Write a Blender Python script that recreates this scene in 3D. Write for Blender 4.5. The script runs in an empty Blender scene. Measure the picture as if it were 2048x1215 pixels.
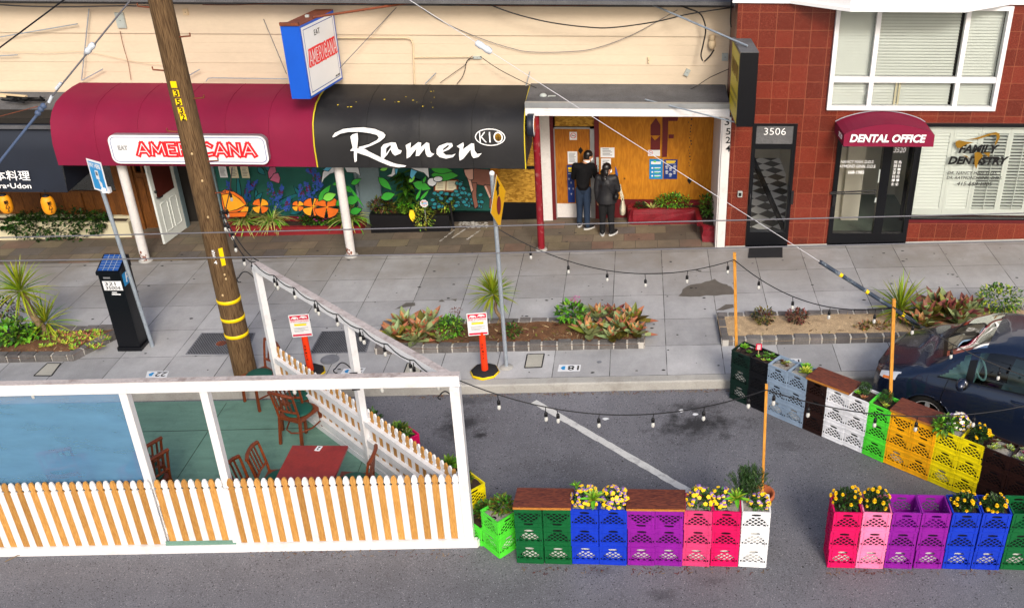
import bpy, bmesh, math, random
from mathutils import Vector, Matrix, Euler
R = math.radians
C = bpy.context.scene
COL = C.collection
rnd = random.Random(7)

# ------------------------------------------------------------------ camera, sky, sun
F_PX, PX0, PY0 = 1953.0, 1270.0, 607.5          # focal length and principal point in pixels of the 2048 x 1215 photo
CAM_H, PITCH, ROLL = 8.34, math.atan((607.5 + 455) / 1953.0), 0.006
_f = Vector((0, math.cos(PITCH), -math.sin(PITCH)))
_u0 = Vector((0, math.sin(PITCH), math.cos(PITCH)))
_r0 = Vector((1, 0, 0))
_u = (_u0 - ROLL * _r0).normalized()
_r = (_r0 + ROLL * _u0).normalized()
CAM = Vector((0, 0, CAM_H))
cam_data = bpy.data.cameras.new('camera')
cam = bpy.data.objects.new('camera', cam_data)
COL.objects.link(cam)
M = Matrix((_r, _u, -_f)).transposed().to_4x4()
M.translation = CAM
cam.matrix_world = M
cam_data.sensor_width = 36.0
cam_data.lens = 36.0 * F_PX / 2048.0
cam_data.shift_x = -(PX0 - 1024.0) / 2048.0
cam_data.clip_end = 1000
C.camera = cam

SUN_EL, SUN_AZ = 35, 17        # the soft sun stands behind the camera, a little to the right
w = bpy.data.worlds.new('World')
C.world = w
w.use_nodes = True
nt = w.node_tree
bg = nt.nodes['Background']
sky = nt.nodes.new('ShaderNodeTexSky')
sky.sky_type = 'NISHITA'
sky.sun_disc = False
sky.sun_elevation = R(SUN_EL)
sky.sun_rotation = R(180 - SUN_AZ)
sky.dust_density = 4.0
sky.ozone_density = 0.6
nt.links.new(sky.outputs[0], bg.inputs[0])
bg.inputs[1].default_value = 0.12
sd = bpy.data.lights.new('sun', 'SUN')
sd.energy = 1.5
sd.angle = R(15)
sd.color = (1.0, 0.95, 0.88)
so = bpy.data.objects.new('sun', sd)
COL.objects.link(so)
sdir = Vector((math.sin(R(SUN_AZ)) * math.cos(R(SUN_EL)), -math.cos(R(SUN_AZ)) * math.cos(R(SUN_EL)), math.sin(R(SUN_EL))))
so.rotation_euler = sdir.to_track_quat('Z', 'Y').to_euler()
so.location = (0, -20, 30)
C.view_settings.view_transform = 'Standard'
C.view_settings.look = 'None'
C.view_settings.exposure = 0.63
C.view_settings.gamma = 1

# ------------------------------------------------------------------ measuring helpers: a photo pixel on a known plane gives a place in metres
GR = 0.033                                     # the street climbs to the right
KERB_Y, WALL_Y, FRONT_Y, SHOP_Y = 12.55, 18.4, 17.25, 18.9
def ray(x, y): return _f + _r * ((x - PX0) / F_PX) - _u * ((y - PY0) / F_PX)
def G(x, y, lift=0.0):
    d = ray(x, y); t = (lift - CAM_H) / (d.z - GR * d.x); return CAM + d * t
def W(x, y, Y):
    d = ray(x, y); return CAM + d * (Y / d.y)
def Z(x, y, z):
    d = ray(x, y); return CAM + d * ((z - CAM_H) / d.z)
def road(x): return GR * x
def walk(x): return GR * x + 0.155

# ------------------------------------------------------------------ materials
def srgb(h, k=1.0):
    h = h.lstrip('#'); o = []
    for i in (0, 2, 4):
        c = int(h[i:i + 2], 16) / 255.0
        c = c / 12.92 if c <= 0.04045 else ((c + 0.055) / 1.055) ** 2.4
        o.append(c * k)
    return (o[0], o[1], o[2], 1)
class NT:
    def __init__(s, name):
        s.m = bpy.data.materials.new(name); s.m.use_nodes = True
        s.t = s.m.node_tree; s.b = s.t.nodes['Principled BSDF']; s.out = s.t.nodes['Material Output']
    def n(s, kind, **kw):
        x = s.t.nodes.new('ShaderNode' + kind)
        for k, v in kw.items():
            if k.startswith('i'):
                x.inputs[int(k[1:])].default_value = v
            else: setattr(x, k, v)
        return x
    def l(s, a, b): s.t.links.new(a, b)
    def pos(s): return s.n('NewGeometry').outputs['Position']
    def obj(s): return s.n('TexCoord').outputs['Object']
    def math(s, op, a, b=None):
        x = s.n('Math', operation=op)
        for i, q in enumerate((a, b)):
            if q is None: continue
            if isinstance(q, (int, float)): x.inputs[i].default_value = q
            else: s.l(q, x.inputs[i])
        return x.outputs[0]
    def noise(s, vec, scale, detail=4, rough=0.55, stretch=None):
        if stretch:
            mp = s.n('Mapping'); mp.inputs['Scale'].default_value = stretch; s.l(vec, mp.inputs[0]); vec = mp.outputs[0]
        x = s.n('TexNoise'); x.inputs['Scale'].default_value = scale; x.inputs['Detail'].default_value = detail; x.inputs['Roughness'].default_value = rough
        s.l(vec, x.inputs['Vector']); return x.outputs['Fac']
    def rng(s, v, a, b, c, d):
        x = s.n('MapRange'); x.inputs[1].default_value = a; x.inputs[2].default_value = b; x.inputs[3].default_value = c; x.inputs[4].default_value = d
        s.l(v, x.inputs[0]); return x.outputs[0]
    def mix(s, fac, a, b, mode='MIX'):
        x = s.n('Mix', data_type='RGBA', blend_type=mode)
        for sock, q in ((x.inputs[0], fac), (x.inputs[6], a), (x.inputs[7], b)):
            if isinstance(q, (int, float)): sock.default_value = q
            elif isinstance(q, tuple): sock.default_value = q
            else: s.l(q, sock)
        return x.outputs[2]
    def val(s, col, v):            # brightness of a colour times v
        x = s.n('HueSaturation')
        if isinstance(col, tuple): x.inputs['Color'].default_value = col
        else: s.l(col, x.inputs['Color'])
        if isinstance(v, (int, float)): x.inputs['Value'].default_value = v
        else: s.l(v, x.inputs['Value'])
        return x.outputs[0]
    def bump(s, h, strength, dist=0.01):
        x = s.n('Bump'); x.inputs['Strength'].default_value = strength; x.inputs['Distance'].default_value = dist
        s.l(h, x.inputs['Height']); s.l(x.outputs[0], s.b.inputs['Normal'])
    def col(s, c):
        if isinstance(c, tuple): s.b.inputs['Base Color'].default_value = c
        else: s.l(c, s.b.inputs['Base Color'])
    def set(s, rough=0.6, metal=0.0, spec=0.5, coat=0.0):
        s.b.inputs['Roughness'].default_value = rough; s.b.inputs['Metallic'].default_value = metal
        s.b.inputs['Specular IOR Level'].default_value = spec; s.b.inputs['Coat Weight'].default_value = coat
MATS = {}
def mat(name, c, rough=0.6, var=0.1, vs=3.0, fine=0.0, fs=60, isl=0.0, hue=0.0, bump=0.0, bs=80, metal=0.0, spec=0.4, coat=0.0, stretch=None, dirt=None, dirt_amt=0.0, dirt_s=2.0):
    q = NT(name); P = q.pos()
    v = q.rng(q.noise(P, vs, 5, 0.6, stretch), 0.3, 0.7, 1 - var, 1 + var)
    if fine: v = q.math('MULTIPLY', v, q.rng(q.noise(P, fs, 2, 0.6, stretch), 0.3, 0.7, 1 - fine, 1 + fine))
    col = c
    if isl or hue:
        ri = q.n('NewGeometry').outputs['Random Per Island']
        if isl: v = q.math('MULTIPLY', v, q.rng(ri, 0, 1, 1 - isl, 1 + isl))
        if hue:
            h = q.n('HueSaturation'); h.inputs['Color'].default_value = c
            q.l(q.rng(q.math('FRACT', q.math('MULTIPLY', ri, 7.31)), 0, 1, 0.5 - hue, 0.5 + hue), h.inputs['Hue']); col = h.outputs[0]
    col = q.val(col, v)
    if dirt:
        d = q.rng(q.noise(P, dirt_s, 8, 0.7), 0.52, 0.72, 0, dirt_amt); col = q.mix(d, col, dirt)
    q.col(col); q.set(rough, metal, spec, coat)
    if bump: q.bump(q.noise(P, bs, 3, 0.6, stretch), bump)
    MATS[name] = q.m
    return q.m
def grain(name, c1, c2, axis_scale, rough=0.55, ws=6.0, isl=0.15, knots=False, spec=0.3, bump=0.15, objspace=False):
    """wood: stretched noise warps a band pattern between two tones"""
    q = NT(name); P = q.obj() if objspace else q.pos()
    ri = q.n('NewGeometry').outputs['Random Per Island']
    off = q.n('CombineXYZ'); q.l(q.math('MULTIPLY', ri, 37.0), off.inputs[0]); q.l(q.math('MULTIPLY', ri, 19.0), off.inputs[1])
    va = q.n('VectorMath', operation='ADD'); q.l(P, va.inputs[0]); q.l(off.outputs[0], va.inputs[1])
    mp = q.n('Mapping'); mp.inputs['Scale'].default_value = axis_scale; q.l(va.outputs[0], mp.inputs[0])
    n1 = q.noise(mp.outputs[0], ws, 3, 0.5)
    wv = q.math('FRACT', q.math('MULTIPLY', n1, 9.0))
    wv = q.math('ABSOLUTE', q.math('SUBTRACT', wv, 0.5))
    n2 = q.noise(mp.outputs[0], ws * 9, 3, 0.6)
    fac = q.math('ADD', q.math('MULTIPLY', wv, 1.2), q.math('MULTIPLY', q.math('SUBTRACT', n2, 0.5), 0.9))
    col = q.mix(fac, c1, c2)
    v = q.math('MULTIPLY', q.rng(ri, 0, 1, 1 - isl, 1 + isl), q.rng(q.noise(P, 1.7, 3), 0.3, 0.7, 0.88, 1.12))
    col = q.val(col, v)
    if knots:
        vo = q.n('TexVoronoi'); vo.inputs['Scale'].default_value = 2.6; q.l(va.outputs[0], vo.inputs['Vector'])
        k = q.rng(vo.outputs['Distance'], 0.03, 0.075, 0.8, 0.0); col = q.mix(k, col, srgb('2a1208'))
    q.col(col); q.set(rough, 0, spec)
    if bump: q.bump(fac, bump, 0.003)
    MATS[name] = q.m
    return q.m
mat('white_paint', srgb('f4f4f6', .79), .5, .03, 1.5, .03, 40, dirt=srgb('a09a90'), dirt_amt=.4, dirt_s=4)
mat('white_plain', srgb('f2f3f5', .88), .45, .02)
mat('white_vinyl', srgb('e9eee9', .85), .4, .03, 2)
mat('white_worn', srgb('e6e2df', .82), .6, .06, 2.5, .05, 30, dirt=srgb('948880'), dirt_amt=.3, dirt_s=5)
mat('weathered_top', srgb('cfc3bf', .75), .8, .15, 3, .2, 30, dirt=srgb('76655c'), dirt_amt=.8, dirt_s=6, stretch=(1, 4, 1))
mat('letter_white', srgb('ffffff', .9), .4, 0.0)
mat('letter_black', srgb('101012'), .4, 0.0)
mat('letter_red', srgb('e8202a', .95), .45, .02)
mat('letter_blue', srgb('2a4fa0', .9), .45, .02)
mat('letter_maroon', srgb('5e1414'), .6, .1)
mat('sign_blue', srgb('0f55c4', .95), .45, .06, 2)
mat('pay_blue', srgb('2b93d2', .9), .4, .04)
mat('rust', srgb('7a4028'), .8, .25, 4, .2, 40, dirt=srgb('4a2a1c'), dirt_amt=.6, dirt_s=5)
mat('maroon_canvas', srgb('860036', .8), .78, .10, 1.3, .05, 300, bump=.05, bs=300, dirt=srgb('6c0f36'), dirt_amt=.35, dirt_s=1.4)
mat('black_canvas', srgb('18181b', .9), .6, .25, 1.4, .12, 250, bump=.05, bs=300, spec=.4, dirt=srgb('4c4b48'), dirt_amt=.25, dirt_s=1.6, stretch=(1, 2, .4))
mat('navy_canvas', srgb('151d2c', .9), .5, .15, 1.5, .05, 200, spec=.5)
mat('yellow_piping', srgb('c8b428'), .6)
mat('roof_tar', srgb('5a5a5c'), .85, .2, 2.5, .2, 50, dirt=srgb('3a3a3c'), dirt_amt=.7, dirt_s=1.5)
mat('flashing', srgb('a9adb0', .9), .35, .12, 3, metal=.5)
mat('dark_iron', srgb('16161a'), .5, .05)
mat('black_plastic', srgb('0c0c10'), .45, .1)
mat('black_paint', srgb('07090f'), .35, .15, 2, spec=.4)
mat('galvanised', srgb('a7b2bd', .85), .45, .12, 12, .08, 60, metal=.35)
mat('grey_box', srgb('b4bcb8', .85), .5, .1)
mat('cable_black', srgb('101014'), .5, 0)
mat('wire_grey', srgb('66666c'), .5, .05)
mat('wire_white', srgb('c9cbd2'), .5, .05)
mat('porcelain', srgb('d4dce6', .9), .25, .03)
mat('bulb_glass', srgb('cfd0cc', .85), .12, .02, spec=.8)
mat('red_pipe', srgb('7a0f1e'), .45, .12, 3, .1, 40, dirt=srgb('b9a8a0'), dirt_amt=.4, dirt_s=9)
mat('maroon_stone', srgb('74101f'), .5, .25, 5, .15, 40, bump=.6, bs=9, spec=.5)
mat('dark_red_trim', srgb('5c0f16'), .5, .12)
mat('red_band', srgb('7c1a20'), .6, .15)
mat('mural_teal', srgb('1d6258', .9), .6, .10, 1.5, .05, 20)
mat('mural_grey', srgb('7a8e96', .85), .65, .08, 1.2, .04, 20)
for nm, h in (('paint_orange', 'e06a14'), ('paint_amber', 'eda21c'), ('paint_blue', '2c4da8'), ('paint_plum', '5d1640'), ('paint_leaf', '2f9a2c'), ('paint_lime', '7ad04a'), ('paint_dark', '0a1414'), ('paint_white', 'd5dade'), ('paint_sky', '5cb4d8'), ('paint_brown', '74483a'), ('paint_tan', 'b98f7e'), ('paint_sage', '14707a'), ('paint_rose', 'b05a78')):
    mat(nm, srgb(h, .9), .6, .10, 6)
mat('lantern_orange', srgb('f09a10', .95), .55, .08, 4)
mat('notice_white', srgb('e6e8ea', .88), .6, .03)
mat('notice_cream', srgb('d8d0b0', .85), .6, .04)
mat('print_grey', srgb('6e7074'), .6, 0)
mat('poster_blue', srgb('1b86c0', .9), .4, .04)
mat('poster_navy', srgb('12327a', .9), .4, .04)
mat('yellow_sign', srgb('f0b400', .95), .45, .03)
mat('yellow_face', srgb('d8c010', .9), .45, .08)
mat('warn_yellow', srgb('f7d000', .95), .45, .03)
mat('sign_red', srgb('d01040', .9), .5, .03)
mat('delineator', srgb('f03c10', .95), .45, .06)
mat('rubber', srgb('202022'), .8, .15, 8, .1, 60)
mat('solar', srgb('274f92', .9), .2, .08)
mat('box_lid', srgb('b5b2a6', .85), .8, .08, 4, .08, 60)
mat('grate', srgb('75777d'), .7, .15, 6)
mat('soil', srgb('3a2a22'), .95, .3, 12, .3, 60, bump=.8, bs=60)
mat('gravel', srgb('b59d7c', .95), .95, .2, 10, .35, 70, bump=1.0, bs=70, dirt=srgb('5a4028'), dirt_amt=.5, dirt_s=3)
mat('leaf_litter', srgb('6b4a30'), .95, .35, 8, .3, 50, bump=1.0, bs=50)
mat('white_gravel', srgb('a9a49c', .85), .95, .3, 40, .3, 120, bump=1.0, bs=90)
mat('edging_stone', srgb('6e6a68', .8), .85, .22, 6, .15, 40, isl=.3, hue=.03, bump=.5, bs=25)
mat('mortar', srgb('c4c0b8', .85), .9, .1)
mat('leaf_cord', srgb('8a9a1e', .9), .5, .1, 6, isl=.35, hue=.035, spec=.4)
mat('leaf_dark', srgb('2a4a12', .9), .5, .15, 6, isl=.45, hue=.03, spec=.4)
mat('leaf_mid', srgb('4d7a1c', .9), .5, .15, 6, isl=.4, hue=.03, spec=.4)
mat('leaf_bright', srgb('75b02c', .9), .5, .12, 6, isl=.35, hue=.03, spec=.4)
mat('leaf_lime', srgb('a9b83c', .9), .5, .12, 6, isl=.3, hue=.03)
mat('leaf_olive', srgb('6d6a20', .9), .55, .15, 6, isl=.45, hue=.05)
mat('leaf_stripe', srgb('b9bd6a', .9), .5, .1, 6, isl=.35, hue=.04)
mat('leaf_black', srgb('1c2b12'), .5, .2, 6, isl=.5, hue=.04)
mat('rosemary', srgb('2c4a1c', .9), .6, .15, 6, isl=.4, hue=.03)
mat('leaf_bronze', srgb('5a3420'), .55, .2, 6, isl=.45, hue=.05)
mat('aloe_green', srgb('8d9c68', .9), .45, .12, 6, isl=.2, hue=.03)
mat('aloe_orange', srgb('a8704a', .9), .45, .15, 6, isl=.3, hue=.03)
mat('aloe_red', srgb('7c463a', .9), .45, .15, 6, isl=.3, hue=.03)
mat('petal_yellow', srgb('f6c80c', .95), .55, .06, 8, isl=.15)
mat('petal_purple', srgb('8a6aa8', .9), .55, .08, 8, isl=.25, hue=.03)
mat('petal_white', srgb('ece8dc', .9), .55, .05, 8, isl=.1)
mat('petal_pink', srgb('c84a9a', .9), .55, .08, 8, isl=.25)
mat('petal_orange', srgb('d8661c', .9), .55, .08, 8, isl=.25)
mat('bark', srgb('8a7456', .85), .9, .2, 8, .2, 40, bump=.5, bs=40, stretch=(1, 1, 3))
mat('skin', srgb('c08a68', .85), .55, .04)
mat('hair', srgb('120d0c'), .35, .2, 20, spec=.5)
mat('jacket_black', srgb('0a0a0d'), .85, .2, 8, spec=.2)
mat('puffer', srgb('121217'), .6, .2, 8, spec=.5)
mat('denim', srgb('1c2c42'), .85, .2, 8, .2, 90)
mat('trousers', srgb('0c0c0f'), .85, .2, 8)
mat('shoe_black', srgb('101014'), .6, .1)
mat('sole', srgb('d8d8d6', .85), .6, .05)
mat('tote', srgb('d8d0b8', .85), .8, .1, 8)
mat('screen_film', srgb('4f82a8', .9), .3, .08, 1.2)
mat('chair_seat', srgb('0f5246', .9), .6, .1)
mat('table_red', srgb('8e2a20', .85), .35, .22, 4, .1, 30, spec=.5, dirt=srgb('7a3a55'), dirt_amt=.3, dirt_s=3)
mat('deck_green', srgb('6a9080', .85), .7, .12, 1.5, .10, 30, dirt=srgb('33473f'), dirt_amt=.35, dirt_s=5, stretch=(1, 6, 1))
mat('alloy', srgb('c4c6cc', .9), .3, .05, metal=.5)
mat('tyre', srgb('0b0b0c'), .75, .1)
mat('car_trim', srgb('08080a'), .35, .05)
mat('headlamp', srgb('d8dce2', .9), .08, .05, spec=.9)
mat('amber_lens', srgb('f07a10', .95), .15, .03, spec=.8)
mat('seat_fabric', srgb('7c8486'), .8, .1)
mat('clay', srgb('b5623a', .85), .8, .1)
mat('inside_wall', srgb('dcd6c6', .9), .7, .05)
mat('inside_floor', srgb('6d7a6c', .85), .5, .1, 3, .1, 40)
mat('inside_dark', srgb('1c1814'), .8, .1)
mat('dark_red_wall', srgb('4a1a12'), .5, .1)
mat('sandbag', srgb('e4e4e0', .88), .75, .08, 10, bump=.5, bs=14)
mat('stain_wet', srgb('6b665f', .8), .6, .12, 6)
mat('gum', srgb('2c2b2b'), .7, .1)
mat('gold', srgb('8a6614', .9), .4, .1)
mat('grime_white', srgb('d9d6cf', .8), .9, .2, 10, .2, 60, bump=.5, bs=30)
grain('redwood', srgb('48201a'), srgb('8c4a30'), (1.2, 9, 9), .5, 2.2, .2, True, .35, .15, True)
grain('redwood_edge', srgb('a5672a', .9), srgb('c58a3e', .9), (1.2, 9, 9), .6, 2.2, .1, False, .3, .15, True)
grain('picket_wood', srgb('b47e3c', .85), srgb('dcaa60', .86), (14, 14, 1.3), .6, 1.6, .22, False, .3)
grain('stake_wood', srgb('c8862c', .85), srgb('eaac54', .88), (14, 14, 1.0), .6, 1.6, .1)
grain('pale_wood', srgb('c8a878', .85), srgb('e4cda0', .88), (14, 14, 1.0), .6, 1.6, .1)
grain('chair_wood', srgb('5a260e'), srgb('8c4218'), (9, 9, 2), .35, 3, .25, False, .5, 0)
grain('brown_panel', srgb('5a3414'), srgb('855220'), (10, 10, 1), .6, 1.6, .25)
grain('plywood', srgb('a8680e', .95), srgb('c9861c', .95), (3.0, 3.0, .7), .6, 1.5, .05, True, .3, 0)
grain('plywood_door', srgb('92540c', .95), srgb('b9761c', .95), (4.5, 4.5, .6), .6, 1.8, .05, True, .3, 0)
grain('utility_wood', srgb('42301f'), srgb('8a6f4e'), (16, 16, 0.55), .85, 1.6, 0, False, .2, .7)
def osb():
    q = NT('osb'); P = q.pos(); mp = q.n('Mapping'); mp.inputs['Scale'].default_value = (1, 1, 2.2); q.l(P, mp.inputs[0])
    v = q.n('TexVoronoi'); v.inputs['Scale'].default_value = 16; q.l(mp.outputs[0], v.inputs['Vector'])
    sx = q.n('SeparateColor'); q.l(v.outputs['Color'], sx.inputs[0])
    c = q.mix(sx.outputs[0], srgb('8f6414', .9), srgb('d0a03e', .9)); q.col(c); q.set(.65, 0, .3); MATS['osb'] = q.m
osb()
def lines_mask(q, coord, period, offset, width):
    """1 on grid lines of the given width (metres) along one coordinate"""
    t = q.math('FRACT', q.math('DIVIDE', q.math('SUBTRACT', coord, offset), period))
    d = q.math('MULTIPLY', q.math('MINIMUM', t, q.math('SUBTRACT', 1.0, t)), period)
    return q.math('LESS_THAN', d, width / 2)
def cell_rand(q, P, sx, ox, sy, oy, axis='XY'):
    s = q.n('SeparateXYZ'); q.l(P, s.inputs[0])
    a = q.math('FLOOR', q.math('DIVIDE', q.math('SUBTRACT', s.outputs['X'], ox), sx))
    b = q.math('FLOOR', q.math('DIVIDE', q.math('SUBTRACT', s.outputs[axis[1]], oy), sy))
    cb = q.n('CombineXYZ'); q.l(a, cb.inputs[0]); q.l(b, cb.inputs[1])
    wn = q.n('TexWhiteNoise', noise_dimensions='2D'); q.l(cb.outputs[0], wn.inputs['Vector'])
    return s, wn.outputs['Value'], wn.outputs['Color']
def asphalt():
    q = NT('asphalt'); P = q.pos()
    v = q.math('MULTIPLY', q.rng(q.noise(P, 0.55, 7, 0.65), 0.3, 0.7, 0.74, 1.2), q.rng(q.noise(P, 0.25, 4, 0.6, (.25, 2, 1)), .3, .7, .9, 1.08))
    v = q.math('MULTIPLY', v, q.rng(q.noise(P, 75, 2, 0.7), 0.32, 0.68, 0.6, 1.4))
    c = q.val(srgb('727278', .88), v)
    vo = q.n('TexVoronoi'); vo.inputs['Scale'].default_value = 60; q.l(P, vo.inputs['Vector'])
    sc = q.n('SeparateColor'); q.l(vo.outputs['Color'], sc.inputs[0])
    c = q.mix(q.math('MULTIPLY', q.math('GREATER_THAN', sc.outputs[0], .93), q.math('LESS_THAN', vo.outputs['Distance'], .3)), c, srgb('a9a9ae', .9))
    c = q.mix(q.math('MULTIPLY', q.math('GREATER_THAN', sc.outputs[1], .965), q.math('LESS_THAN', vo.outputs['Distance'], .5)), c, srgb('38383c', .9))
    n = q.noise(P, 3.2, 7, 0.75)
    for (px, py, rx, ry, a) in OIL:       # oil drips where cars stand: their own place and shape
        g = G(px, py)
        s = q.n('SeparateXYZ'); q.l(P, s.inputs[0])
        dx = q.math('DIVIDE', q.math('SUBTRACT', s.outputs['X'], g.x), rx); dy = q.math('DIVIDE', q.math('SUBTRACT', s.outputs['Y'], g.y), ry)
        d = q.math('SQRT', q.math('ADD', q.math('MULTIPLY', dx, dx), q.math('MULTIPLY', dy, dy)))
        d = q.math('ADD', d, q.math('MULTIPLY', q.math('SUBTRACT', n, .5), 3.6))
        c = q.mix(q.rng(d, 0.15, 1.0, a, 0.0), c, srgb('1c1c1e'))
    q.col(c); q.set(.8, 0, .35); q.bump(q.noise(P, 70, 2, .6), .5, .006); MATS['asphalt'] = q.m
OIL = [(1395, 850, .75, .42, .85), (1390, 815, .55, .22, .7), (925, 845, .4, .5, .75), (945, 800, .35, .2, .4), (1330, 1190, .2, .13, .45), (1425, 1160, .22, .12, .3), (1205, 1140, .15, .1, .3), (1100, 930, .7, .3, .25), (1580, 890, .3, .2, .3), (960, 870, .12, .08, .8)]
asphalt()
def concrete():
    q = NT('sidewalk_concrete'); P = q.pos()
    s, r1, rc = cell_rand(q, P, .893, .505, .876, 12.73)
    v = q.math('MULTIPLY', q.rng(r1, 0, 1, .80, 1.12), q.rng(q.noise(P, 1.3, 8, .7), .3, .7, .78, 1.12))
    v = q.math('MULTIPLY', v, q.rng(q.noise(P, 70, 2, .6), .3, .7, .93, 1.07))
    v = q.math('MULTIPLY', v, q.rng(q.noise(P, 5, 5, .7, (1, .3, 1)), .3, .7, .94, 1.06))
    c = q.val(srgb('b4b4b5', .88), v)
    warm = q.rng(s.outputs['Y'], 14.9, 16.6, 0.0, .75)          # the inner flags turn darker and browner
    c = q.mix(q.math('MULTIPLY', warm, q.rng(q.noise(P, .9, 5, .6), .35, .6, .35, 1.0)), c, srgb('8e877d', .78))
    j = q.math('MAXIMUM', lines_mask(q, s.outputs['X'], .893, .505, .013), lines_mask(q, s.outputs['Y'], .876, 12.73, .011))
    c = q.mix(q.math('MULTIPLY', j, q.rng(q.noise(P, 4, 3), .35, .6, .35, .95)), c, srgb('3a3836'))
    q.col(c); q.set(.85, 0, .3); q.bump(q.math('SUBTRACT', q.noise(P, 60, 2, .6), q.math('MULTIPLY', j, 2.0)), .25, .006); MATS['sidewalk_concrete'] = q.m
concrete()
mat('kerb_concrete', srgb('b4b2ac', .82), .85, .12, 1.5, .08, 50, bump=.2, bs=50, dirt=srgb('7c776f'), dirt_amt=.5, dirt_s=2.5)
def flagstone():
    q = NT('flagstone'); P = q.pos()
    mp = q.n('Mapping'); mp.inputs['Scale'].default_value = (1, 1, 1); q.l(P, mp.inputs[0])
    br = q.n('TexBrick'); br.offset = .37; br.squash = .7; br.squash_frequency = 3
    for k, v in (('Scale', 1.0), ('Mortar Size', .006), ('Brick Width', .62), ('Row Height', .34), ('Bias', 0.0)): br.inputs[k].default_value = v
    br.inputs['Color1'].default_value = (0, 0, 0, 1); br.inputs['Color2'].default_value = (1, 1, 1, 1); br.inputs['Mortar'].default_value = (.5, .5, .5, 1)
    sep = q.n('SeparateXYZ'); q.l(P, sep.inputs[0]); cb = q.n('CombineXYZ'); q.l(sep.outputs[0], cb.inputs[0]); q.l(sep.outputs[1], cb.inputs[1]); q.l(cb.outputs[0], br.inputs['Vector'])
    sc = q.n('SeparateColor'); q.l(br.outputs['Color'], sc.inputs[0])
    rp = q.n('ValToRGB'); e = rp.color_ramp; e.interpolation = 'CONSTANT'
    e.elements[0].color = srgb('7a7062', .72); e.elements[1].position = .22; e.elements[1].color = srgb('8c8068', .72)
    for p, h in ((.42, '837464'), (.6, '77706a'), (.72, '92846f'), (.84, '8f7464'), (.93, '6f6456')):
        x = e.elements.new(p); x.color = srgb(h, .72)
    q.l(sc.outputs[0], rp.inputs[0])
    v = q.math('MULTIPLY', q.rng(q.noise(P, 2.2, 7, .65), .3, .7, .75, 1.2), q.rng(q.noise(P, 45, 3, .6), .3, .7, .88, 1.1))
    c = q.val(rp.outputs[0], v)
    c = q.mix(q.rng(q.noise(P, .8, 4, .6), .45, .65, 0, .6), c, srgb('6b6258', .8))
    c = q.mix(q.math('MULTIPLY', br.outputs['Fac'], .75), c, srgb('4a4238'))
    q.col(c); q.set(.8, 0, .3); q.bump(q.noise(P, 25, 4, .6), .3, .008); MATS['flagstone'] = q.m
flagstone()
def siding():
    q = NT('cream_siding'); P = q.pos()
    v = q.math('MULTIPLY', q.rng(q.noise(P, 1.1, 6, .6, (1, 1, 2.5)), .3, .7, .95, 1.04), q.rng(q.noise(P, 30, 3, .6, (.3, 1, 1)), .3, .7, .97, 1.03))
    c = q.val(srgb('ecd9be', .735), v)
    c = q.mix(q.rng(q.noise(P, 2.6, 8, .75, (3, 1, .35)), .6, .8, 0, .16), c, srgb('b89a70', .9))
    q.col(c); q.set(.6, 0, .35); MATS['cream_siding'] = q.m
siding()
def tiles():
    q = NT('red_granite_tile'); P = q.pos()
    s, r1, rc = cell_rand(q, P, .305, 2.434, .3045, 2.88 - .3045 * 9, 'XZ')
    v = q.math('MULTIPLY', q.rng(r1, 0, 1, .72, 1.2), q.rng(q.noise(P, 130, 2, .8), .3, .7, .55, 1.5))
    c = q.val(srgb('702a1c', .85), v)
    c = q.mix(q.math('GREATER_THAN', q.noise(P, 190, 1, .5), .68), c, srgb('b0705c', .9))
    j = q.math('MAXIMUM', lines_mask(q, s.outputs['X'], .305, 2.434, .008), lines_mask(q, s.outputs['Z'], .3045, 2.88 - .3045 * 9, .008))
    c = q.mix(j, c, srgb('a8664c', .7)); q.col(c)
    q.set(.28, 0, .4); MATS['red_granite_tile'] = q.m
tiles()
def checker():
    q = NT('checker_tile'); P = q.pos(); mp = q.n('Mapping'); mp.inputs['Rotation'].default_value = (0, 0, R(45)); q.l(P, mp.inputs[0])
    s = q.n('SeparateXYZ'); q.l(mp.outputs[0], s.inputs[0]); cb = q.n('CombineXYZ'); q.l(s.outputs[0], cb.inputs[0]); q.l(s.outputs[1], cb.inputs[1])
    ck = q.n('TexChecker'); ck.inputs['Scale'].default_value = 3.3; ck.inputs[1].default_value = srgb('f0eee8', .9); ck.inputs[2].default_value = srgb('26221f')
    q.l(cb.outputs[0], ck.inputs['Vector']); q.col(ck.outputs[0]); q.set(.3); MATS['checker_tile'] = q.m
checker()
def glass(name, tint, gloss, rough=.02, trans=None):
    m = bpy.data.materials.new(name); m.use_nodes = True; t = m.node_tree; t.nodes.clear()
    o = t.nodes.new('ShaderNodeOutputMaterial'); mx = t.nodes.new('ShaderNodeMixShader'); a = t.nodes.new('ShaderNodeBsdfTransparent'); b = t.nodes.new('ShaderNodeBsdfGlossy')
    fr = t.nodes.new('ShaderNodeFresnel'); fr.inputs[0].default_value = 1.5
    ad = t.nodes.new('ShaderNodeMath'); ad.operation = 'ADD'; ad.inputs[1].default_value = gloss; t.links.new(fr.outputs[0], ad.inputs[0])
    a.inputs[0].default_value = tint; b.inputs[1].default_value = rough
    t.links.new(ad.outputs[0], mx.inputs[0]); t.links.new(a.outputs[0], mx.inputs[1]); t.links.new(b.outputs[0], mx.inputs[2]); t.links.new(mx.outputs[0], o.inputs[0]); MATS[name] = m
glass('window_glass', (.96, .98, .97, 1), -.02)
glass('door_glass', (.97, .98, .97, 1), .0)
glass('car_glass', (.55, .78, .76, 1), .03, .015)
glass('clear_bulb', (.95, .93, .88, 1), .12, .05)
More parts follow.
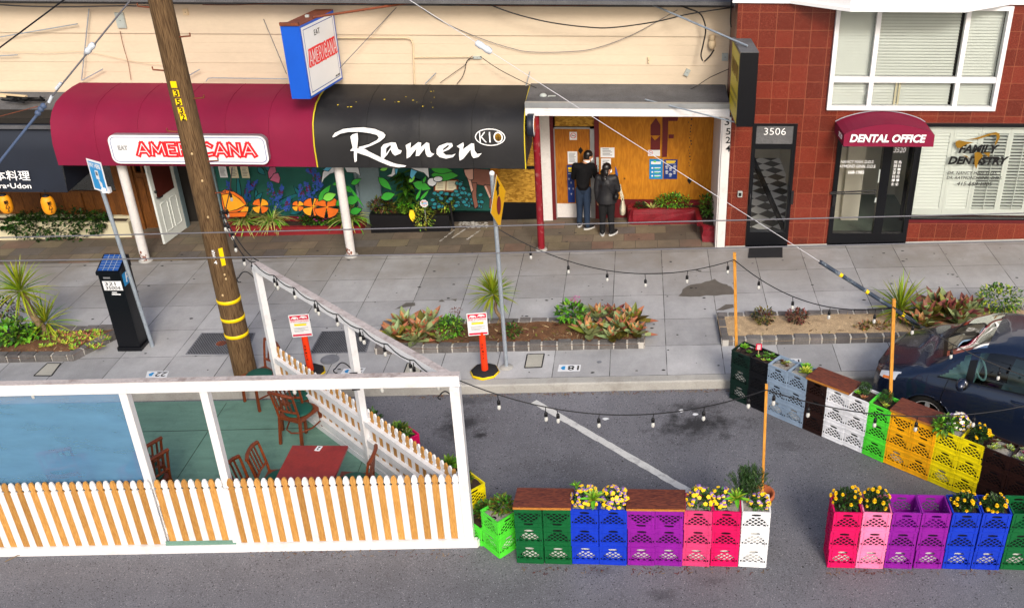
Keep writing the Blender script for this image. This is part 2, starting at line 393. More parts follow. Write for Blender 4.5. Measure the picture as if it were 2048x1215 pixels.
def film():
    q = NT('vinyl_film'); P = q.pos()
    q.col(q.val(srgb('6698c4', .9), q.rng(q.noise(P, 1.6, 4, .6, (1, 1, 3)), .3, .7, .85, 1.15))); q.set(.22, 0, .5)
    q.b.inputs['Alpha'].default_value = .57; q.bump(q.noise(P, 2.5, 2, .5, (1, 1, 4)), .2, .03); MATS['vinyl_film'] = q.m
film()
def car_paint():
    q = NT('car_paint'); q.col(srgb('1b2740', .9)); q.set(.26, .4, .5, .7); q.b.inputs['Coat Roughness'].default_value = .02; MATS['car_paint'] = q.m
car_paint()
CRATE = {'dark green': '0b6a36', 'blue': '1440d8', 'purple': '9c1cac', 'rose': 'ee4a86', 'hot pink': 'f0106a', 'white': 'eef0f4', 'light pink': 'fb86b4', 'lime green': '56e03c', 'yellow': 'f0de0a', 'orange': 'f6b412', 'black green': '0c2a22', 'black': '0d0f14', 'grey blue': '8ea2b8', 'brown': '2c1610'}
for k, h in CRATE.items(): mat('crate ' + k, srgb(h, .88 if k in ('white', 'lime green', 'yellow', 'orange', 'light pink', 'grey blue') else .70), .45, .10, 3, .06, 60, spec=.4, dirt=srgb(h, .5), dirt_amt=.5, dirt_s=5)
def ML(*names): return [MATS[n] for n in names]

# ------------------------------------------------------------------ building helpers
def wloc(o):
    v = Vector((0, 0, 0))
    while o is not None: v = v + Vector(o.location); o = o.parent
    return v
class MB:
    """collects faces; build() links them as ONE mesh object"""
    def __init__(s): s.v = []; s.f = []; s.m = []; s.s = []
    def add(s, vs, fs, m=0, smooth=False):
        b = len(s.v); s.v += [tuple(p) for p in vs]
        for f in fs: s.f.append(tuple(i + b for i in f)); s.m.append(m); s.s.append(smooth)
        return s
    def box(s, c, d, m=0, rot=None, top=1.0):
        x, y, z = d[0] / 2, d[1] / 2, d[2] / 2; c = Vector(c); vs = []
        for sz in (-1, 1):
            k = top if sz > 0 else 1.0
            for a, b in ((-1, -1), (1, -1), (1, 1), (-1, 1)):
                p = Vector((a * x * k, b * y * k, sz * z)); vs.append(c + (rot @ p if rot else p))
        return s.add(vs, [(3, 2, 1, 0), (4, 5, 6, 7), (0, 1, 5, 4), (1, 2, 6, 5), (2, 3, 7, 6), (3, 0, 4, 7)], m)
    def span(s, a, b, m=0):      # box between two corners
        a = Vector(a); b = Vector(b); return s.box((a + b) / 2, (abs(b.x - a.x), abs(b.y - a.y), abs(b.z - a.z)), m)
    def beam(s, a, b, wd, th, m=0, up=(0, 0, 1)):   # straight bar from a to b, wd across, th along up
        a = Vector(a); b = Vector(b); d = b - a; L = d.length; d.normalize(); upv = Vector(up)
        if abs(d.dot(upv)) > .98: upv = Vector((0, 1, 0))
        x = d.cross(upv).normalized(); y = x.cross(d)
        r = Matrix((d, x, y)).transposed(); return s.box((a + b) / 2, (L, wd, th), m, r)
    def tube(s, pts, r, n=8, m=0, cap=True):
        pts = [Vector(p) for p in pts]; k = len(pts); rs = r if isinstance(r, (list, tuple)) else [r] * k; vs = []; fs = []; ref = None
        for i, p in enumerate(pts):
            t = (pts[min(i + 1, k - 1)] - pts[max(i - 1, 0)]).normalized()
            if ref is None: ref = Vector((0, 0, 1)) if abs(t.z) < .9 else Vector((1, 0, 0))
            x = t.cross(ref).normalized(); y = x.cross(t); ref = y
            for j in range(n): a = 2 * math.pi * j / n; vs.append(p + (x * math.cos(a) + y * math.sin(a)) * rs[i])
        for i in range(k - 1):
            for j in range(n): fs.append((i * n + j, i * n + (j + 1) % n, (i + 1) * n + (j + 1) % n, (i + 1) * n + j))
        s.add(vs, fs, m, True)
        if cap: s.add(vs[:n], [tuple(range(n))], m); s.add(vs[-n:], [tuple(reversed(range(n)))], m)
        return s
    def poly(s, pts, m=0): return s.add(pts, [tuple(range(len(pts)))], m)
    def prism(s, pts, d, m=0, side=None):   # polygon moved by vector d into a slab; polygon faces away from d
        d = Vector(d); a = [Vector(p) for p in pts]; n = len(a); vs = a + [p + d for p in a]
        s.add(vs, [tuple(range(n)), tuple(reversed(range(n, 2 * n)))], m)
        return s.add(vs, [(i, (i + 1) % n, (i + 1) % n + n, i + n) for i in range(n)], m if side is None else side)
    def grid(s, rows, m=0, smooth=True, close=False):
        n = len(rows[0]); vs = [p for r in rows for p in r]; fs = []
        for i in range(len(rows) - 1):
            for j in range(n if close else n - 1): fs.append((i * n + j, i * n + (j + 1) % n, (i + 1) * n + (j + 1) % n, (i + 1) * n + j))
        return s.add(vs, fs, m, smooth)
    def lathe(s, prof, c, n=16, m=0, axis='Z', smooth=True):
        c = Vector(c); rows = []
        for r, z in prof:
            row = []
            for j in range(n):
                a = 2 * math.pi * j / n; p = (r * math.cos(a), r * math.sin(a), z)
                if axis == 'Y': p = (p[0], z, p[1])
                if axis == 'X': p = (z, p[0], p[1])
                row.append(c + Vector(p))
            rows.append(row)
        return s.grid(rows, m, smooth, True)
    def ell(s, c, r, m=0, n=8, k=6, rot=None):
        c = Vector(c); rows = []
        for i in range(k + 1):
            t = math.pi * i / k; row = []
            for j in range(n):
                a = 2 * math.pi * j / n; p = Vector((r[0] * math.sin(t) * math.cos(a), r[1] * math.sin(t) * math.sin(a), r[2] * math.cos(t)))
                row.append(c + (rot @ p if rot else p))
            rows.append(row)
        return s.grid(rows, m, True, True)
    def leaf(s, p, d, L, wd, droop=0.0, m=0, seg=3, fold=0.0, tipm=None, belly=.4):
        """one blade leaf from p along d, bending down by droop"""
        p = Vector(p); d = Vector(d).normalized(); x = d.cross(Vector((0, 0, 1)))
        x = x.normalized() if x.length > 1e-3 else Vector((1, 0, 0)); up = x.cross(d); q = p.copy(); vs = []; dd = d.copy()
        for i in range(seg + 1):
            t = i / seg; wv = wd * (1 - ((t - belly) / (1 - belly)) ** 2 if t > belly else .55 + .45 * t / belly); wv = max(wv, wd * .04)
            vs += [q - x * wv / 2 + up * fold * wv, q, q + x * wv / 2 + up * fold * wv]
            dd = (dd + Vector((0, 0, -droop / seg))).normalized(); q = q + dd * (L / seg)
        fs = []
        for i in range(seg):
            b = i * 3; fs += [(b, b + 1, b + 4, b + 3), (b + 1, b + 2, b + 5, b + 4)]
        if tipm is None: return s.add(vs, fs, m)
        h = (seg * 2 // 3) * 2; b = len(s.v); s.add(vs, fs[:h], m); s.v = s.v[:b]; b2 = len(s.v); s.v += [tuple(v) for v in vs]
        for f in fs[h:]: s.f.append(tuple(i + b2 for i in f)); s.m.append(tipm); s.s.append(False)
        return s
    def scatter(s, c, r, n, size, m=0, flat=.3, ms=None, seed=0):
        """leaf-sized faces through an ellipsoid volume"""
        g = random.Random(seed or rnd.random()); c = Vector(c)
        for _ in range(n):
            while 1:
                p = Vector((g.uniform(-1, 1), g.uniform(-1, 1), g.uniform(-1, 1)))
                if .1 < p.length < 1: break
            p = p * (.55 + .45 * g.random() ** .5) / max(p.length ** .35, .3)
            q = c + Vector((p.x * r[0], p.y * r[1], p.z * r[2])); d = (p.normalized() + Vector((g.gauss(0, .5), g.gauss(0, .5), g.gauss(.25, .5)))).normalized()
            s.leaf(q, d, size * g.uniform(.7, 1.3), size * g.uniform(.45, .7), flat, g.choice(ms) if ms else m, 2, .15)
        return s
    def build(s, name, mats, parent=None, local=False, auto=False):
        me = bpy.data.meshes.new(name); o0 = Vector((0, 0, 0)) if (local or parent is None) else wloc(parent)
        me.from_pydata([(v[0] - o0.x, v[1] - o0.y, v[2] - o0.z) for v in s.v], [], s.f)
        for q in ML(*mats) if isinstance(mats[0], str) else mats: me.materials.append(q)
        me.polygons.foreach_set('material_index', s.m); me.polygons.foreach_set('use_smooth', s.s); me.update()
        o = bpy.data.objects.new(name, me); COL.objects.link(o)
        if parent is not None: o.parent = parent
        return o
def tag(o, label=None, cat=None, group=None, kind=None):
    for k, v in (('label', label), ('category', cat), ('group', group), ('kind', kind)):
        if v: o[k] = v
    return o
def thing(name, loc, label, cat, group=None, rz=0.0):
    o = bpy.data.objects.new(name, None); o.empty_display_size = .1; COL.objects.link(o); o.location = loc; o.rotation_euler = (0, 0, rz)
    return tag(o, label, cat, group)
def copy_tree(o, parent=None):
    c = o.copy(); COL.objects.link(c); c.parent = parent
    for ch in list(o.children): copy_tree(ch, c)
    return c
_TX = {}
def text_mesh(body, ext, off, shear, space):
    k = (body, ext, off, shear, space)
    if k not in _TX:
        cu = bpy.data.curves.new('lettering', 'FONT'); cu.body = body; cu.extrude = ext; cu.offset = off; cu.shear = shear; cu.space_character = space; cu.resolution_u = 3
        cu.align_x = 'CENTER'; o = bpy.data.objects.new('lettering', cu); me = o.to_mesh(); vs = [v.co.copy() for v in me.vertices]; fs = [tuple(p.vertices) for p in me.polygons]
        o.to_mesh_clear(); bpy.data.objects.remove(o); bpy.data.curves.remove(cu)
        _TX[k] = (vs, fs)
    return _TX[k]
def text(mb, body, c, wd, ht, m=0, rx=(1, 0, 0), up=(0, 0, 1), ext=.002, off=0.0, shear=0.0, space=1.0, ref=None):
    """lettering centred at c, fitted to wd x ht metres (ref: another string's offset whose box is used, so outlines nest)"""
    vs, fs = text_mesh(body, 1.0, off, shear, space); bx = text_mesh(body, 1.0, ref if ref is not None else off, shear, space)[0]
    x0 = min(v.x for v in bx); x1 = max(v.x for v in bx); y0 = min(v.y for v in bx); y1 = max(v.y for v in bx)
    rx = Vector(rx).normalized(); up = Vector(up).normalized(); nz = rx.cross(up); c = Vector(c)
    sx = wd / (x1 - x0); sy = (ht / (y1 - y0)) if ht else sx
    return mb.add([c + rx * ((v.x - (x0 + x1) / 2) * sx) + up * ((v.y - (y0 + y1) / 2) * sy) + nz * (v.z * ext) for v in vs], fs, m)

# ================================================================== SETTING
def sheet(name, x0, x1, y0, y1, lift, m, n=1, thick=None):
    mb = MB(); mb.add([(x0, y0, GR * x0 + lift), (x1, y0, GR * x1 + lift), (x1, y1, GR * x1 + lift), (x0, y1, GR * x0 + lift)], [(0, 1, 2, 3)])
    if thick: mb.add([(x0, y0, GR * x0 + lift - thick), (x1, y0, GR * x1 + lift - thick), (x1, y0, GR * x1 + lift), (x0, y0, GR * x0 + lift)], [(0, 1, 2, 3)])
    return tag(mb.build(name, [m]), kind='structure')
sheet('ground', -150, 150, -150, 150, -.05, 'asphalt')
sheet('road', -60, 60, -40, KERB_Y + .02, 0.0, 'asphalt')
def kerb():
    mb = MB(); x0, x1 = -40, 40; P = [(KERB_Y, 0), (KERB_Y, .135), (KERB_Y + .02, .155), (KERB_Y + .165, .157)]
    mb.grid([[(x, y, GR * x + z) for y, z in P] for x in (x0, x1)], 0, False)
    tag(mb.build('kerb', ['kerb_concrete']), kind='structure')
kerb()
sheet('pavement', -40, 40, KERB_Y + .165, 17.26, .155, 'sidewalk_concrete')
sheet('stone_pavement', -40, 1.69, 17.26, 19.2, .156, 'flagstone')
def line_mark():
    a, b = G(1068, 802, .004), G(1392, 990, .004); d = (b - a).normalized(); n = Vector((-d.y, d.x, 0)) * .055; mb = MB()
    k = 40; g = random.Random(3); L = []
    for i in range(k + 1):
        p = a + (b - a) * (i / k); L.append([p + n * (1 + g.uniform(-.12, .12)), p - n * (1 + g.uniform(-.12, .12))])
    for r in L:
        for p in r: p.z = GR * p.x + .004
    mb.grid(L, 0, False); tag(mb.build('road_marking', ['line_paint']), kind='structure')
mat('line_paint', srgb('d5d5d2', .85), .8, .06, 3, .1, 60, dirt=srgb('77777a'), dirt_amt=.8, dirt_s=9)
line_mark()
def stains():       # spills, gum and droppings on the pavement: one sheet each kind
    mb = MB()
    for pts in ([(1355, 592), (1372, 571), (1402, 565), (1430, 557), (1447, 567), (1464, 572), (1466, 588), (1412, 591), (1378, 594)],
                [(1432, 620), (1452, 608), (1468, 608), (1468, 614), (1447, 620)], [(790, 618), (812, 605), (830, 605), (830, 611), (808, 614)], [(876, 603), (884, 598), (890, 603)], [(902, 598), (914, 597), (912, 602)]):
        q = [G(x, y, .159) for x, y in pts]; c = sum(q, Vector()) / len(q); r = []
        for i in range(len(q)):
            a, b = q[i], q[(i + 1) % len(q)]
            for t in (0, .33, .66): p = a + (b - a) * t; r.append(p + (p - c) * rnd.uniform(-.08, .08))
        for p in r: p.z = walk(p.x) + .003
        mb.poly(r, 0)
    tag(mb.build('spill_stains', ['stain_wet']), kind='stuff')
    mb = MB(); g = random.Random(5)
    for _ in range(230):
        x = g.uniform(-11, 8); y = g.uniform(12.8, 18.6 if x < 1.5 else 17); r = g.choice((.010, .015, .02, .028)); n = 7
        if -4.3 < x < .2 and 13.5 < y < 14.5: continue
        mb.poly([(x + r * g.uniform(.7, 1.5) * math.cos(6.283 * i / n), y + r * g.uniform(.6, 1) * math.sin(6.283 * i / n), walk(x) + .004) for i in range(n)], 0)
    for _ in range(60):
        x = g.uniform(-2, 5); y = g.uniform(6.5, 12.3); r = g.uniform(.006, .016)
        mb.poly([(x + r * g.uniform(.7, 1.5) * math.cos(i), y + r * math.sin(i), road(x) + .003) for i in range(6)], 0)
    tag(mb.build('gum_spots', ['gum']), kind='stuff')
stains()
def efflorescence():
    mb = MB(); g = random.Random(8)
    for _ in range(150):
        x, y = g.uniform(918, 975), g.uniform(434, 455)
        if 932 < x < 962 and y < 443 and g.random() < .8: continue
        p = G(x, y, .16); r = g.uniform(.01, .04)
        mb.poly([(p.x + r * g.uniform(.5, 1.4) * math.cos(i * 1.05), p.y + r * g.uniform(.4, 1) * math.sin(i * 1.05), walk(p.x) + .004) for i in range(6)], 0)
    for x0, y0, x1, y1 in ((908, 460, 880, 482), (930, 458, 905, 475), (960, 460, 935, 478)):
        a, b = G(x0, y0, .16), G(x1, y1, .16)
        for i in range(14):
            p = a + (b - a) * (i / 13); r = g.uniform(.008, .02)
            mb.poly([(p.x + r * 1.5 * math.cos(i2 * 1.05), p.y + r * math.sin(i2 * 1.05), walk(p.x) + .004) for i2 in range(6)], 0)
    tag(mb.build('plaster_spill', ['grime_white']), kind='stuff')
efflorescence()
def decals(px, s, pts):
    """painted stall number: two white panels with black digit and blue arrow, upside down for the walker"""
    a, b, c, d = [G(x, y, .155) for x, y in pts]           # far-left, far-right, near-right, near-left
    for p in (a, b, c, d): p.z = walk(p.x) + .003
    mb = MB(); mb.poly([d, c, b, a], 0); cen = (a + b + c + d) / 4; rx = ((b - a) + (c - d)) / 2; L = rx.length; rx.normalize(); up = (((a - d) + (b - c)) / 2); Hh = up.length; up.normalize()
    up2 = up - rx * up.dot(rx); up2.normalize()
    text(mb, s, cen + rx * L * .18 + Vector((0, 0, .003)), L * .5, Hh * .66, 1, -rx, -up2, .0008, .012)
    q = cen - rx * L * .3 + Vector((0, 0, .003)); k = Hh * .3
    mb.poly([q + rx * (k * .8 * a2) + up2 * (k * b2) for a2, b2 in ((-.7, 0), (0, -.9), (.8, -.9), (.8, .9), (0, .9))], 2)
    o = mb.build('stall_number', ['notice_white', 'letter_black', 'pay_blue']); return o
for s, pts, lb in (('22', [(295, 742), (338, 742), (333, 755), (291, 755)], 'white stall number 22 on the kerbside paving left of the wooden pole'),
                   ('18', [(1118, 729), (1162, 729), (1160, 742), (1115, 743)], 'white stall number 18 on the kerbside paving below the aloes'),
                   ('20', [(688, 737), (732, 735), (724, 748), (680, 748)], 'white stall number partly hidden behind the slanted picket fence'),
                   ('16', [(1563, 716), (1602, 717), (1602, 730), (1562, 730)], 'white stall number 16 on the paving behind the grey blue crates')):
    tag(decals(0, s, pts), lb, 'stall marking', 'painted stall numbers along the kerb')

# utility covers let into the pavement
def cover(pts, m, lb, rim=None, rows=0):
    q = [G(x, y, .155) for x, y in pts]
    for p in q: p.z = walk(p.x) + .003
    a, b, c, d = q; t = thing('utility_cover', (q[0] + q[2]) / 2, lb, 'utility cover'); cen = (a + b + c + d) / 4
    mb = MB(); mb.prism([p + Vector((0, 0, .004)) for p in (d, c, b, a)], (0, 0, -.01), 0)
    for i in range(rows):
        for j in range(rows * 2):
            u, v = (j + .5) / (rows * 2), (i + .5) / rows
            if (i + j) % 2: continue
            p = (a * (1 - u) + b * u) * (1 - v) + (d * (1 - u) + c * u) * v; mb.box(p + Vector((0, 0, .006)), (.03, .012, .008), 1)
    mb.build('plate', [m, 'rubber'], t); mb = MB()
    for e, f in ((a, b), (b, c), (c, d), (d, a)): mb.beam(e + (e - cen) * .03 + Vector((0, 0, .003)), f + (f - cen) * .03 + Vector((0, 0, .003)), .018, .008, 0)
    mb.build('rim', [rim or 'rubber'], t); return t
cover([(95, 727), (121, 727), (103, 751), (69, 751)], 'box_lid', 'pale concrete utility cover below the planting bed at far left')
cover([(1055, 709), (1088, 708), (1083, 734), (1050, 735)], 'box_lid', 'pale concrete utility cover between the orange delineator and stall number 18')
cover([(815, 727), (846, 727), (838, 752), (806, 752)], 'box_lid', 'pale concrete utility cover seen past the white fence corner')
def grate(pts, lb): return cover(pts, 'grate', lb, 'grate', 22)
grate([(405, 667), (508, 667), (492, 708), (374, 708)], 'dark chequered steel vault lid by the foot of the wooden pole')
grate([(645, 664), (745, 661), (730, 704), (622, 706)], 'dark chequered steel vault lid behind the slanted picket fence')
def manhole(x, y, r, m, lb):
    p = G(x, y, .155); t = thing('manhole_cover', p, lb, 'manhole cover'); z = walk(p.x)
    MB().lathe([(0, z + .012), (r * .86, z + .012), (r * .88, z)], (p.x, p.y, 0), 24, 0, 'Z', False).build('lid', [m], t); MB().lathe([(r * .9, z), (r * .9, z + .010), (r, z + .010), (r, z)], (p.x, p.y, 0), 24, 0, 'Z', False).build('rim', ['grate'], t)
manhole(660, 719, .15, 'grate', 'round grey manhole cover behind the slanted picket fence')
manhole(443, 687, .10, 'rust', 'small rusty round lid in the chequered vault by the pole')
manhole(1199, 724, .035, 'grate', 'tiny round valve lid right of stall number 18')

# ================================================================== CREAM SHOP BUILDING
X0 = -16.0
cream = thing('shop_building', (-5, WALL_Y, walk(-5)), 'long cream boarded shop building with murals and boarded shopfronts under its awnings', 'building')
def pt(px, py, Y, dz=0): return W(px, py, Y)
def siding_wall():
    mb = MB(); z = 2.55; x0, x1 = X0, 1.74; bands = [(2.88, 1)]
    zt = W(700, 67, WALL_Y).z; pit = (zt - W(700, 127, WALL_Y).z) / 3
    k = -6
    while zt + k * pit < 4.36:
        a = zt + k * pit; b = min(a + pit, 4.40); dp = .012 if k % 3 == 0 else .004
        mb.add([(x0, WALL_Y - dp, a + .003), (x1, WALL_Y - dp, a + .003), (x1, WALL_Y - .001, b), (x0, WALL_Y - .001, b)], [(0, 1, 2, 3)], 0)
        mb.add([(x0, WALL_Y - dp, a + .003), (x1, WALL_Y - dp, a + .003), (x1, WALL_Y, a - .001), (x0, WALL_Y, a - .001)], [(3, 2, 1, 0)], 0)
        k += 1
    mb.span((x0, WALL_Y + .002, 2.5), (x1, WALL_Y + .2, 4.4), 0)
    mb.build('boarded_wall', ['cream_siding'], cream)
    z1 = W(700, 11, WALL_Y).z; z0 = W(700, 68, WALL_Y).z
    m = MB(); m.span((x0, WALL_Y - .03, z0 - .005), (x1, WALL_Y + .01, z1 + .01), 0); m.build('frieze_board', ['cream_siding'], cream)
    m = MB(); m.span((x0, WALL_Y - .06, z1 + .012), (x1, WALL_Y + .3, z1 + .14), 0); m.build('roof_edge', ['roof_tar'], cream)
    m = MB(); m.span((x0, WALL_Y - .5, z1 + .14), (x1, WALL_Y + 6, z1 + .2), 0); m.build('roof', ['roof_tar'], cream)
siding_wall()
S = SHOP_Y
def wall_panel(name, px0, px1, zlo, zhi, m, Y=S, th=.12, parent=None, py=400):
    a, b = W(px0, py, Y).x, W(px1, py, Y).x
    mb = MB(); mb.span((a, Y, zlo), (b, Y + th, zhi), 0); return mb.build(name, [m], parent or cream)
# back walls of the shops, left to right
zc = 2.6
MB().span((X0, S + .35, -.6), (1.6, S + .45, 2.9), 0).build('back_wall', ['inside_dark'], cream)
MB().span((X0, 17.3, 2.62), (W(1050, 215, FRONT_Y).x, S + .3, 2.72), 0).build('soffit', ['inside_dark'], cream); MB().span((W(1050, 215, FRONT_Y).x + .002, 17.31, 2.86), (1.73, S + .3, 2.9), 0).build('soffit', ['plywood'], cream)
def wood_front():
    mb = MB(); x0, x1 = X0, W(268, 400, S).x; zt = W(150, 385, S).z
    n = 26; wd = (x1 - x0) / n
    for i in range(n): mb.span((x0 + i * wd + .008, S - (.03 if i % 4 == 0 else 0), -.5), (x0 + (i + 1) * wd, S + .1, zt), 0)
    mb.build('timber_front', ['brown_panel'], cream)
    w_ = MB(); w_.span((X0, S + .02, zt + .05), (W(232, 350, S).x, S + .06, 2.6), 0); sh = w_.build('shop_window', ['inside_dark'], cream)
    MB().span((X0, S - .02, zt + .05), (W(232, 350, S).x, S - .012, 2.6), 0).build('pane', ['door_glass'], sh)
    m = MB(); m.span((X0, S - .04, zt), (W(232, 350, S).x, S + .1, zt + .05), 0); m.build('window_sill', ['brown_panel'], cream)
    m = MB()
    for a in (235, 262): m.span((W(a, 380, S).x, S - .06, -.45), (W(a + 13, 380, S).x, S + .1, 2.6), 0)
    m.build('timber_post', ['brown_panel'], cream)
    a, b = W(268, 400, S).x, W(330, 400, S).x; m = MB(); m.span((a, S, -.3), (b, S + .1, 1.05), 0)
    for i in range(4): m.span((a + (b - a) * (i / 4) + .03, S - .02, .2), (a + (b - a) * ((i + 1) / 4) - .02, S + .01, .95), 0)
    for i in range(5): x = a + (b - a) * i / 4; m.span((x - .02, S - .01, 1.05), (x + .02, S + .05, 2.6), 0)
    for z in (1.35, 1.75, 2.15): m.span((a, S - .008, z), (b, S + .05, z + .035), 0)
    m.build('lattice_window', ['brown_panel'], cream)
wood_front()
def side_door():
    hx = W(374, 456, S); a = G(374, 457, .155); b = G(331, 490, .155); z0 = walk(a.x) + .02; H = 2.02
    d = (b - a); d.z = 0; wd = d.length; d.normalize(); n = Vector((-d.y, d.x, 0)) * -.045
    mb = MB(); A = Vector((a.x, a.y, z0)); B = A + d * wd
    mb.prism([A, B, B + Vector((0, 0, H)), A + Vector((0, 0, H))], n, 0)
    for i in range(2):
        for (u0, u1, v0, v1) in ((.14 + .4 * i, .42 + .4 * i, .10, .40),):
            q = [A + d * (wd * u) + Vector((0, 0, H * v)) - n * .12 for u, v in ((u0, v0), (u1, v0), (u1, v1), (u0, v1))]
            for k in range(4): mb.beam(q[k], q[(k + 1) % 4], .012, .02, 0, (0, 0, 1))
    door = mb.build('door', ['white_vinyl'], cream)
    g = MB(); g.prism([A + d * (wd * u) + Vector((0, 0, H * v)) - n * .1 for u, v in ((.14, .47), (.88, .47), (.88, .95), (.14, .95))], n * -.1, 0); g.build('door_panel', ['dark_red_wall'], door)
    g = MB(); p = A + d * wd * .92 + Vector((0, 0, .98)); g.tube([p - n * .3, p - n * 1.6, p - n * 1.6 - d * .12], .014, 6); g.ell(p - n * .5 + Vector((0, 0, .13)), (.03, .03, .03)); g.build('handle', ['dark_iron'], door)
    x0, x1 = a.x, W(440, 430, S).x
    m = MB(); m.span((x0 - .07, S - .05, z0 - .1), (x0, S + .1, 2.6), 0); m.span((x1, S - .05, z0 - .1), (x1 + .09, S + .1, 2.6), 0); m.build('door_frame', ['mural_grey'], cream)
    m = MB(); m.span((x0, S + .9, z0 - .2), (x1 + .6, S + .95, 2.6), 0); m.build('hall_wall', ['dark_red_wall'], cream)
    m = MB(); m.span((x0 + .2, S + .8, 1.15), (x0 + .6, S + .83, 1.19), 0); m.build('push_bar', ['gold'], cream)
side_door()
# murals
mural_part = None
def mural():
    global mural_part
    a, c = W(441, 400, S).x, W(722, 400, S).x; d, e = W(766, 400, S).x, W(988, 400, S).x; m = MB()
    m.span((a, S, -.2), (c, S + .1, 2.7), 0); m.span((d, S, -.2), (e, S + .1, 2.7), 0)
    mural_part = m.build('mural_wall', ['mural_teal'], cream)
    m = MB(); x = c
    m.span((c, S - .06, -.1), (d, S + .1, 2.7), 0); m.build('block_pier', ['mural_grey'], cream)
    m = MB(); m.tube([(c - .02, S - .09, 0), (c - .02, S - .09, 2.6)], .035, 8); m.build('drain_pipe', ['mural_grey'], cream)
    m = MB(); m.span((W(985, 400, S).x, S - .03, 0), (W(1000, 400, S).x, S + .1, 2.6), 0); m.build('trim', ['plywood'], cream)
    # painted motifs, traced on the wall plane and raised as a coat of paint
    p = MB(); g = random.Random(4); lay = [0]
    def P(x, y): lay_y = S - .003 - .0007 * lay[0]; return W(x, y, lay_y)
    def blob(pts, mi, edge=True):
        lay[0] += 1
        if edge:
            cx = sum(q[0] for q in pts) / len(pts); cy = sum(q[1] for q in pts) / len(pts)
            p.poly([P(x + (1.3 if x > cx else -1.3), y + (1.3 if y > cy else -1.3)) for x, y in reversed(pts)], 6); lay[0] += 1
        p.poly([P(x, y) for x, y in reversed(pts)], mi)
    def oval(cx, cy, rx, ry, mi, rot=0.0, edge=False, n=9):
        q = [(cx + rx * math.cos(t) * math.cos(rot) - ry * math.sin(t) * math.sin(rot), cy + rx * math.cos(t) * math.sin(rot) + ry * math.sin(t) * math.cos(rot)) for t in [6.283 * i / n for i in range(n)]]
        blob(q, mi, edge)
    def leafp(x0, y0, x1, y1, wd, mi):
        dx, dy = x1 - x0, y1 - y0; L = math.hypot(dx, dy); nx, ny = -dy / L, dx / L; a2 = [(x0 + dx * t + nx * wd * math.sin(math.pi * t ** .8), y0 + dy * t + ny * wd * math.sin(math.pi * t ** .8)) for t in (0, .2, .4, .6, .8, 1)]
        b2 = [(x0 + dx * t - nx * wd * math.sin(math.pi * t ** .8), y0 + dy * t - ny * wd * math.sin(math.pi * t ** .8)) for t in (.8, .6, .4, .2)]
        blob(a2 + b2, mi)
    def poppy(cx, cy, r, mi=0):
        for k in range(4):
            a2 = .8 + k * 1.571; q = [(cx, cy)] + [(cx + r * math.cos(a2 + t) * (1 - .1 * abs(t)), cy + r * .85 * math.sin(a2 + t)) for t in (-.6, -.35, 0, .35, .6)]; blob(q, mi if k % 2 else 0)
        for k in range(6): oval(cx + g.uniform(-3, 3), cy + g.uniform(-3, 3), .8, .8, 1)
    def lupine(x0, y0, x1, y1, r0):
        n = 15
        for i in range(n):
            t = i / n; cx, cy = x0 + (x1 - x0) * t, y0 + (y1 - y0) * t; r = r0 * (1 - .75 * t)
            for j in range(5): oval(cx + g.uniform(-r, r), cy + g.uniform(-3, 3), 1.9, 1.3, 3 if .45 < t < .68 and g.random() < .75 else 2, g.uniform(0, 3), False, 6)
    for x0, y0, x1, y1, wd in ((480, 410, 475, 350, 4), (486, 415, 500, 355, 4), (545, 415, 600, 385, 5), (512, 400, 512, 378, 3), (510, 402, 525, 385, 4), (588, 425, 578, 398, 4), (580, 428, 610, 418, 4), (600, 392, 588, 372, 3), (620, 390, 640, 375, 3), (515, 335, 530, 350, 5), (530, 332, 545, 345, 4)): leafp(x0, y0, x1, y1, wd, 11)
    for a2 in ((462, 408, 455, 360, 9), (493, 402, 497, 362, 9), (500, 378, 514, 362, 6), (550, 418, 538, 362, 14), (556, 400, 566, 370, 8), (572, 420, 578, 394, 8), (605, 402, 600, 368, 9), (624, 395, 610, 362, 9), (636, 385, 628, 335, 11), (625, 345, 613, 340, 6), (640, 372, 636, 345, 7)): lupine(*a2)
    blob([(442, 384), (450, 380), (468, 384), (485, 395), (492, 406), (488, 418), (470, 425), (450, 428), (445, 410)], 0); blob([(444, 390), (462, 387), (478, 398), (490, 410), (474, 418), (452, 424)], 1); blob([(476, 428), (490, 413), (497, 414), (494, 428)], 1)
    blob([(446, 427), (494, 424), (490, 433), (448, 434)], 0)
    poppy(521, 412, 17, 1); poppy(625, 414, 21, 1); poppy(653, 414, 26, 0); poppy(596, 412, 12, 1)
    blob([(536, 345), (540, 335), (550, 334), (552, 343), (544, 352), (538, 357)], 12); blob([(540, 360), (548, 348), (556, 346), (560, 356), (558, 366)], 12)
    blob([(643, 366), (646, 345), (652, 336), (690, 334), (676, 343), (660, 347), (648, 357)], 7); blob([(690, 335), (716, 334), (720, 351), (712, 345), (694, 344)], 7); blob([(668, 345), (690, 352), (676, 350)], 8); blob([(646, 340), (655, 333), (664, 335), (656, 342)], 8)
    for a2 in ((637, 402, 661, 370, 7), (646, 398, 672, 388, 8), (665, 370, 690, 360, 4), (672, 412, 690, 390, 5), (690, 372, 702, 385, 5), (702, 368, 722, 358, 5), (692, 402, 718, 398, 9), (700, 425, 724, 418, 7), (696, 370, 728, 415, 2.5), (757, 355, 783, 380, 7), (762, 396, 790, 388, 8), (775, 336, 760, 340, 4), (826, 366, 862, 378, 9), (862, 350, 917, 351, 11), (862, 338, 905, 342, 7), (832, 400, 842, 378, 3), (840, 400, 858, 380, 3), (846, 366, 852, 352, 3), (818, 365, 830, 352, 4)): leafp(*a2, 4 if g.random() < .7 else 5)
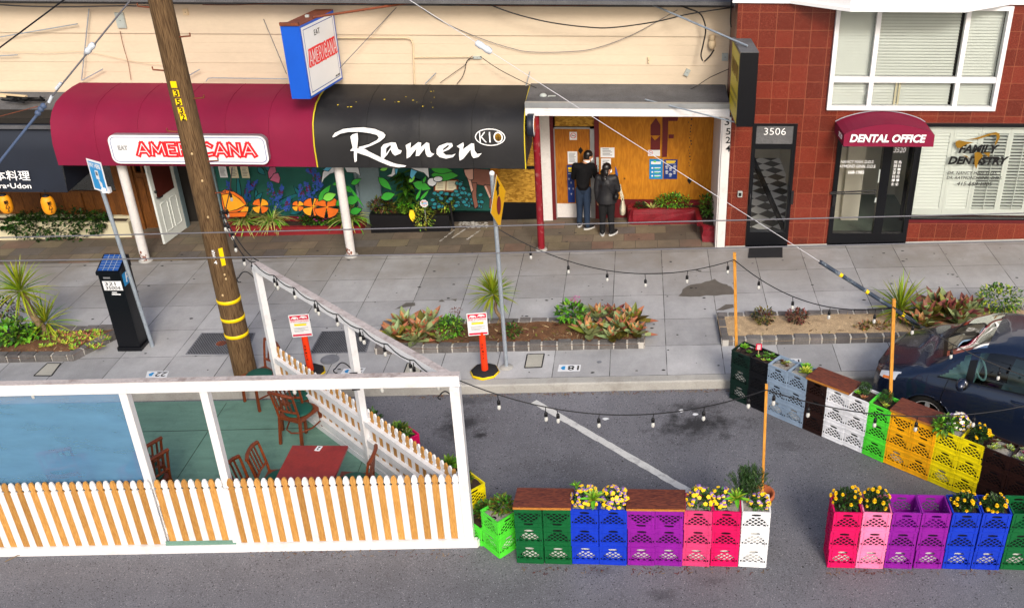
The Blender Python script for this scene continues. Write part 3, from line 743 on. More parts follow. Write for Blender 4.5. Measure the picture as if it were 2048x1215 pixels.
    blob([(774, 352), (783, 348), (786, 336), (792, 336), (790, 348), (784, 353)], 7); blob([(822, 336), (856, 336), (858, 356), (848, 345), (832, 340)], 7); blob([(822, 338), (834, 343), (824, 358), (820, 352)], 8); blob([(790, 338), (796, 338), (792, 350)], 8); oval(864, 364, 9, 8, 7, 0, True); oval(876, 358, 9, 5, 7, 0, True)
    for _ in range(46): x = g.uniform(862, 968); y = g.uniform(385, 415) if x < 925 else g.uniform(388, 416); oval(x, y, 4.5, 3.2, 11, g.uniform(-.5, .5), True, 7)
    for _ in range(16): oval(g.uniform(912, 930), g.uniform(366, 390), 4.5, 3, 11, g.uniform(-.8, .8), True, 7)
    blob([(928, 338), (952, 338), (978, 340), (984, 360), (980, 374), (968, 371), (953, 368), (946, 372), (935, 358)], 9); blob([(944, 366), (953, 366), (952, 392), (956, 412), (950, 417), (945, 395)], 9); blob([(970, 369), (984, 372), (985, 390), (983, 416), (979, 415), (980, 392)], 9); blob([(928, 340), (946, 338), (946, 358), (938, 360), (931, 350)], 10); blob([(968, 372), (972, 371), (982, 394), (979, 396)], 10); blob([(936, 358), (942, 362), (946, 380), (943, 384)], 10)
    p.build('mural_painting', ['paint_orange', 'paint_amber', 'paint_blue', 'paint_plum', 'paint_leaf', 'paint_lime', 'paint_dark', 'paint_white', 'paint_sky', 'paint_brown', 'paint_tan', 'paint_sage', 'paint_rose'], mural_part)
    m = MB(); m.span((a, S - .04, -.2), (c, S - .001, W(600, 432, S).z), 0); m.build('red_plinth', ['red_band'], cream)
    m = MB(); m.span((W(905, 425, S).x, S - .08, -.1), (e, S - .001, W(940, 421, S).z), 0); m.build('black_plinth', ['black_paint'], cream)
mural()
# boarded-up shop on the right
def boarded():
    Y = S - .02
    m = MB(); m.span((W(1000, 400, S).x, S, 0), (W(1062, 400, S).x + .3, S + .1, 2.7), 0); m.build('strand_board', ['osb'], cream)
    m = MB(); zb = W(1040, 404, S).z; m.span((W(1000, 420, S).x, S - .03, .0), (W(1080, 420, S).x, S - .002, zb), 0); m.build('black_base', ['black_paint'], cream); m = MB(); z1 = W(1050, 337, S).z; m.span((W(1000, 420, S).x, S - .03, z1), (W(1080, 420, S).x, S - .002, z1 + .06), 0); m.build('black_rail', ['black_paint'], cream)
    m = MB(); m.span((W(1083, 340, S).x, S - .12, .05), (W(1103, 340, S).x, S + .1, 2.85), 0); m.build('white_pier', ['white_worn'], cream)
    m = MB()
    for a, b in ((1103, 1110), (1190, 1199)): m.span((W(a, 340, S).x, S - .09, .1), (W(b, 340, S).x, S + .1, 2.85), 0)
    m.build('red_jamb', ['dark_red_trim'], cream)
    m = MB(); m.span((W(1110, 250, S).x, S - .02, W(1150, 252, S).z), (W(1190, 250, S).x, S + .08, 2.85), 0); m.build('transom_board', ['osb'], cream)
    fr = MB(); x0, x1 = W(1109, 340, S).x, W(1191, 340, S).x; zt = W(1150, 253, S).z
    fr.span((x0, S - .06, .12), (x0 + .03, S + .05, zt), 0); fr.span((x1 - .10, S - .06, .12), (x1, S + .05, zt), 0); fr.span((x0, S - .06, zt - .03), (x1, S + .05, zt), 0); fr.build('door_frame', ['flashing'], cream)
    zk = W(1150, 406, S).z; d = MB(); d.span((x0 + .03, S - .02, zk), (x1 - .10, S + .03, zt - .03), 0); dd = d.build('boarded_door', ['plywood_door'], cream)
    k = MB(); k.span((x0 + .03, S - .03, .13), (x1 - .10, S + .03, zk - .002), 0); k.build('kick_plate', ['white_worn'], dd)
    h = MB(); p = W(1196, 330, S - .1); h.tube([p, p + Vector((0, -.06, 0)), p + Vector((0, -.06, -.12)), p + Vector((0, 0, -.12))], .014, 6); h.box(W(1195, 322, S - .1), (.05, .02, .16), 0); h.build('handle', ['grey_box'], dd)
    b = MB(); x2, x3 = W(1199, 340, S).x, W(1440, 340, S).x; xm = W(1322, 340, S).x
    b.span((x2, S - .03, .55), (xm - .002, S + .05, 2.85), 0); b.span((xm + .002, S - .03, .55), (x3, S + .05, 2.85), 0); b.build('plywood_board', ['plywood'], cream)
    r = MB(); r.span((x2, S - .06, .1), (x3, S - .001, .548), 0); r.build('red_plinth', ['dark_red_trim'], cream)
    # painted S F arrow mark and the maker's stamps
    p = MB(); Yp = S - .036
    def pp(pts): p.poly([W(x, y, Yp) for x, y in reversed(pts)], 0)
    pp([(1301, 250), (1312, 236), (1321, 250), (1321, 271), (1301, 271)]); pp([(1302, 272), (1310, 281), (1321, 271), (1320, 300), (1301, 300), (1301, 282)]); pp([(1325, 234), (1337, 234), (1334, 314), (1324, 314)]); pp([(1337, 234), (1357, 234), (1355, 242), (1337, 242)]); pp([(1337, 269), (1348, 269), (1347, 277), (1337, 277)])
    p.build('painted_letters', ['letter_maroon'], cream)
    s_ = MB()
    for cx, cy, k in ((1379, 361, 5), (1161, 301, 5)):
        s_.poly([W(x, y, Yp if cx > 1200 else S - .024) for x, y in ((cx - k, cy), (cx, cy + k * 1.5), (cx + k, cy), (cx, cy - k * 1.5))], 0)
    g = random.Random(2)
    for k in range(16): x, y = 1379 + g.uniform(-3, 3), 240 + k * 6.2; a = W(x, y, Yp); s_.span((a.x, Yp, a.z), (a.x + g.uniform(.01, .03), Yp + .001, a.z + .03), 0)
    s_.build('stamp_mark', ['letter_black'], cream)
boarded()
def canopy():     # flat roof over the boarded shop and the strip over the left shop
    x0, x1 = W(1050, 215, FRONT_Y).x, 1.70; zb = W(1300, 233, FRONT_Y).z; zt = W(1300, 216, FRONT_Y).z; ze = W(1300, 206, FRONT_Y).z
    m = MB(); m.span((x0, FRONT_Y, zb), (x1, FRONT_Y + .04, zt), 0)
    for k in (1, 2): m.span((x0, FRONT_Y - .006, zb + (zt - zb) * k / 3), (x1, FRONT_Y, zb + (zt - zb) * k / 3 + .006), 0)
    m.build('fascia', ['white_paint'], cream)
    m = MB(); m.span((x0, FRONT_Y - .03, zt + .002), (x1, FRONT_Y + .06, ze), 0); m.build('gutter', ['flashing'], cream)
    m = MB(); m.grid([[(x0, FRONT_Y + .06, ze - .03), (x0, 17.9, ze - .01), (x0, WALL_Y, ze + .02)], [(x1, FRONT_Y + .06, ze - .03), (x1, 17.9, ze - .01), (x1, WALL_Y, ze + .02)]], 0, False); m.span((x0, FRONT_Y + .05, ze - .1), (x1, WALL_Y, ze - .04), 0); m.build('canopy_roof', ['roof_tar'], cream)
    z = W(1250, 172, WALL_Y).z; m = MB(); m.span((x0 - 3.7, WALL_Y - .03, z - .05), (x1, WALL_Y - .013, z), 0); m.build('wall_flashing', ['flashing'], cream)
    m = MB(); zz = W(60, 232, 17.6).z; m.grid([[(X0, 17.2, zz - .12), (X0, WALL_Y, zz + .22)], [(W(118, 240, 17.6).x + .3, 17.2, zz - .12), (W(118, 240, 17.6).x + .3, WALL_Y, zz + .22)]], 0, False); m.build('lean_to_roof', ['roof_tar'], cream)
canopy()
def end_pier():   # white pier at the right end with the street number
    x0, x1 = W(1437, 420, FRONT_Y).x, 1.735; zb = W(1300, 233, FRONT_Y).z; m = MB()
    m.span((x0, FRONT_Y - .02, walk(x0) - .1), (x1, FRONT_Y + .3, zb), 0); m.span((x0 - .03, FRONT_Y + .02, walk(x0) - .1), (x0, S, zb), 1)
    pier = m.build('white_pier', ['white_worn', 'white_worn'], cream)
    t = MB()
    for ch, px, py in (('3', 1454, 244), ('5', 1456.5, 263), ('2', 1456, 280), ('4', 1456, 297)):
        p = W(px, py, FRONT_Y - .025); text(t, ch, p, .085, .125, 0, (1, 0, 0), (0, 0, 1), .002, .012)
    t.build('street_number', ['letter_black'], pier)
end_pier()

# ================================================================== AWNINGS
def awning(name, pxl, pxr, py, prof, m, lb, yaw=None, seams=0):
    """waterfall canopy swept along the wall; parts: canvas, end panels, piping"""
    Yb = prof[-1][0]; x0, x1 = W(pxl, py, Yb).x, W(pxr, py, Yb).x
    t = thing(name, ((x0 + x1) / 2, Yb, prof[-1][1]), lb, 'awning'); mb = MB(); n = max(2, seams * 6); rows = []
    for i in range(n + 1):
        x = x0 + (x1 - x0) * i / n; ph = (i % 6) / 6.0; sag = .034 * math.sin(math.pi * ph) if seams else 0
        rows.append([(x, y + (sag * .6 if 0 < k < len(prof) - 1 else 0), z - (sag if 0 < k < len(prof) - 1 else 0)) for k, (y, z) in enumerate(prof)])
    mb.grid(rows, 0, True); mb.build('canvas', [m], t)
    if seams:
        for i in range(1, seams): sm_ = MB(); sm_.tube([(x0 + (x1 - x0) * i / seams, y - .001, z + .001) for y, z in prof], .007, 5, 0, False); sm_.build('seam', [m], t)
    for x in (x0, x1):
        e = MB(); q = [(x, y, z) for y, z in prof] + [(x, WALL_Y - .02, prof[-1][1] + .05)]
        e.poly(q if x == x1 else list(reversed(q)), 0); e.build('end_panel', [m], t)
    return t, x0, x1
zbm = W(850, 335, 17.0).z; ztp = W(300, 166, WALL_Y - .02).z
prof = [(WALL_Y - .02, ztp), (18.1, ztp + .0), (17.75, ztp - .03), (17.45, ztp - .10), (17.25, ztp - .22), (17.12, ztp - .36), (17.05, ztp - .55), (17.0, ztp - .75), (17.0, zbm)]
AW1, aw1x0, aw1x1 = awning('awning', 118, 633, 333, prof, 'maroon_canvas', 'maroon fabric waterfall awning with a white lit sign panel on its front', seams=6)
AW2, aw2x0, aw2x1 = awning('awning', 637, 1051, 335, [(y, z - .012 * (i > 0)) for i, (y, z) in enumerate(prof)], 'black_canvas', 'black fabric waterfall awning with big white brush lettering', seams=4)
m = MB(); m.tube([(aw2x0 - .012, y - .012, z) for y, z in prof], .014, 6); m.tube([(aw2x1 + .004, y - .01, z - .012) for y, z in prof], .012, 6); m.build('piping', ['yellow_piping'], AW2)
m = MB(); g = random.Random(5)
for _ in range(16):
    u = g.random(); k = g.choice((1, 2, 2, 3)); y0, z0 = prof[k]; y1, z1 = prof[k + 1]; v = g.uniform(.1, .9); c = Vector((aw2x0 + .3 + 1.9 * u, y0 + (y1 - y0) * v - .012, z0 + (z1 - z0) * v + .006)); r = g.uniform(.006, .02)
    m.poly([c + Vector((r * g.uniform(.6, 1.6) * math.cos(i * 1.05), (y1 - y0) * r * 3 * math.sin(i * 1.05), (z1 - z0) * r * 3 * math.sin(i * 1.05))) for i in range(6)], 0)
m.build('paint_fleck', ['yellow_piping'], AW2)
def brush():
    Y = 16.985; mb = MB(); hol = []
    def q(pts, mi=0, d=.03):
        ps = [W(640 + x / 4.876, 230 + y / 4.876, Y) for x, y in pts]; n = len(ps); a = sum((ps[i].x * ps[(i + 1) % n].z - ps[(i + 1) % n].x * ps[i].z) for i in range(n))
        if a < 0: ps.reverse()
        ps = [p + Vector((0, -d, 0)) for p in ps]; mb.prism(ps, (0, d, 0), mi, 1)
    q([(125, 205), (150, 170), (230, 132), (330, 120), (430, 116), (540, 132), (620, 165), (642, 190), (630, 218), (590, 252), (520, 287), (430, 322), (385, 327), (380, 308), (480, 282), (560, 240), (577, 215), (560, 190), (480, 170), (380, 158), (280, 160), (200, 178), (150, 207), (130, 213)])
    q([(300, 205), (320, 185), (370, 170), (375, 230), (366, 320), (362, 445), (342, 455), (335, 400), (335, 345), (298, 345), (322, 312), (308, 250)])
    q([(366, 322), (440, 325), (480, 350), (560, 390), (660, 440), (740, 470), (845, 488), (830, 500), (770, 505), (690, 492), (590, 452), (480, 400), (366, 362)])
    q([(598, 405), (600, 310), (625, 280), (700, 262), (742, 264), (765, 330), (800, 342), (790, 368), (735, 392), (712, 372), (690, 330), (660, 380), (625, 420)])
    q([(650, 318), (690, 287), (697, 305), (664, 352), (645, 375)], 1, .032)
    q([(838, 290), (890, 262), (885, 320), (960, 260), (990, 265), (985, 310), (1040, 262), (1068, 270), (1075, 340), (1090, 365), (1118, 375), (1080, 405), (1050, 400), (1035, 375), (1025, 318), (970, 392), (935, 395), (945, 322), (880, 402), (848, 420), (848, 340)])
    q([(1140, 330), (1165, 295), (1240, 268), (1290, 270), (1298, 300), (1260, 332), (1200, 357), (1230, 385), (1290, 385), (1325, 372), (1300, 405), (1230, 420), (1170, 405), (1140, 375)])
    q([(1205, 322), (1250, 288), (1264, 295), (1240, 318), (1202, 342)], 1, .032)
    q([(1335, 300), (1400, 262), (1405, 290), (1395, 330), (1480, 270), (1505, 275), (1510, 340), (1535, 375), (1580, 368), (1545, 405), (1500, 415), (1480, 390), (1470, 332), (1400, 420), (1365, 440), (1358, 380), (1365, 320)])
    mb.build('brush_lettering', ['letter_white', 'black_canvas'], AW2)
    # oval badge: rim, two letters, yellow roundel with a tree
    c = W(640 + 1660 / 4.876, 230 + 215 / 4.876, Y); b = MB(); N = 28
    def ring(rx, rz, rx2, rz2, mi, d):
        for i in range(N):
            a, e = 6.2832 * i / N, 6.2832 * (i + 1) / N
            b.poly([(c.x + rx2 * math.cos(a), Y - d, c.z + rz2 * math.sin(a)), (c.x + rx * math.cos(a), Y - d, c.z + rz * math.sin(a)), (c.x + rx * math.cos(e), Y - d, c.z + rz * math.sin(e)), (c.x + rx2 * math.cos(e), Y - d, c.z + rz2 * math.sin(e))][::-1], mi)
    k = (W(1000, 285, Y).x - W(900, 285, Y).x) / 100 / 4.876
    ring(148 * k, 88 * k, 138 * k, 78 * k, 0, .012)
    text(b, 'K', c + Vector((-70 * k, -.012, 0)), 70 * k, 105 * k, 0, off=-.005); text(b, 'I', c + Vector((-4 * k, -.012, 0)), 13 * k, 105 * k, 0)
    o = c + Vector((78 * k, -.010, 0))
    for rr, mi, dy in ((50, 0, 0), (37, 1, -.003)):
        b.poly([o + Vector((rr * k * math.cos(6.283 * i / 20) * .9, dy, rr * k * math.sin(6.283 * i / 20) * 1.1)) for i in range(20)], mi)
    b.box(o + Vector((0, -.006, -10 * k)), (5 * k, .002, 60 * k), 2)
    for z in (-22, -8): b.box(o + Vector((0, -.006, z * k)), (55 * k, .002, 5 * k), 2)
    b.build('oval_badge', ['letter_white', 'gold', 'letter_black'], AW2)
brush()
def navy():
    Y = 17.15; z1 = W(50, 252, Y).z; z0 = W(60, 384, Y).z; x1 = W(133, 376, Y).x
    t = thing('awning', (x1 - 2, Y, z0), 'dark navy sloping awning with white lettering and hanging orange lanterns', 'awning')
    m = MB(); rows = []
    for i in range(9):
        x = -16 + (x1 + 16) * i / 8; rows.append([(x, Y + .25, z1 + .02), (x, Y + .16, z1 - .05), (x, Y + .05, z1 - .5), (x, Y, z0)])
    m.grid(rows, 0, True); m.build('canvas', ['navy_canvas'], t)
    m = MB(); m.poly([(x1, Y + .25, z1 + .02), (x1, Y, z0), (x1, S - .1, z0 + .1), (x1, S - .1, z1)], 0); m.build('end_panel', ['navy_canvas'], t)
    m = MB(); m.span((-16, Y + .2, z1 + .02), (x1, Y + .3, z1 + .06), 0); m.build('front_rail', ['flashing'], t)
    m = MB(); c = W(24, 351, Y - .02); text(m, '本料理', c, .66, .19, 0, (1, 0, 0), (0, .15, 1), .003, .006)
    c = W(5, 373, Y - .02); text(m, 'Tempura•Udon', c + Vector((-.02, 0, 0)), 1.12, .13, 0, (1, 0, 0), (0, .1, 1), .003, .008); m.build('lettering', ['letter_white'], t)
navy()
def lantern(px, py, lb):
    c = W(px, py, 17.1); t = thing('paper_lantern', c - Vector((0, 0, .2)), lb, 'lantern', 'orange lanterns under the navy awning'); m = MB(); prof = []
    for i in range(21):
        a = -1 + i / 10; r = .118 * (1 - abs(a) ** 3.2 * .45) + (.003 if i % 2 else -.002); prof.append((r, a * .175))
    m.lathe(prof, c, 18); m.build('shade', ['lantern_orange'], t)
    m = MB(); m.lathe([(.0, .2), (.055, .2), (.06, .172), (.0, .172)], c, 14); m.lathe([(0, -.19), (.05, -.19), (.055, -.172), (0, -.172)], c, 14); m.tube([c + Vector((0, 0, .2)), c + Vector((0, 0, .32))], .006, 5); m.build('cap', ['dark_iron'], t)
    m = MB()
    for ch, dz in (('飯', .075), ('八', -.0), ('丁', -.075)): text(m, ch, c + Vector((.085, -.095, dz)), .07, .07, 0, (.72, .69, 0), (0, 0, 1), .006, .012)
    m.build('lettering', ['letter_black'], t)
lantern(11, 408, 'leftmost of the two orange paper lanterns, cut by the photo edge'); lantern(97, 410, 'whole orange paper lantern with black characters under the navy awning')
GLY = {'A': [((0, 0), (.5, 1)), ((.5, 1), (1, 0)), ((.22, .3), (.78, .3))], 'M': [((0, 0), (.1, 1)), ((.1, 1), (.5, .25)), ((.5, .25), (.9, 1)), ((.9, 1), (1, 0))], 'E': [((.1, 0), (.1, 1)), ((.1, 1), (.9, 1)), ((.1, .5), (.75, .5)), ((.1, 0), (.9, 0))], 'R': [((.1, 0), (.1, 1)), ((.1, 1), (.7, 1)), ((.7, 1), (.9, .78)), ((.9, .78), (.7, .5)), ((.7, .5), (.1, .5)), ((.5, .5), (.95, 0))], 'I': [((.5, 0), (.5, 1))], 'C': [((.95, .82), (.65, 1)), ((.65, 1), (.3, .95)), ((.3, .95), (.08, .6)), ((.08, .6), (.12, .25)), ((.12, .25), (.4, 0)), ((.4, 0), (.95, .1))], 'N': [((.08, 0), (.08, 1)), ((.08, 1), (.92, 0)), ((.92, 0), (.92, 1))], 'T': [((0, 1), (1, 1)), ((.5, 1), (.5, 0))]}
def stroke_text(mb, s, c, wd, ht, m1, m2, w1, w2, rx=(1, 0, 0), up=(0, 0, 1)):
    """inline lettering: thick strokes with a thin light line inside"""
    rx = Vector(rx).normalized(); up = Vector(up); nz = rx.cross(up); ws = {'I': .45, 'M': 1.15, 'E': .8}; tot = sum(ws.get(ch, 1) for ch in s) + .28 * (len(s) - 1); k = wd / tot; x = -wd / 2; e = 0
    for ch in s:
        cw = ws.get(ch, 1) * k
        for w_, m_, lift in ((w1, m1, 0), (w2, m2, .004)):
            for a, b in GLY[ch]:
                e += 1; A = Vector((x + a[0] * cw, (a[1] - .5) * ht)); B = Vector((x + b[0] * cw, (b[1] - .5) * ht)); d = (B - A).normalized(); n = Vector((-d.y, d.x)) * w_ / 2; A = A - d * w_ * .42; B = B + d * w_ * .42
                mb.poly([Vector(c) + rx * p.x + up * p.y + nz * (lift + .00006 * e) for p in (A - n, B - n, B + n, A + n)], m_)
        x += cw + .28 * k
def panel_sign():
    Y = 16.90; c0, c1 = W(214, 268, Y), W(540, 329, Y); x0, x1 = c0.x - .02, c1.x; zt, zb = W(380, 271, Y).z, W(380, 328, Y).z; t = thing('shop_sign', ((x0 + x1) / 2, Y, zb), 'long white sign panel with red lettering on the maroon awning front', 'sign')
    def rr(i, Yv, r0=.13):
        pts = []; r = r0 - i
        for cx, cz, a0 in ((x1 - r0, zt - r0, 0), (x0 + r0, zt - r0, 90), (x0 + r0, zb + r0, 180), (x1 - r0, zb + r0, 270)):
            for k in range(6): a = R(a0 + 18 * k); pts.append(Vector((cx + r * math.cos(a), Yv, cz + r * math.sin(a))))
        return pts[::-1]
    m = MB(); m.prism(rr(0, Y)[::-1], (0, .12, 0), 0, 1); m.build('panel', ['white_plain', 'flashing'], t)
    m = MB(); a, b = rr(.035, Y - .003), rr(.045, Y - .003); n = len(a)
    for i in range(n): m.poly([a[i], b[i], b[(i + 1) % n], a[(i + 1) % n]][::-1], 0)
    m.build('border_line', ['letter_blue'], t)
    cz = W(390, 299, Y).z; xa, xb = W(272, 300, Y).x, W(512, 300, Y).x; m = MB(); c = Vector(((xa + xb) / 2, Y - .003, cz))
    stroke_text(m, 'AMERICANA', c, xb - xa - .06, .21, 0, 1, .098, .015); m.build('red_lettering', ['letter_red', 'white_plain'], t)
    m = MB(); e = W(245, 296, Y - .003); stroke_text(m, 'EAT', e, .16, .065, 0, 1, .020, .006); m.build('small_lettering', ['letter_black', 'white_plain'], t)
panel_sign()
def blade_sign():
    fl, fr = W(560, 53, 16.9), W(598, 53, 16.9); fz = W(600, 198, 16.9).z; br = W(665, 11, 18.2); zt = fl.z; br.z = zt
    bl = br + (fl - fr); A = [fl, fr, br, bl]; d = (br - fr).normalized(); nx = Vector((d.y, -d.x, 0)); t = thing('blade_sign', (fr.x, fr.y, fz), 'blue box sign with white faces and rusty top projecting from the cream wall', 'sign')
    lo = [Vector((p.x, p.y, fz)) for p in A]; m = MB(); m.add(A + lo, [(0, 1, 5, 4), (1, 2, 6, 5), (2, 3, 7, 6), (3, 0, 4, 7), (7, 6, 5, 4)], 0); m.build('box', ['sign_blue'], t)
    m = MB(); up = Vector((0, 0, 1)); m.prism([p + up * .002 for p in A], (0, 0, .015), 0); m.beam(fl + up * .04, fr + up * .04, .06, .05, 0); m.box((fr + bl) / 2 + up * .03, (.06, .06, .05), 1); m.build('rusty_top', ['rust', 'grey_box'], t)
    L = (br - fr).length; Hh = zt - fz; m = MB()
    def q(u, v, e): return fr + d * (L * u) + Vector((0, 0, -Hh * (1 - v))) + nx * e
    def rect(u0, u1, v0, v1, e, mi): m.poly([q(u0, v0, e), q(u1, v0, e), q(u1, v1, e), q(u0, v1, e)], mi)
    rect(.03, .97, .03, .97, .004, 0)
    for a in ((.07, .93, .065, .075), (.07, .93, .925, .935), (.07, .078, .075, .925), (.922, .93, .075, .925)): rect(*a, .007, 1)
    m.build('white_face', ['white_plain', 'letter_blue'], t)
    m = MB(); c = q(.52, .53, .008); stroke_text(m, 'AMERICANA', c, L * .78, Hh * .19, 0, 1, .088, .016, d); m.build('red_lettering', ['letter_red', 'white_plain'], t)
    m = MB(); text(m, 'EAT', q(.44, .83, .008), L * .16, Hh * .075, 0, d, (0, 0, 1), .001, .0); text(m, '668 7400', q(.86, .1, .008), L * .13, Hh * .025, 0, d, (0, 0, 1)); m.build('small_lettering', ['letter_black'], t)
    s = MB(); a = q(.3, 1.0, -.1); e = W(832, 4, WALL_Y - .03); s.tube([W(622, 40, 16.9) + Vector((0, .1, .02)), e], .022, 6); s.build('stay_bar', ['rust'], t)
    s = MB(); s.tube([W(527, 38, WALL_Y - .02), W(573, 148, 17.2)], .007, 5); s.tube([W(795, 13, WALL_Y - .02), W(680, 136, 18.1)], .007, 5); s.build('stay_wire', ['wire_grey'], t)
blade_sign()
def yellow_blade():
    fl, fr = W(1481, 106, 16.3), W(1518, 106, 16.3); fz = W(1490, 254, 16.3).z; zt = fl.z; d = Vector((-.04, 1, 0)).normalized(); L = 1.05; bl, br = fl + d * L, fr + d * L
    A = [fl, fr, br, bl]; lo = [Vector((p.x, p.y, fz)) for p in A]; t = thing('blade_sign', (fr.x, fr.y, fz), 'black box sign with yellow face and red lettering above the white street number pier', 'sign')
    m = MB(); m.add(A + lo, [(0, 1, 5, 4), (1, 2, 6, 5), (2, 3, 7, 6), (3, 0, 4, 7), (7, 6, 5, 4)], 0); m.build('box', ['black_paint'], t)
    m = MB(); up = Vector((0, 0, 1)); m.prism([p * 1.0 + up * .002 for p in A], (0, 0, .012), 0); m.build('grey_top', ['roof_tar'], t)
    n = Vector((-1, -.04, 0)); m = MB()
    def q(u, v, e): return fl + d * (L * u) + Vector((0, 0, -(zt - fz) * (1 - v))) + n * e
    m.poly([q(.96, .03, .004), q(.04, .03, .004), q(.04, .97, .004), q(.96, .97, .004)], 0); m.build('yellow_face', ['yellow_face'], t)
    m = MB()
    g = random.Random(6)          # the strokes of its faded lettering
    for k in range(11):
        u = .12 + k * .072; h = g.uniform(.17, .23); m.poly([q(u + .035, .80 - h, .007), q(u, .80 - h, .007), q(u, .80, .007), q(u + .035, .80, .007)], 0)
    for k in range(16):
        u = .12 + k * .05; v = .40 - .12 * (k % 2); m.poly([q(u + .035, v - .06, .007), q(u, v - .06, .007), q(u, v, .007), q(u + .035, v, .007)], 1)
    m.build('lettering', ['rust', 'letter_black'], t)
    s = MB(); s.tube([W(1303, 9, WALL_Y - .02), W(1495, 92, 16.6)], .018, 6); s.build('stay_bar', ['galvanised'], t)
    s = MB(); s.tube([W(1290, 199, 17.45), W(1476, 246, 16.6)], .013, 6); s.build('stay_wire', ['galvanised'], t)
yellow_blade()
def round_sign():
    c = W(1056, 262, 16.98); x = aw2x1 + .06; t = thing('round_sign', (x, 17.1, c.z), 'small round lit sign on the right end of the black awning', 'sign'); cc = Vector((x, 17.15, c.z + .05))
    m = MB(); m.lathe([(0, 0), (.20, 0), (.21, .02), (.21, .12), (0, .12)], cc, 20, 0, 'X'); m.build('drum', ['navy_canvas'], t)
    m = MB(); m.lathe([(0, .125), (.19, .125), (.19, .12)], cc, 20, 0, 'X'); m.build('face', ['white_plain'], t); m = MB(); m.lathe([(0, .129), (.13, .128)], cc, 16, 0, 'X'); m.build('emblem', ['paint_orange'], t)
    t = thing('hanging_sign', (x + .2, 17.5, c.z), 'small white and green hanging sign beside the red pipe column', 'sign'); p = W(1067, 252, 17.5); m = MB(); m.box(p, (.02, .26, .30), 0, Euler((0, 0, R(-35))).to_matrix()); pl = m.build('panel', ['white_plain'], t)
    m = MB(); r3 = Euler((0, 0, R(-35))).to_matrix()
    for dz, h in ((.1, .07), (-.1, .08)): m.box(p + Vector((0, 0, dz)), (.026, .22, h), 0, r3)
    m.build('green_band', ['paint_leaf'], t); m = MB(); m.tube([p + Vector((0, 0, .15)), p + Vector((0, 0, .45))], .006, 5); m.build('hanger', ['wire_grey'], t)
round_sign()

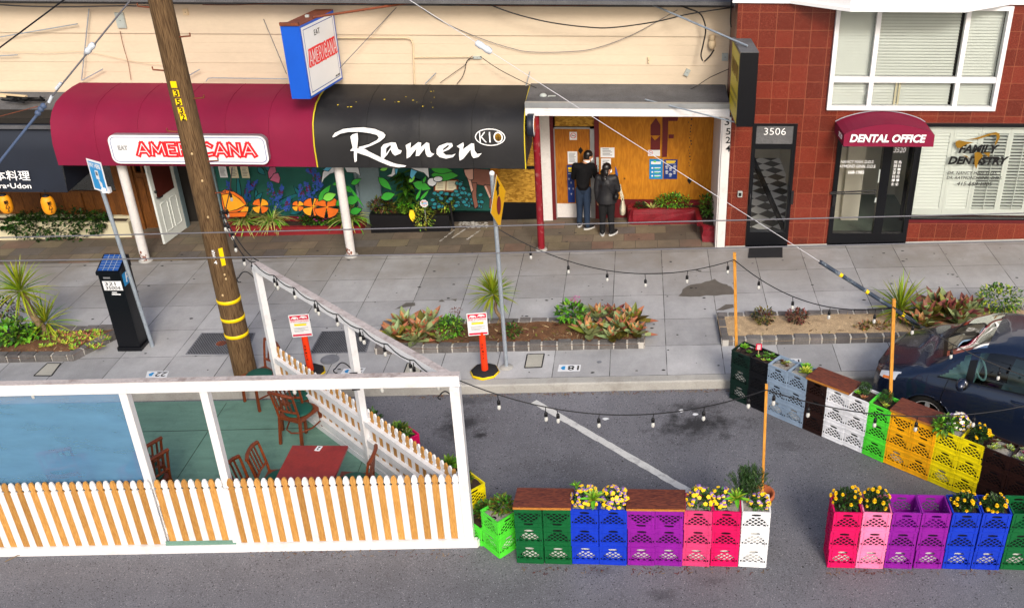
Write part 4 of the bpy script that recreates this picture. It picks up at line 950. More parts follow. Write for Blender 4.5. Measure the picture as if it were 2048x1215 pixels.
# ================================================================== RED TILE DENTAL BUILDING
dent = thing('tiled_building', (5, FRONT_Y, walk(5)), 'red granite tiled building with white bay, blinds window and dental office entrance', 'building')
DX0 = 1.745
def pane(m, x0, x1, y, z0, z1): m.poly([(x0, y, z0), (x1, y, z0), (x1, y, z1), (x0, y, z1)], 0)
def dental():
    Y = FRONT_Y; zt = 5.6; X1 = 12.0
    wx0, wx1, wz0, wz1 = W(1652, 219, Y).x, W(1988, 219, Y).x, W(1800, 219, Y).z, 4.84          # upper window
    d0, d1, dz = W(1496, 400, Y).x, W(1582, 400, Y).x, W(1550, 247, Y).z                     # entrance 3506
    e0, e1 = W(1655, 470, Y).x, W(1817, 440, Y).x; ez = W(1700, 246, Y).z                    # dental door
    s0, sz0, sz1 = e1, W(1900, 438, Y).z, W(1900, 246, Y).z                                  # shutter window
    m = MB()
    def blk(a, b, c, d): m.span((a, Y, c), (b, Y + .25, d), 0)
    blk(DX0, d0, -.2, zt); blk(d0, d1, dz, zt); blk(d1, e0, -.2, wz0); blk(d1, wx0, wz0, zt); blk(e0, s0 + 0, ez, wz0); blk(s0, X1, sz1, wz0); blk(wx1, X1, wz0, zt); blk(wx0, wx1, wz1, zt); blk(s0, X1, -.2, sz0)
    m.span((DX0, Y + .25, -.2), (DX0 + .2, Y + 2.5, zt), 0)
    m.build('tiled_wall', ['red_granite_tile'], dent)
    m = MB(); m.span((s0, Y - .03, sz0 - .07), (X1, Y + .0, sz0 + .0), 0); m.build('stone_ledge', ['dark_red_trim'], dent)
    m = MB(); m.span((DX0, Y - .02, walk(DX0) - .1), (X1, Y - .001, .2), 0); m.add([(DX0, Y - .03, walk(DX0)), (X1, Y - .03, walk(X1)), (X1, Y - .03, walk(X1) + .05), (DX0, Y - .03, walk(DX0) + .05)], [(0, 1, 2, 3)], 0); m.build('footing', ['kerb_concrete'], dent)
    # upper window with blinds
    mx = [wx0 + (wx1 - wx0) * f for f in (0, .248, .755, 1)]; tz = W(1700, 158, Y).z; f = MB(); fw = .075
    f.span((wx0, Y - .07, wz0), (wx1, Y + .06, wz0 + fw), 0); f.span((wx0, Y - .07, wz1 - fw), (wx1, Y + .06, wz1), 0); f.span((wx0, Y - .069, wz0 + fw), (wx0 + fw, Y + .06, wz1 - fw), 0); f.span((wx1 - fw, Y - .069, wz0 + fw), (wx1, Y + .06, wz1 - fw), 0)
    f.span((wx0 + fw, Y - .05, tz - .05), (wx1 - fw, Y + .05, tz + .05), 0)
    for x in mx[1:3]:
        for a, b in ((wz0 + fw, tz - .05), (tz + .05, wz1 - fw)): f.span((x - .04, Y - .045, a), (x + .04, Y + .05, b), 0)
    wf = f.build('window', ['white_plain'], dent)
    g = MB(); pane(g, wx0 + fw, wx1 - fw, Y + .0, wz0 + fw, wz1 - fw); g.build('pane', ['window_glass'], wf)
    b = MB(); b2 = MB(); z = wz0 + fw + .02
    while z < wz1 - fw:
        for i in range(3):
            x0_, x1_ = mx[i] + (fw if i == 0 else .03), mx[i + 1] - (fw if i == 2 else .03); open_ = i == 1; x1_ -= .05 if open_ else 0
            a = R(46 if open_ else 53); dy, dzz = .029 * math.cos(a), .029 * math.sin(a)
            b.add([(x0_, Y + .10 - dy, z - dzz), (x1_, Y + .10 - dy, z - dzz), (x1_, Y + .10 + dy, z + dzz), (x0_, Y + .10 + dy, z + dzz)], [(0, 1, 2, 3)], 0)
        z += .0535
    b.build('blind', ['white_vinyl'], wf)
    b2.span((wx0, Y + .2, wz0), (wx1, Y + .22, wz1), 0); b2.build('dark_backing', ['inside_dark'], wf)  # the room's darkness put into a near-black sheet behind the blinds
    for x in (4.66, 4.72): b3 = MB(); b3.span((x, Y + .06, wz0 + fw), (x + .035, Y + .065, tz - .05), 0); b3.build('blind_tape', ['notice_cream'], wf)
    # white bay over the wall
    yb = 16.55; P = [W(1500, 5, Y), W(1580, 5, 17.2), W(1700, 26, yb), W(1930, 26, yb), W(2008, 3, 17.2), W(2100, 0, Y)]
    zb = P[2].z; q = [(DX0 - .1, Y - .04), (P[1].x, Y - .06), (P[2].x, yb), (P[3].x, yb), (W(2030, 3, 17.0).x, Y - .06), (X1, Y - .04)]
    m = MB(); zs = 4.87; rows = [[(x, y, zs) for x, y in q], [(x, y, zs + .06) for x, y in q], [(x, y + .03, zs + .06) for x, y in q], [(x, y + .03, zs + .9) for x, y in q]]
    m.grid(rows, 0, False); m.poly([(x, y, zs) for x, y in q] + [(X1, Y + .1, zs), (DX0 - .1, Y + .1, zs)], 0); m.build('bay', ['white_plain'], dent)
    # entrance 3506
    fr = MB(); zf = walk(d0) + .01; t = .07
    fr.span((d0, Y - .03, zf), (d0 + t, Y + .1, dz), 0); fr.span((d1 - t, Y - .03, zf), (d1, Y + .1, dz), 0); fr.span((d0 + t, Y - .03, dz - .04), (d1 - t, Y + .1, dz), 0); zh = W(1550, 287, Y).z; fr.span((d0 + t, Y - .03, zh - .1), (d1 - t, Y + .1, zh), 0); fr.span((d0 + t, Y - .03, zf), (d1 - t, Y + .1, zf + .33), 0); fr.span((d0 + t, Y - .02, zh - .001), (d1 - t, Y - .012, dz - .04), 1)
    dr = fr.build('door', ['black_paint', 'roof_tar'], dent)
    gl = MB(); pane(gl, d0 + t, d1 - t, Y + .02, zf + .33, zh - .1); gl.build('pane', ['door_glass'], dr)
    h = MB(); p = W(1500, 400, Y - .06); h.tube([p + Vector((0, .05, .12)), p + Vector((0, -.01, .1)), p + Vector((0, -.01, -.1)), p + Vector((0, .05, -.12))], .015, 6); h.box(W(1584, 395, Y - .05), (.05, .05, .26), 0); h.build('handle', ['dark_iron'], dr)
    tx = MB(); text(tx, '3506', W(1550, 263, Y - .03), .40, .13, 0, off=-.012); tx.build('street_number', ['letter_white'], dr)
    # stair hall behind it
    rm = MB(); rm.add([(d0 - .1, Y + .25, zf), (d1 + .5, Y + .25, zf), (d1 + .5, Y + 5, zf), (d0 - .1, Y + 5, zf)], [(0, 1, 2, 3)], 0); rm.span((d0 - .15, Y + .25, zf), (d0 - .1, Y + 5, 2.9), 1); rm.span((d1 + .5, Y + .25, zf), (d1 + .55, Y + 5, 2.9), 2); rm.span((d0 - .1, Y + 5, zf), (d1 + .5, Y + 5.1, 2.9), 1); rm.beam((d1 - .02, Y + .4, zf + .2), (d0 + .15, Y + 3.6, zf + 1.2), .06, .12, 3)
    rm.build('stair_hall', ['checker_tile', 'inside_wall', 'inside_wall', 'inside_dark'], dent)
    bx = MB(); bx.box(W(1480, 388, Y - .03), (.085, .05, .11), 0); bb = bx.build('entry_phone', ['grey_box'], dent); bx = MB(); bx.box(W(1480, 389, Y - .058), (.055, .004, .07), 0); bx.build('screen', ['black_plastic'], bb)
    # dental door: wide glazed leaf and side light
    zf = walk(e0) + .01; mxx = W(1757, 440, Y).x; fr = MB(); t = .085
    fr.span((e0, Y - .03, zf), (e0 + t, Y + .1, ez), 0); fr.span((e1 - t, Y - .03, zf), (e1, Y + .1, ez), 0); fr.span((mxx - t, Y - .03, zf), (mxx + t, Y + .1, ez), 0); fr.span((e0 + t, Y - .03, zf), (mxx - t, Y + .1, zf + .26), 0); fr.span((mxx + t, Y - .03, zf), (e1 - t, Y + .1, zf + .26), 0); fr.span((e0 + t, Y - .03, ez - .12), (e1 - t, Y + .1, ez), 0)
    dr = fr.build('door', ['black_paint'], dent); gl = MB(); pane(gl, e0 + t, mxx - t, Y + .02, zf + .26, ez - .12); pane(gl, mxx + t, e1 - t, Y + .02, zf + .26, ez - .12); gl.build('pane', ['door_glass'], dr)
    h = MB(); a, b_ = W(1661, 385, Y - .06), W(1753, 381, Y - .06); h.tube([a, b_], .014, 6); h.tube([a + Vector((0, 0, -.03)), b_ + Vector((0, 0, -.06))], .012, 6); h.box(W(1668, 402, Y - .05), (.06, .05, .2), 0); h.build('push_bar', ['dark_iron'], dr)
    h = MB(); h.box(W(1751, 400, Y - .035), (.03, .02, .09), 0); h.box(W(1758, 352, Y - .035), (.022, .02, .26), 0); h.build('lock', ['grey_box'], dr)
    tx = MB(); Yt = Y + .012
    text(tx, 'NANCY MAH, D.D.S.', W(1714.5, 324, Yt), .62, .07, 0, shear=.2, off=.012); text(tx, 'RAYMOND GINN, D.D.S.', W(1713, 333, Yt), .72, .07, 0, shear=.2, off=.012); text(tx, '668-1985', W(1712, 344.5, Yt), .30, .065, 0, off=.014)
    text(tx, '3520', W(1799.5, 300, Y - .036), .23, .10, 0, shear=.2, off=.015)
    for i, (a, b_) in enumerate(zip('甄超文牙科博士', '馬妙華牙科博士')):
        text(tx, a, W(1791.5 - i * 1.05, 324.5 + i * 7.2, Yt), .063, .058, 0, off=.006); text(tx, b_, W(1800 - i * 1.05, 324.5 + i * 7.2, Yt), .063, .058, 0, off=.006)
    tx.build('door_lettering', ['letter_white'], dr)
    st = MB(); st.box(W(1769, 378, Y + .012), (.10, .003, .09), 0); st.box(W(1769, 376, Y + .010), (.10, .002, .03), 1); st.build('sticker', ['notice_white', 'pay_blue'], dr)
    rm = MB(); a, b_ = e0 - .3, e1 + .4; rm.add([(a, Y + .25, zf), (b_, Y + .25, zf), (b_, Y + 3.4, zf), (a, Y + 3.4, zf)], [(0, 1, 2, 3)], 0); rm.span((a - .05, Y + .25, zf), (a, Y + 3.4, 2.9), 1); rm.span((b_, Y + .25, zf), (b_ + .05, Y + 3.4, 2.9), 1); rm.span((a, Y + 1.35, zf), (mxx - .45, Y + 1.5, 1.8), 1); rm.span((a, Y + 2.6, zf), (b_, Y + 2.7, 2.9), 1); rm.span((mxx - .45, Y + 1.2, zf), (mxx - .1, Y + 2.7, 2.9), 1); rm.span((a, Y + 1.33, zf), (mxx - .44, Y + 1.35, zf + .12), 1)
    rm.build('lobby', ['inside_floor', 'inside_wall'], dent)
    # shutter window
    f = MB(); zs0, zs1 = sz0, sz1; f.span((s0, Y - .04, zs0), (X1, Y + .05, zs0 + .03), 0); f.span((s0, Y - .05, zs1 - .06), (X1, Y + .05, zs1), 0); f.span((s0, Y - .04, zs0 + .03), (s0 + .03, Y + .05, zs1 - .06), 0); wf = f.build('window', ['black_paint'], dent)
    g = MB(); pane(g, s0 + .03, X1, Y + .0, zs0 + .03, zs1 - .06); g.build('pane', ['window_glass'], wf)
    edges = [W(x, 340, Y + .1).x for x in (1827, 1896, 1950, 2008, 2064, 2120, 2176, 2232, 2288, 2344, 2400, 2456, 2512)]; lo, hi = zs0 + .05, zs1 - .09
    for i in range(12):
        x0_, x1_ = edges[i], edges[i + 1]; sh = MB(); k = .05 if i else .07
        sh.span((x0_, Y + .08, lo), (x0_ + k, Y + .12, hi), 0); sh.span((x1_ - k, Y + .08, lo), (x1_ - .004, Y + .12, hi), 0); sh.span((x0_ + k, Y + .08, lo), (x1_ - k, Y + .12, lo + .13), 0); sh.span((x0_ + k, Y + .08, hi - .13), (x1_ - k, Y + .12, hi), 0)
        z = lo + .16
        while z < hi - .13:
            a = R(54 if i < 2 else 12); dy, dzz = .034 * math.cos(a), .034 * math.sin(a); yy = Y + .10
            sh.prism([(x0_ + k, yy - dy, z - dzz), (x1_ - k, yy - dy, z - dzz), (x1_ - k, yy + dy, z + dzz), (x0_ + k, yy + dy, z + dzz)], (0, .006 * math.sin(a), -.006 * math.cos(a)), 0); z += .063
        if i >= 2: sh.span(((x0_ + x1_) / 2 - .006, Y + .05, lo + .13), ((x0_ + x1_) / 2 + .006, Y + .06, hi - .13), 0)
        sh.build('shutter', ['white_vinyl'], wf)
    rm = MB(); rm.span((s0, Y + .6, zs0 - .3), (X1, Y + .65, zs1 + .2), 0); rm.build('dark_backing', ['inside_dark'], wf)  # near-black sheet stands in for the unlit room behind the shutters
    pl = MB(); pl.scatter(W(2030, 400, Y + .35), (.5, .12, .35), 90, .12, 0, .4, [0, 1]); pl.build('plant_leaves', ['leaf_mid', 'leaf_dark'], wf)
    tx = MB(); Yt = Y - .004; text(tx, 'FAMILY', W(1958, 298, Yt), .74, .17, 0, shear=.22, off=.045); text(tx, 'DENTISTRY', W(1957, 321, Yt), 1.12, .16, 0, shear=.22, off=.045)
    text(tx, 'DR. NANCY MAH, D.D.S.', W(1945, 346.5, Yt), .93, .07, 0, shear=.2); text(tx, 'DR. RAYMOND GINN, D.D.S.', W(1949, 356, Yt), 1.04, .07, 0, shear=.2); text(tx, '415-668-1985', W(1949, 367.5, Yt), .66, .075, 0, shear=.2)
    tx.build('window_lettering', ['letter_black'], wf)
    tg = MB()
    def sw(pts): tg.poly([W(1660 + x / 4.34, 220 + y / 4.34, Y - .0085) for x, y in reversed(pts)], 0)
    sw([(1180, 258), (1260, 245), (1380, 205), (1440, 192), (1472, 205), (1474, 240), (1440, 305), (1428, 300), (1448, 245), (1442, 215), (1400, 218), (1280, 255)]); sw([(1090, 275), (1120, 262), (1180, 275), (1250, 282), (1180, 300), (1130, 330), (1105, 330), (1088, 300)]); sw([(1255, 370), (1280, 365), (1310, 372), (1330, 400), (1290, 440), (1270, 515), (1255, 480)]); sw([(1140, 385), (1190, 400), (1215, 430), (1190, 410)]); sw([(1330, 372), (1390, 370), (1380, 410), (1350, 385)])
    tg.build('tooth_emblem', ['gold'], wf)
dental()
def dental_awning():
    Yf, Yw = 16.5, FRONT_Y - .005; t = thing('awning', W(1770, 290, Yf), 'small arched maroon awning with white lettering over the dental entrance', 'awning'); n = 16
    fl, fr = W(1686, 292, Yf), W(1866, 293, Yf); zb = (fl.z + fr.z) / 2; zs = W(1867, 270, Yf).z; zc = W(1770, 249, Yf).z; zw = W(1670, 243, Yw).z; zwc = W(1758, 222, Yw).z; wl, wr = W(1671, 244, Yw), W(1850, 245, Yw)
    A = []; B = []; Cc = []
    for i in range(n + 1):
        u = i / n; s = math.sin(math.pi * u) ** .75; A.append((wl.x + (wr.x - wl.x) * u, Yw, zw + (zwc - zw) * s)); B.append((fl.x + (fr.x - fl.x) * u, Yf, zs + (zc - zs) * s)); Cc.append((fl.x + (fr.x - fl.x) * u, Yf - .02, zb))
    m = MB(); m.grid([A, B], 0, False); m.grid([[(p[0], p[1] - .001, p[2]) for p in B], Cc], 0, False); m.poly([A[0], B[0], Cc[0], (wl.x, Yw, zb)], 0); m.poly([(wr.x, Yw, zb), Cc[-1], B[-1], A[-1]], 0); m.build('canvas', ['maroon_canvas'], t)
    m = MB(); m.tube(A, .012, 6); m.build('wall_rail', ['galvanised'], t)
    m = MB(); c = W(1776, 277, Yf - .03); text(m, 'DENTAL OFFICE', c, W(1853, 277, Yf).x - W(1701, 277, Yf).x, .145, 0, (1, 0, 0), (0, .05, 1), .004, .035, .18); m.build('lettering', ['letter_white'], t)
    m = MB(); text(m, '3520', (fl.x - .02, (Yf + Yw) / 2 - .15, zb + .12), .22, .09, 0, (.08, -1, 0), (0, 0, 1), .002, .01); m.build('side_lettering', ['letter_white'], t)
dental_awning()
def mat_():
    a, b, c, d = [G(x, y, .155) for x, y in ((1499, 494), (1565, 491), (1565, 515), (1496, 516))]
    m = MB()
    m.prism([Vector((p.x, p.y, walk(p.x) + .018)) for p in (d, c, b, a)], (0, 0, -.014), 0); o = m.build('door_mat', ['rubber']); tag(o, 'black rubber mat on the pavement before door 3506', 'door mat')
mat_()

# ================================================================== COLUMNS, POLES, STREET FURNITURE
def column(px, py, ztop, r, m, lb, chip=False):
    p = G(px, py, .155); t = thing('pipe_column', (p.x, p.y, walk(p.x)), lb, 'column'); z0 = walk(p.x)
    MB().tube([(p.x, p.y, z0), (p.x, p.y, ztop)], r, 16).build('shaft', [m], t)
    b = MB(); b.lathe([(r + .05, z0 + .003), (r + .045, z0 + .02), (r, z0 + .035)], (p.x, p.y, 0), 16); b.build('base', ['kerb_concrete'], t)
    if chip:
        c = MB(); g = random.Random(int(px))
        for _ in range(14):
            a = g.uniform(-2.6, -.6); z = z0 + .03 + abs(g.gauss(0, .10)); k = g.uniform(.015, .045); rr = r + .0015
            c.poly([(p.x + rr * math.cos(a + dx * k / r), p.y + rr * math.sin(a + dx * k / r), z + dz * k) for dx, dz in ((-.5, -.4), (.4, -.6), (.6, .3), (0, .7), (-.6, .3))], 0)
        c.build('rust_patch', ['rust'], t)
    return t
column(703, 511, 2.05, .085, 'white_worn', 'round white column with rusty foot under the black awning', True)
column(292, 521, 2.0, .085, 'white_worn', 'round white column with rusty foot under the maroon awning', True)
column(1083, 499, 2.85, .068, 'red_pipe', 'round dark red column before the boarded shop')
def utility_pole():
    b = G(492, 748, .155); top = W(320, 0, 13.05); b.z = walk(b.x); d = top - b; d = d * (9.5 / d.z); t = thing('utility_pole', b, 'tall brown wooden utility pole with yellow bands and number tags', 'utility pole')
    n = 18; pts = [b + d * (i / n) for i in range(n + 1)]; rs = [.178 - .05 * i / n for i in range(n + 1)]; MB().tube(pts, rs, 20).build('shaft', ['utility_wood'], t)
    def at(py):   # axis point at a photo row
        best = min(range(400), key=lambda i: abs(proj(b + d * (i / 400)).y - py)); p = b + d * (best / 400); return p, .178 - .05 * best / 400
    for py in (596, 632, 664):
        p, r = at(py); m = MB(); m.lathe([(r + .001, -.028), (r + .006, -.026), (r + .006, .026), (r + .001, .028)], p, 20); m.build('yellow_band', ['warn_yellow'], t)
    for s, py, off in (('', 163, -.5), ('3', 180, -.45), ('5', 196, -.4), ('3', 213, -.35), ('2', 229, -.3)):
        p, r = at(py); v = (CAM - p); v.z = 0; v.normalize(); rx = Vector((-v.y, v.x, 0)); nn = (v + rx * off).normalized(); rx = Vector((-nn.y, nn.x, 0)); c = p + nn * (r + .004); m = MB()
        w_, h_ = (.040, .044)
        m.prism([c + rx * (a * w_) + Vector((0, 0, e * h_)) for a, e in ((-1, -1), (1, -1), (1, 1), (-1, 1))], nn * -.006, 0)
        if s: text(m, s, c + nn * .002, .055, .085, 1, rx, (0, 0, 1), .001, .02)
        m.build('number_tag', ['warn_yellow', 'letter_black'], t)
    p, r = at(506); v = (CAM - p); v.z = 0; v.normalize(); rx = Vector((-v.y, v.x, 0)); nn = (v + rx * .25).normalized(); m = MB(); c = p + nn * (r + .004); rx = Vector((-nn.y, nn.x, 0)); m.prism([c + rx * (a * .03) + Vector((0, 0, e * .14)) for a, e in ((-1, -1), (1, -1), (1, 1), (-1, 1))], nn * -.006, 0); m.build('yellow_strip', ['warn_yellow'], t)
    m = MB()
    for s, py in (('5', 494), ('5', 503), ('4', 514)):
        p, r = at(py); nn = (v - rx * .45).normalized(); rr = Vector((-nn.y, nn.x, 0)); text(m, s, p + nn * (r + .004), .045, .06, 0, rr, (0, 0, 1), .001, .02)
    m.build('white_number', ['notice_white'], t)
    for py, sd in ((14, -1), (74, 1), (143, -1), (198, 1), (264, -1), (322, 1), (385, 1)):
        p, r = at(py); a = p + _r0 * (sd * (r - .02)); m = MB(); m.tube([a, a + Vector((sd * .17, -.02, .02)), a + Vector((sd * .17, -.02, .06))], .011, 6); m.build('step', ['rust'], t)
    g = random.Random(3)
    for py in (300, 355, 425, 540, 548, 580):
        p, r = at(py); nn = (v + rx * g.uniform(-.6, .6)).normalized(); m = MB(); m.ell(p + nn * r, (.016, .016, .02), 0); m.build('knot', ['pale_wood'], t)
def proj(p):
    d = p - CAM; k = d.dot(_f); return Vector((PX0 + F_PX * d.dot(_r) / k, PY0 - F_PX * d.dot(_u) / k))
utility_pole()
def sign_pole():
    b = G(305, 692, .155); b.z = walk(b.x); h = W(205, 385, b.y).z; top = Vector((W(205, 385, b.y).x, b.y, h + .5)); t = thing('sign_post', b, 'galvanised post with blue and white pay here sign', 'sign post')
    MB().tube([b, top - Vector((0, 0, .35))], .032, 10).build('post', ['galvanised'], t)
    c = W(195, 352, b.y - .06); rx = Vector((.86, -.5, 0)).normalized(); up = Vector((0, 0, 1)); n = rx.cross(up); m = MB()
    def q(u, v, e=0): return c + rx * (u * .36) + up * (v * .50) + n * e
    m.prism([q(-.5, -.5), q(.5, -.5), q(.5, .5), q(-.5, .5)], n * -.005, 0); m.prism([q(-.42, -.44, .002), q(.42, -.44, .002), q(.42, .44, .002), q(-.42, .44, .002)], n * -.001, 1)
    pl = m.build('sign_plate', ['white_plain', 'pay_blue'], t)
    m = MB(); text(m, 'PAY HERE', q(0, .33, .004), .27, .075, 0, rx, up, .001, .02); m.prism([q(-.1, -.1, .004), q(.12, -.1, .004), q(.12, .18, .004), q(-.1, .18, .004)], n * -.001, 0); m.prism([q(-.06, .02, .006), q(.08, .02, .006), q(.08, .14, .006), q(-.06, .14, .006)], n * -.001, 1)
    m.prism([q(.0, -.1, .004), q(.2, -.2, .004), q(.2, -.34, .004), q(.05, -.34, .004)], n * -.001, 0); m.build('lettering', ['notice_white', 'print_grey'], pl)
    m = MB(); m.box(q(.3, -.42, -.02), (.12, .06, .08), 0); m.build('bracket', ['white_plain'], t)
sign_pole()
def meter():
    a, b_, c, d = [G(x, y, .155) for x, y in ((237, 701), (280, 701), (295, 684), (250, 684))]; w_ = (b_ - a).length * .97; dp = .36; o = (a + b_) / 2 + Vector((.02, dp / 2, 0)); o.z = walk(o.x); x0, x1 = o.x - w_ / 2, o.x + w_ / 2; y0, y1 = o.y - dp / 2, o.y + dp / 2; z = o.z; zt = W(215, 548, y0).z
    t = thing('parking_meter', o, 'black parking pay station with blue solar panel and white number plate', 'parking meter'); m = MB()
    m.span((x0 - .02, y0 - .02, z), (x1 + .02, y1 + .02, z + .07), 0); m.span((x0, y0, z + .07), (x1, y1, zt - .01), 0); m.build('cabinet', ['black_paint'], t)
    m = MB(); hi = zt + .19; q = [(x0 - .015, y0 - .025, zt - .012), (x0 - .015, y1, zt - .012), (x0 - .015, y1, hi), (x0 - .015, y1 - .04, hi), (x0 - .015, y0 - .025, zt + .04)]; m.prism(list(reversed(q)), (x1 - x0 + .03, 0, 0), 0); m.build('hood', ['black_paint'], t)
    A, B = Vector((x0 + .015, y0 - .005, zt + .062)), Vector((x0 + .015, y1 - .05, hi + .005)); L = Vector((x1 - x0 - .03, 0, 0)); m = MB(); nrm = L.cross(B - A).normalized(); m.poly([A + nrm * .004, A + L + nrm * .004, B + L + nrm * .004, B + nrm * .004], 0)
    for i in range(1, 6): p = A + (B - A) * (i / 6) + nrm * .006; m.beam(p, p + L, .005, .001, 1)
    for i in range(1, 4): p = A + L * (i / 4) + nrm * .006; m.beam(p, p + (B - A), .005, .001, 1)
    m.build('solar_panel', ['solar', 'grey_box'], t)
    zc = W(222, 571, y0).z; m = MB(); m.box(((x0 + x1) / 2 + .01, y0 - .003, zc), (.30, .004, .165), 0); text(m, '321', ((x0 + x1) / 2 - .02, y0 - .006, zc + .037), .17, .06, 1); text(m, '35004', ((x0 + x1) / 2 + .01, y0 - .006, zc - .038), .23, .06, 1); m.box(((x0 + x1) / 2 + .03, y0 - .003, zc - .155), (.14, .003, .022), 0); m.box(((x0 + x1) / 2 + .01, y0 - .003, zc - .12), (.08, .003, .018), 0); m.box(((x0 + x1) / 2 - .05, y0 - .003, zc + .14), (.11, .003, .03), 2); m.build('number_plate', ['notice_white', 'letter_black', 'print_grey'], t)
    zp = W(248, 551, (y0 + y1) / 2).z; m = MB(); m.box((x1 + .004, (y0 + y1) / 2 - .02, zp), (.005, .24, .24), 0); text(m, 'P', (x1 + .008, (y0 + y1) / 2 - .02, zp), .10, .16, 1, (0, 1, 0), (0, 0, 1), .001, .02, .2); m.build('parking_badge', ['pay_blue', 'letter_white'], t)
meter()
def warning_pole():
    b = G(1013, 734, .155); b.z = walk(b.x); ht = W(992, 348, b.y).z; t = thing('sign_post', b, 'galvanised post carrying a yellow diamond warning sign seen edge on', 'sign post')
    MB().tube([b, Vector((b.x - .02, b.y, ht))], .032, 10).build('post', ['galvanised'], t); c_ = MB(); c_.ell((b.x - .02, b.y, ht + .01), (.04, .04, .04)); c_.build('cap', ['white_plain'], t); mm = MB(); mm.lathe([(.11, .004), (.09, .02), (.03, .03)], b, 12); mm.build('base', ['kerb_concrete'], t)
    z = W(1001, 403, b.y).z; x = b.x + .045; k = .41; m = MB(); Q = [Vector((x + .06 * e, b.y + a * k, z + e * k)) for a, e in ((-1, 0), (0, -1), (1, 0), (0, 1))]
    Q = [Vector((x + .055 * a, b.y + a * k + .0, z + e * k)) for a, e in ((0, -1), (1, 0), (0, 1), (-1, 0))]; m.prism(Q, (-.005, 0, 0), 0, 1); pl = m.build('sign_plate', ['yellow_sign', 'grey_box'], t)
    m = MB(); m.poly([(x + .004 + .0147 * math.cos(a), b.y + .11 * math.cos(a), z - .06 + .14 * math.sin(a)) for a in [6.283 * i / 16 for i in range(16)]], 0); m.build('red_disc', ['maroon_stone'], pl)
    m = MB()
    for pts in ([(-.05, .10), (.05, .10), (.05, .26), (-.05, .26)], [(-.11, .20), (.11, .20), (0, .34)]): m.poly([(x + .004 + .134 * a, b.y + a, z + e) for a, e in pts], 0)
    m.build('black_symbol', ['letter_black'], pl)
warning_pole()
def delineator(bx, by, sx, sy, lb, base=True, ybase=None):
    b = G(bx, by, .155); b.z = walk(b.x); t = thing('delineator_post', b, lb, 'delineator', 'orange delineators with temporary tow notices'); z1 = W(sx, sy + 24, b.y).z; r = .048; m = MB(); m.tube([b + Vector((0, 0, .03)), Vector((b.x, b.y, z1 + .1))], [r * 1.15, r], 14); m.build('post', ['delineator'], t)
    m = MB(); m.lathe([(.0, .06), (.20, .055), (.215, .04), (.23, .0)], b, 8); m.build('base', ['rubber'], t); mm = MB(); mm.lathe([(.216, .034), (.235, .0), (.24, .0), (.222, .036)], b, 8); mm.build('base_rim', ['warn_yellow'], t)
    c = W(sx, sy, b.y - .06); rx = Vector((.985, .17, 0)).normalized(); up = Vector((0, -.05, 1)).normalized(); n = rx.cross(up); w_, h_ = .30, .40; m = MB()
    def q(u, v, e=0): return c + rx * (u * w_) + up * (v * h_) + n * e
    m.prism([q(-.5, -.5), q(.5, -.5), q(.5, .5), q(-.5, .5)], n * -.004, 0); pl = m.build('notice', ['notice_white'], t)
    m = MB()
    for u0, u1, v0, v1, mi in ((-.46, .46, .27, .46, 0), (-.46, -.2, .17, .25, 0), (-.46, .46, -.46, -.38, 0), (-.3, .3, .0, .085, 1), (-.36, .36, -.10, -.085, 2), (-.34, .2, -.15, -.135, 2), (-.36, .36, -.21, -.195, 2), (-.34, .1, -.26, -.245, 2), (-.3, .34, .11, .125, 2)): m.prism([q(u0, v0, .002), q(u1, v0, .002), q(u1, v1, .002), q(u0, v1, .002)], n * -.0012, mi)
    text(m, 'NO', q(-.33, .21, .004), .07, .026, 3, rx, up, .0008, .02); text(m, 'STOPPING', q(.14, .21, .003), .18, .026, 0, rx, up, .0008, .01)
    for u, v in ((-.22, .36), (.2, .38)):
        m.prism([q(u - .2, v - .04, .004), q(u + .16, v - .06, .004), q(u + .2, v, .004), q(u + .08, v + .05, .004), q(u - .08, v + .06, .004)], n * -.001, 3)
        for k in (-.1, .1): m.ell(q(u + k, v - .05, .004), (.014, .004, .014), 0, 6, 4)
    m.build('printing', ['sign_red', 'warn_yellow', 'print_grey', 'notice_white'], pl)
    m = MB()
    for k, ch in enumerate('SFMTA'): text(m, ch, (b.x + .004, b.y - r - .008, z1 - .12 - .06 * k), .03, .035, 0, (1, 0, 0), (0, 0, 1), .001, .01)
    m.build('stencil', ['letter_black'], t)
delineator(970, 744, 955, 648, 'orange delineator with no stopping notice before the planted bed')
delineator(622, 745, 601, 651, 'orange delineator with no stopping notice behind the slanted picket fence')

